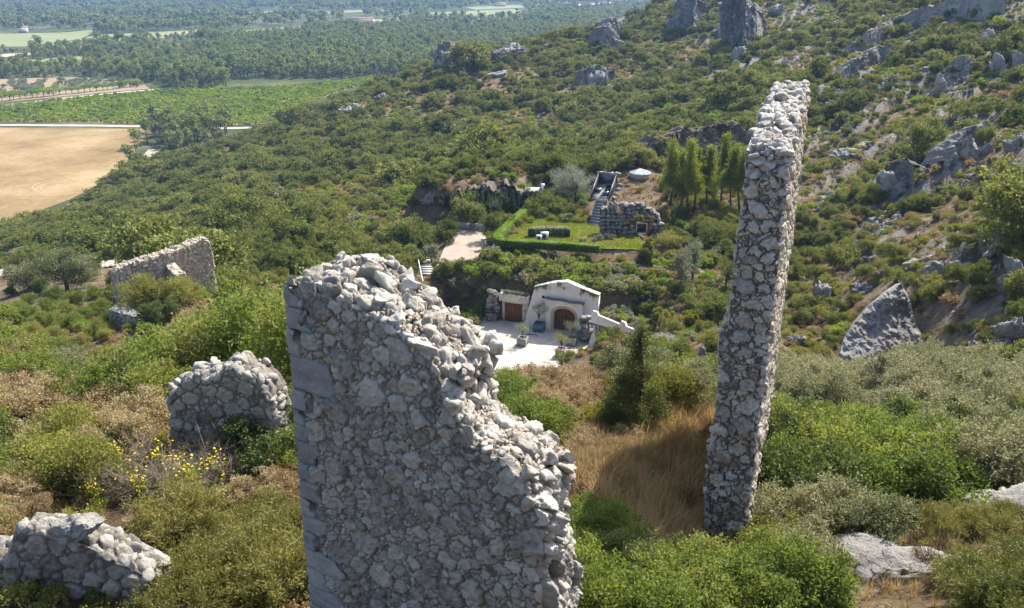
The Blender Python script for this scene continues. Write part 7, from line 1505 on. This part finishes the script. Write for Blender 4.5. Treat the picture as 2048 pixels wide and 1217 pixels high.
zone(['green', 'brown', 'browndry'], [(-30, 1040), (60, 1020), (80, 1090), (40, 1120), (-30, 1120)], .6, .4, .7, 'just above the bottom left ruin', ymax=16)
zone(['dark', 'green'], [(470, 900), (600, 880), (610, 960), (500, 960)], .75, .7, .95, 'in the gap between the ruin chunk and the tall wall', ymax=18)
zone(['dead'], [(190, 1010), (230, 940), (360, 930), (480, 940), (460, 990), (300, 1010)], .5, .7, 1.1, 'in front of the low ruin chunk', ymax=17)
zone(['flower'], [(230, 940), (300, 920), (480, 925), (500, 990), (330, 1020), (180, 1020)], .55, .6, .95, 'in front of the low ruin chunk', maxn=11, ymax=17)
zone(['yjun'], [(300, 1120), (370, 1060), (560, 1050), (600, 1130), (590, 1230), (330, 1260)], .85, .65, .95, 'left of the tall wall foot', ymin=8, ymax=14)
zone(['brown', 'browndry'], [(520, 1010), (600, 960), (612, 1060), (560, 1060)], .6, .55, .8, 'against the left corner of the tall wall', ymax=16)
zone(['dead', 'browndry'], [(200, 1120), (280, 1090), (330, 1130), (320, 1200), (230, 1170)], .55, .4, .6, 'beside the bottom left ruin', ymin=8, ymax=15)
zone(['green', 'brown'], [(-40, 1010), (20, 960), (50, 1010), (20, 1060)], .6, .5, .75, 'at the far left edge with yellow flowers near', ymax=18)
# centre, between the ruins
zone(['green'], [(985, 830), (1010, 790), (1070, 850), (1120, 900), (1060, 900)], .8, .6, .95, 'close behind the broken end of the tall wall', ymax=24)
zone(['brown'], [(1000, 800), (1050, 760), (1180, 770), (1190, 830), (1120, 860), (1040, 830)], .85, .7, 1.0, 'between the courtyard and the tall wall', ymax=30)
zone(['brown', 'browndry', 'yellow'], [(1120, 900), (1180, 850), (1300, 870), (1270, 920), (1150, 940)], .8, .45, .75, 'beside the dark juniper tree', pr=[.5, .3, .2], ymax=22)
zone(['green', 'dark'], [(1125, 1090), (1170, 1085), (1250, 1150), (1330, 1180), (1330, 1260), (1130, 1260)], .62, .55, .8, 'at the bottom right of the tall wall', ymin=8.5, ymax=16)
zone(['green'], [(1310, 1225), (1400, 1190), (1540, 1195), (1580, 1240), (1480, 1300), (1300, 1300)], .62, .6, .85, 'in front of the pillar foot', ymin=8.5, ymax=15)
zone(['olive', 'yellow', 'grey', 'silver'], [(1180, 790), (1260, 740), (1400, 740), (1440, 790), (1420, 840), (1330, 830)], 1.3, .6, 1.0, 'on the grassy ridge behind the dark juniper tree', ymax=50, pr=[.4, .25, .25, .1])
# right
zone(['grey', 'grey', 'olive'], [(1545, 800), (1620, 780), (1800, 760), (2080, 780), (2080, 900), (1900, 880), (1700, 850), (1550, 860)], 1.75, .95, 1.4, 'in the gully below the big grey slab', ymin=22, ymax=50, pr=[.55, .3, .15])
zone(['green', 'green', 'dark'], [(1530, 900), (1600, 860), (1760, 870), (1900, 900), (1960, 960), (1850, 1040), (1700, 1060), (1540, 1060)], 1.15, 1.0, 1.5, 'right of the pillar', ymin=12, ymax=30, pr=[.5, .35, .15])
zone(['grey', 'dark'], [(1880, 920), (1960, 880), (2090, 880), (2090, 990), (1960, 1000)], 1.2, .8, 1.1, 'at the right edge above the junipers', ymin=14, ymax=32)
zone(['olive', 'yellow', 'grey'], [(1500, 1080), (1560, 1030), (1700, 1050), (1740, 1110), (1650, 1160), (1520, 1160)], .75, .5, .8, 'right of the pillar foot', ymin=10, ymax=19, pr=[.4, .35, .25])
for u, v, s in [(1905, 1085, .62), (1960, 1075, .7), (2010, 1050, .5), (1880, 1060, .5)]: near('yjun', gp(u, v, ymin=8), s, 'at the right edge beside the pale bedrock')
for u, v, s in [(1960, 1215, .75), (2040, 1200, .8), (2000, 1260, .7), (2070, 1140, .6), (1930, 1180, .5)]: near('juniper', gp(u, v, ymin=7.5), s, 'in the bottom right corner')
for u, v, s in [(1850, 1140, .75), (1880, 1110, .6), (1820, 1120, .55), (1860, 1180, .5)]: near('red', gp(u, v, ymin=8), s, 'between the green bushes and the bottom right junipers')
for u, v, s in [(1640, 1200, .7), (1600, 1215, .6), (1690, 1180, .5)]: near('dead', gp(u, v, ymin=8), s, 'on the bare ground at the bottom right')
near('silver', gp(1290, 705, ymin=50), 1.5, '', label='wide pale silvery bush on the bank between the porch wing and the pillar'); near('silver', gp(1330, 690, ymin=50), 1.7, '', label='tallest pale silvery bush on the bank right of the porch wing'); near('silver', gp(1250, 740, ymin=40), 1.1, '', label='small pale silvery bush below the other silvery bushes on the bank')
for u, v, s in [(1235, 680, 1.2), (1215, 695, 1.2), (1260, 690, 1.0), (1200, 715, .9)]: near('browndry', gp(u, v, ymin=50), s, 'straw coloured on the bank beside the porch wing')
for u, v, s in [(1210, 735, 1.2), (1190, 725, .9), (1340, 720, 1.3), (1300, 735, 1.3), (1360, 700, 1.2), (1375, 745, 1.4), (1330, 760, 1.4)]: near('green', gp(u, v, ymin=40), s*.7, 'on the bank right of the courtyard')
for u, v, s in [(80, 585, 1.6), (115, 600, 1.5), (55, 610, 1.4), (150, 612, 1.5), (190, 600, 1.4), (205, 630, 1.4), (25, 590, 1.3)]: near('green', gp(u, v, ymin=60), s*.6, 'on the green terrace left of the long sunlit ruin wall')
near('dark', gp(402, 572, ymin=40), 1.9, '', label='round dense dark green shrub against the long sunlit ruin wall'); near('green', gp(290, 620, ymin=40), 1.5, '', label='light green bush in front of the long sunlit ruin wall'); near('olive', gp(365, 605, ymin=40), 1.5, '', label='grey brown bush beside the cross wall stub'); near('dark', gp(318, 640, ymin=40), 1.2, '', label='small dark bush below the cross wall stub')
for u, v, w, lb in [(60, 582, 3.0, 'round grey green oak on the embankment at the left edge'), (135, 580, 3.6, 'spreading holm oak on the embankment below the pale road'), (172, 562, 2.6, 'leaning holm oak right of the spreading one below the pale road'), (45, 528, 2.2, 'small round oak just above the pale road at the left')]:
    p = gp(u, v, ymin=60); rg = np.random.default_rng(u); tree_obj('holm_oak', 'greybush', 'bark', 1.3, dome(w*.9, w*1.25, 18, rg, .3), 620, 20, .17, .10, u, p, r0=.2, label=lb, cat='oak tree')
for t_, w_, k_, s_ in [(.3, .4, 'green', .26), (.5, .55, 'olive', .25), (.75, .5, 'green', .3), (.9, .4, 'browndry', .3), (.15, .5, 'brown', .28)]: xy = a1[:2]+(b1[:2]-a1[:2])*t_+np.array([0, w_]); near(k_, (*xy, at(450, 752, y1)[2]-.03), s_, 'rooted on top of the low broken ruin chunk')
# dark juniper tree in the centre
p = gp(1268, 868, ymin=14); rg = np.random.default_rng(800); L_ = []
for z_ in np.linspace(.12, .97, 22):
    for _ in range(2): t = rg.uniform(0, 6.28); q = (1-z_)**.8*rg.uniform(.35, 1.0); L_.append((.80*q*math.cos(t), .80*q*math.sin(t), 3.0*z_, .30*(1.2-z_*.85), .26*(1.2-z_*.7)))
tree_obj('juniper_tree', 'darkjuniper', 'bark', 2.85, np.array(L_), 560, 24, .09, .026, 800, p, r0=.055, csz=.75, spread=.6, upb=.5, shell=.3, lean=0, conifer=True, label='dark pointed juniper tree standing on the ridge between the two tall ruins', cat='juniper')
# dry grass
GZ = [[(1120, 960), (1150, 900), (1250, 860), (1330, 830), (1440, 770), (1450, 860), (1420, 1100), (1300, 1110), (1200, 1020)]]
X = jitter_polar(8.0, 32, R(-36), R(36), lambda r: .20+.006*r, frng); z = H(X[:, 0], X[:, 1]); pu, pv, d = proj(np.column_stack([X, z])); ing = inpoly(pu, pv, GZ[0])
k = ing | (frng.random(len(X)) < .28+.2*(fbm2(X[:, 0], X[:, 1], .4, 3, 5) > .1)); k &= ~np.array([in_walls(x, y, .0) for x, y in X]); X = X[k]; z = z[k]; ing = ing[k]; n = len(X)
idx = np.where(ing, frng.integers(0, 2, n), frng.integers(0, 3, n)); gn_scatter('dry_grass', TF, np.column_stack([X, z-.02]), idx, (np.where(ing, frng.uniform(.8, 1.35, n), frng.uniform(.35, .8, n)))[:, None]*np.array([1, 1, 1.]), yaw(n, frng, .15), 'long golden dry grass on the ridge between the ruins', 'grass')
lowd = [near_bush('low_weed', 'brownshrub', .34, .26, 7, 70, 12, .05, .018, 711, .6, 4)[0], near_bush('low_weed', 'kermes', .34, .28, 7, 70, 12, .045, .022, 712, .6, 4)[0], near_bush('low_weed', 'seed', .3, .24, 7, 60, 10, .04, .018, 713, .6, 4)[0]]
X = jitter_polar(8.0, 46, R(-36), R(37), lambda r: .42+.012*r, frng); z = H(X[:, 0], X[:, 1]); pu, pv, d = proj(np.column_stack([X, z])); k = ~(inpoly(pu, pv, GZ[0]) & (frng.random(len(X)) < .85)); k &= ~np.array([in_walls(x, y, .0) for x, y in X]); k &= frng.random(len(X)) < .8; k &= ~((pu > 1700) & (pv > 1030) & (frng.random(len(X)) < .75)); X = X[k]; z = z[k]; n = len(X)
gn_scatter('ground_cover', lowd, np.column_stack([X, z-.02]), frng.choice(3, n, p=[.45, .35, .2]), frng.uniform(.6, 1.7, n)[:, None]*np.ones((1, 3)), yaw(n, frng), 'low dry weeds and cushion plants on the ridge ground', 'ground cover')
# ------------------------------------------------------------------ haze
hz = MB(); hz.box(-6000, 6000, -600, 4600, -40, 140)
m = bpy.data.materials.new('haze'); m.use_nodes = True; t = m.node_tree; t.nodes.clear()
pv_ = t.nodes.new('ShaderNodeVolumePrincipled'); o_ = t.nodes.new('ShaderNodeOutputMaterial'); pv_.inputs['Density'].default_value = HAZE_D; pv_.inputs['Color'].default_value = (.34, .56, 1, 1); pv_.inputs['Anisotropy'].default_value = .0
t.links.new(pv_.outputs[0], o_.inputs['Volume'])
hb_ = hz.build('haze', m); tag(hb_, 'thin blue summer haze over the plain', 'haze', kind='stuff')
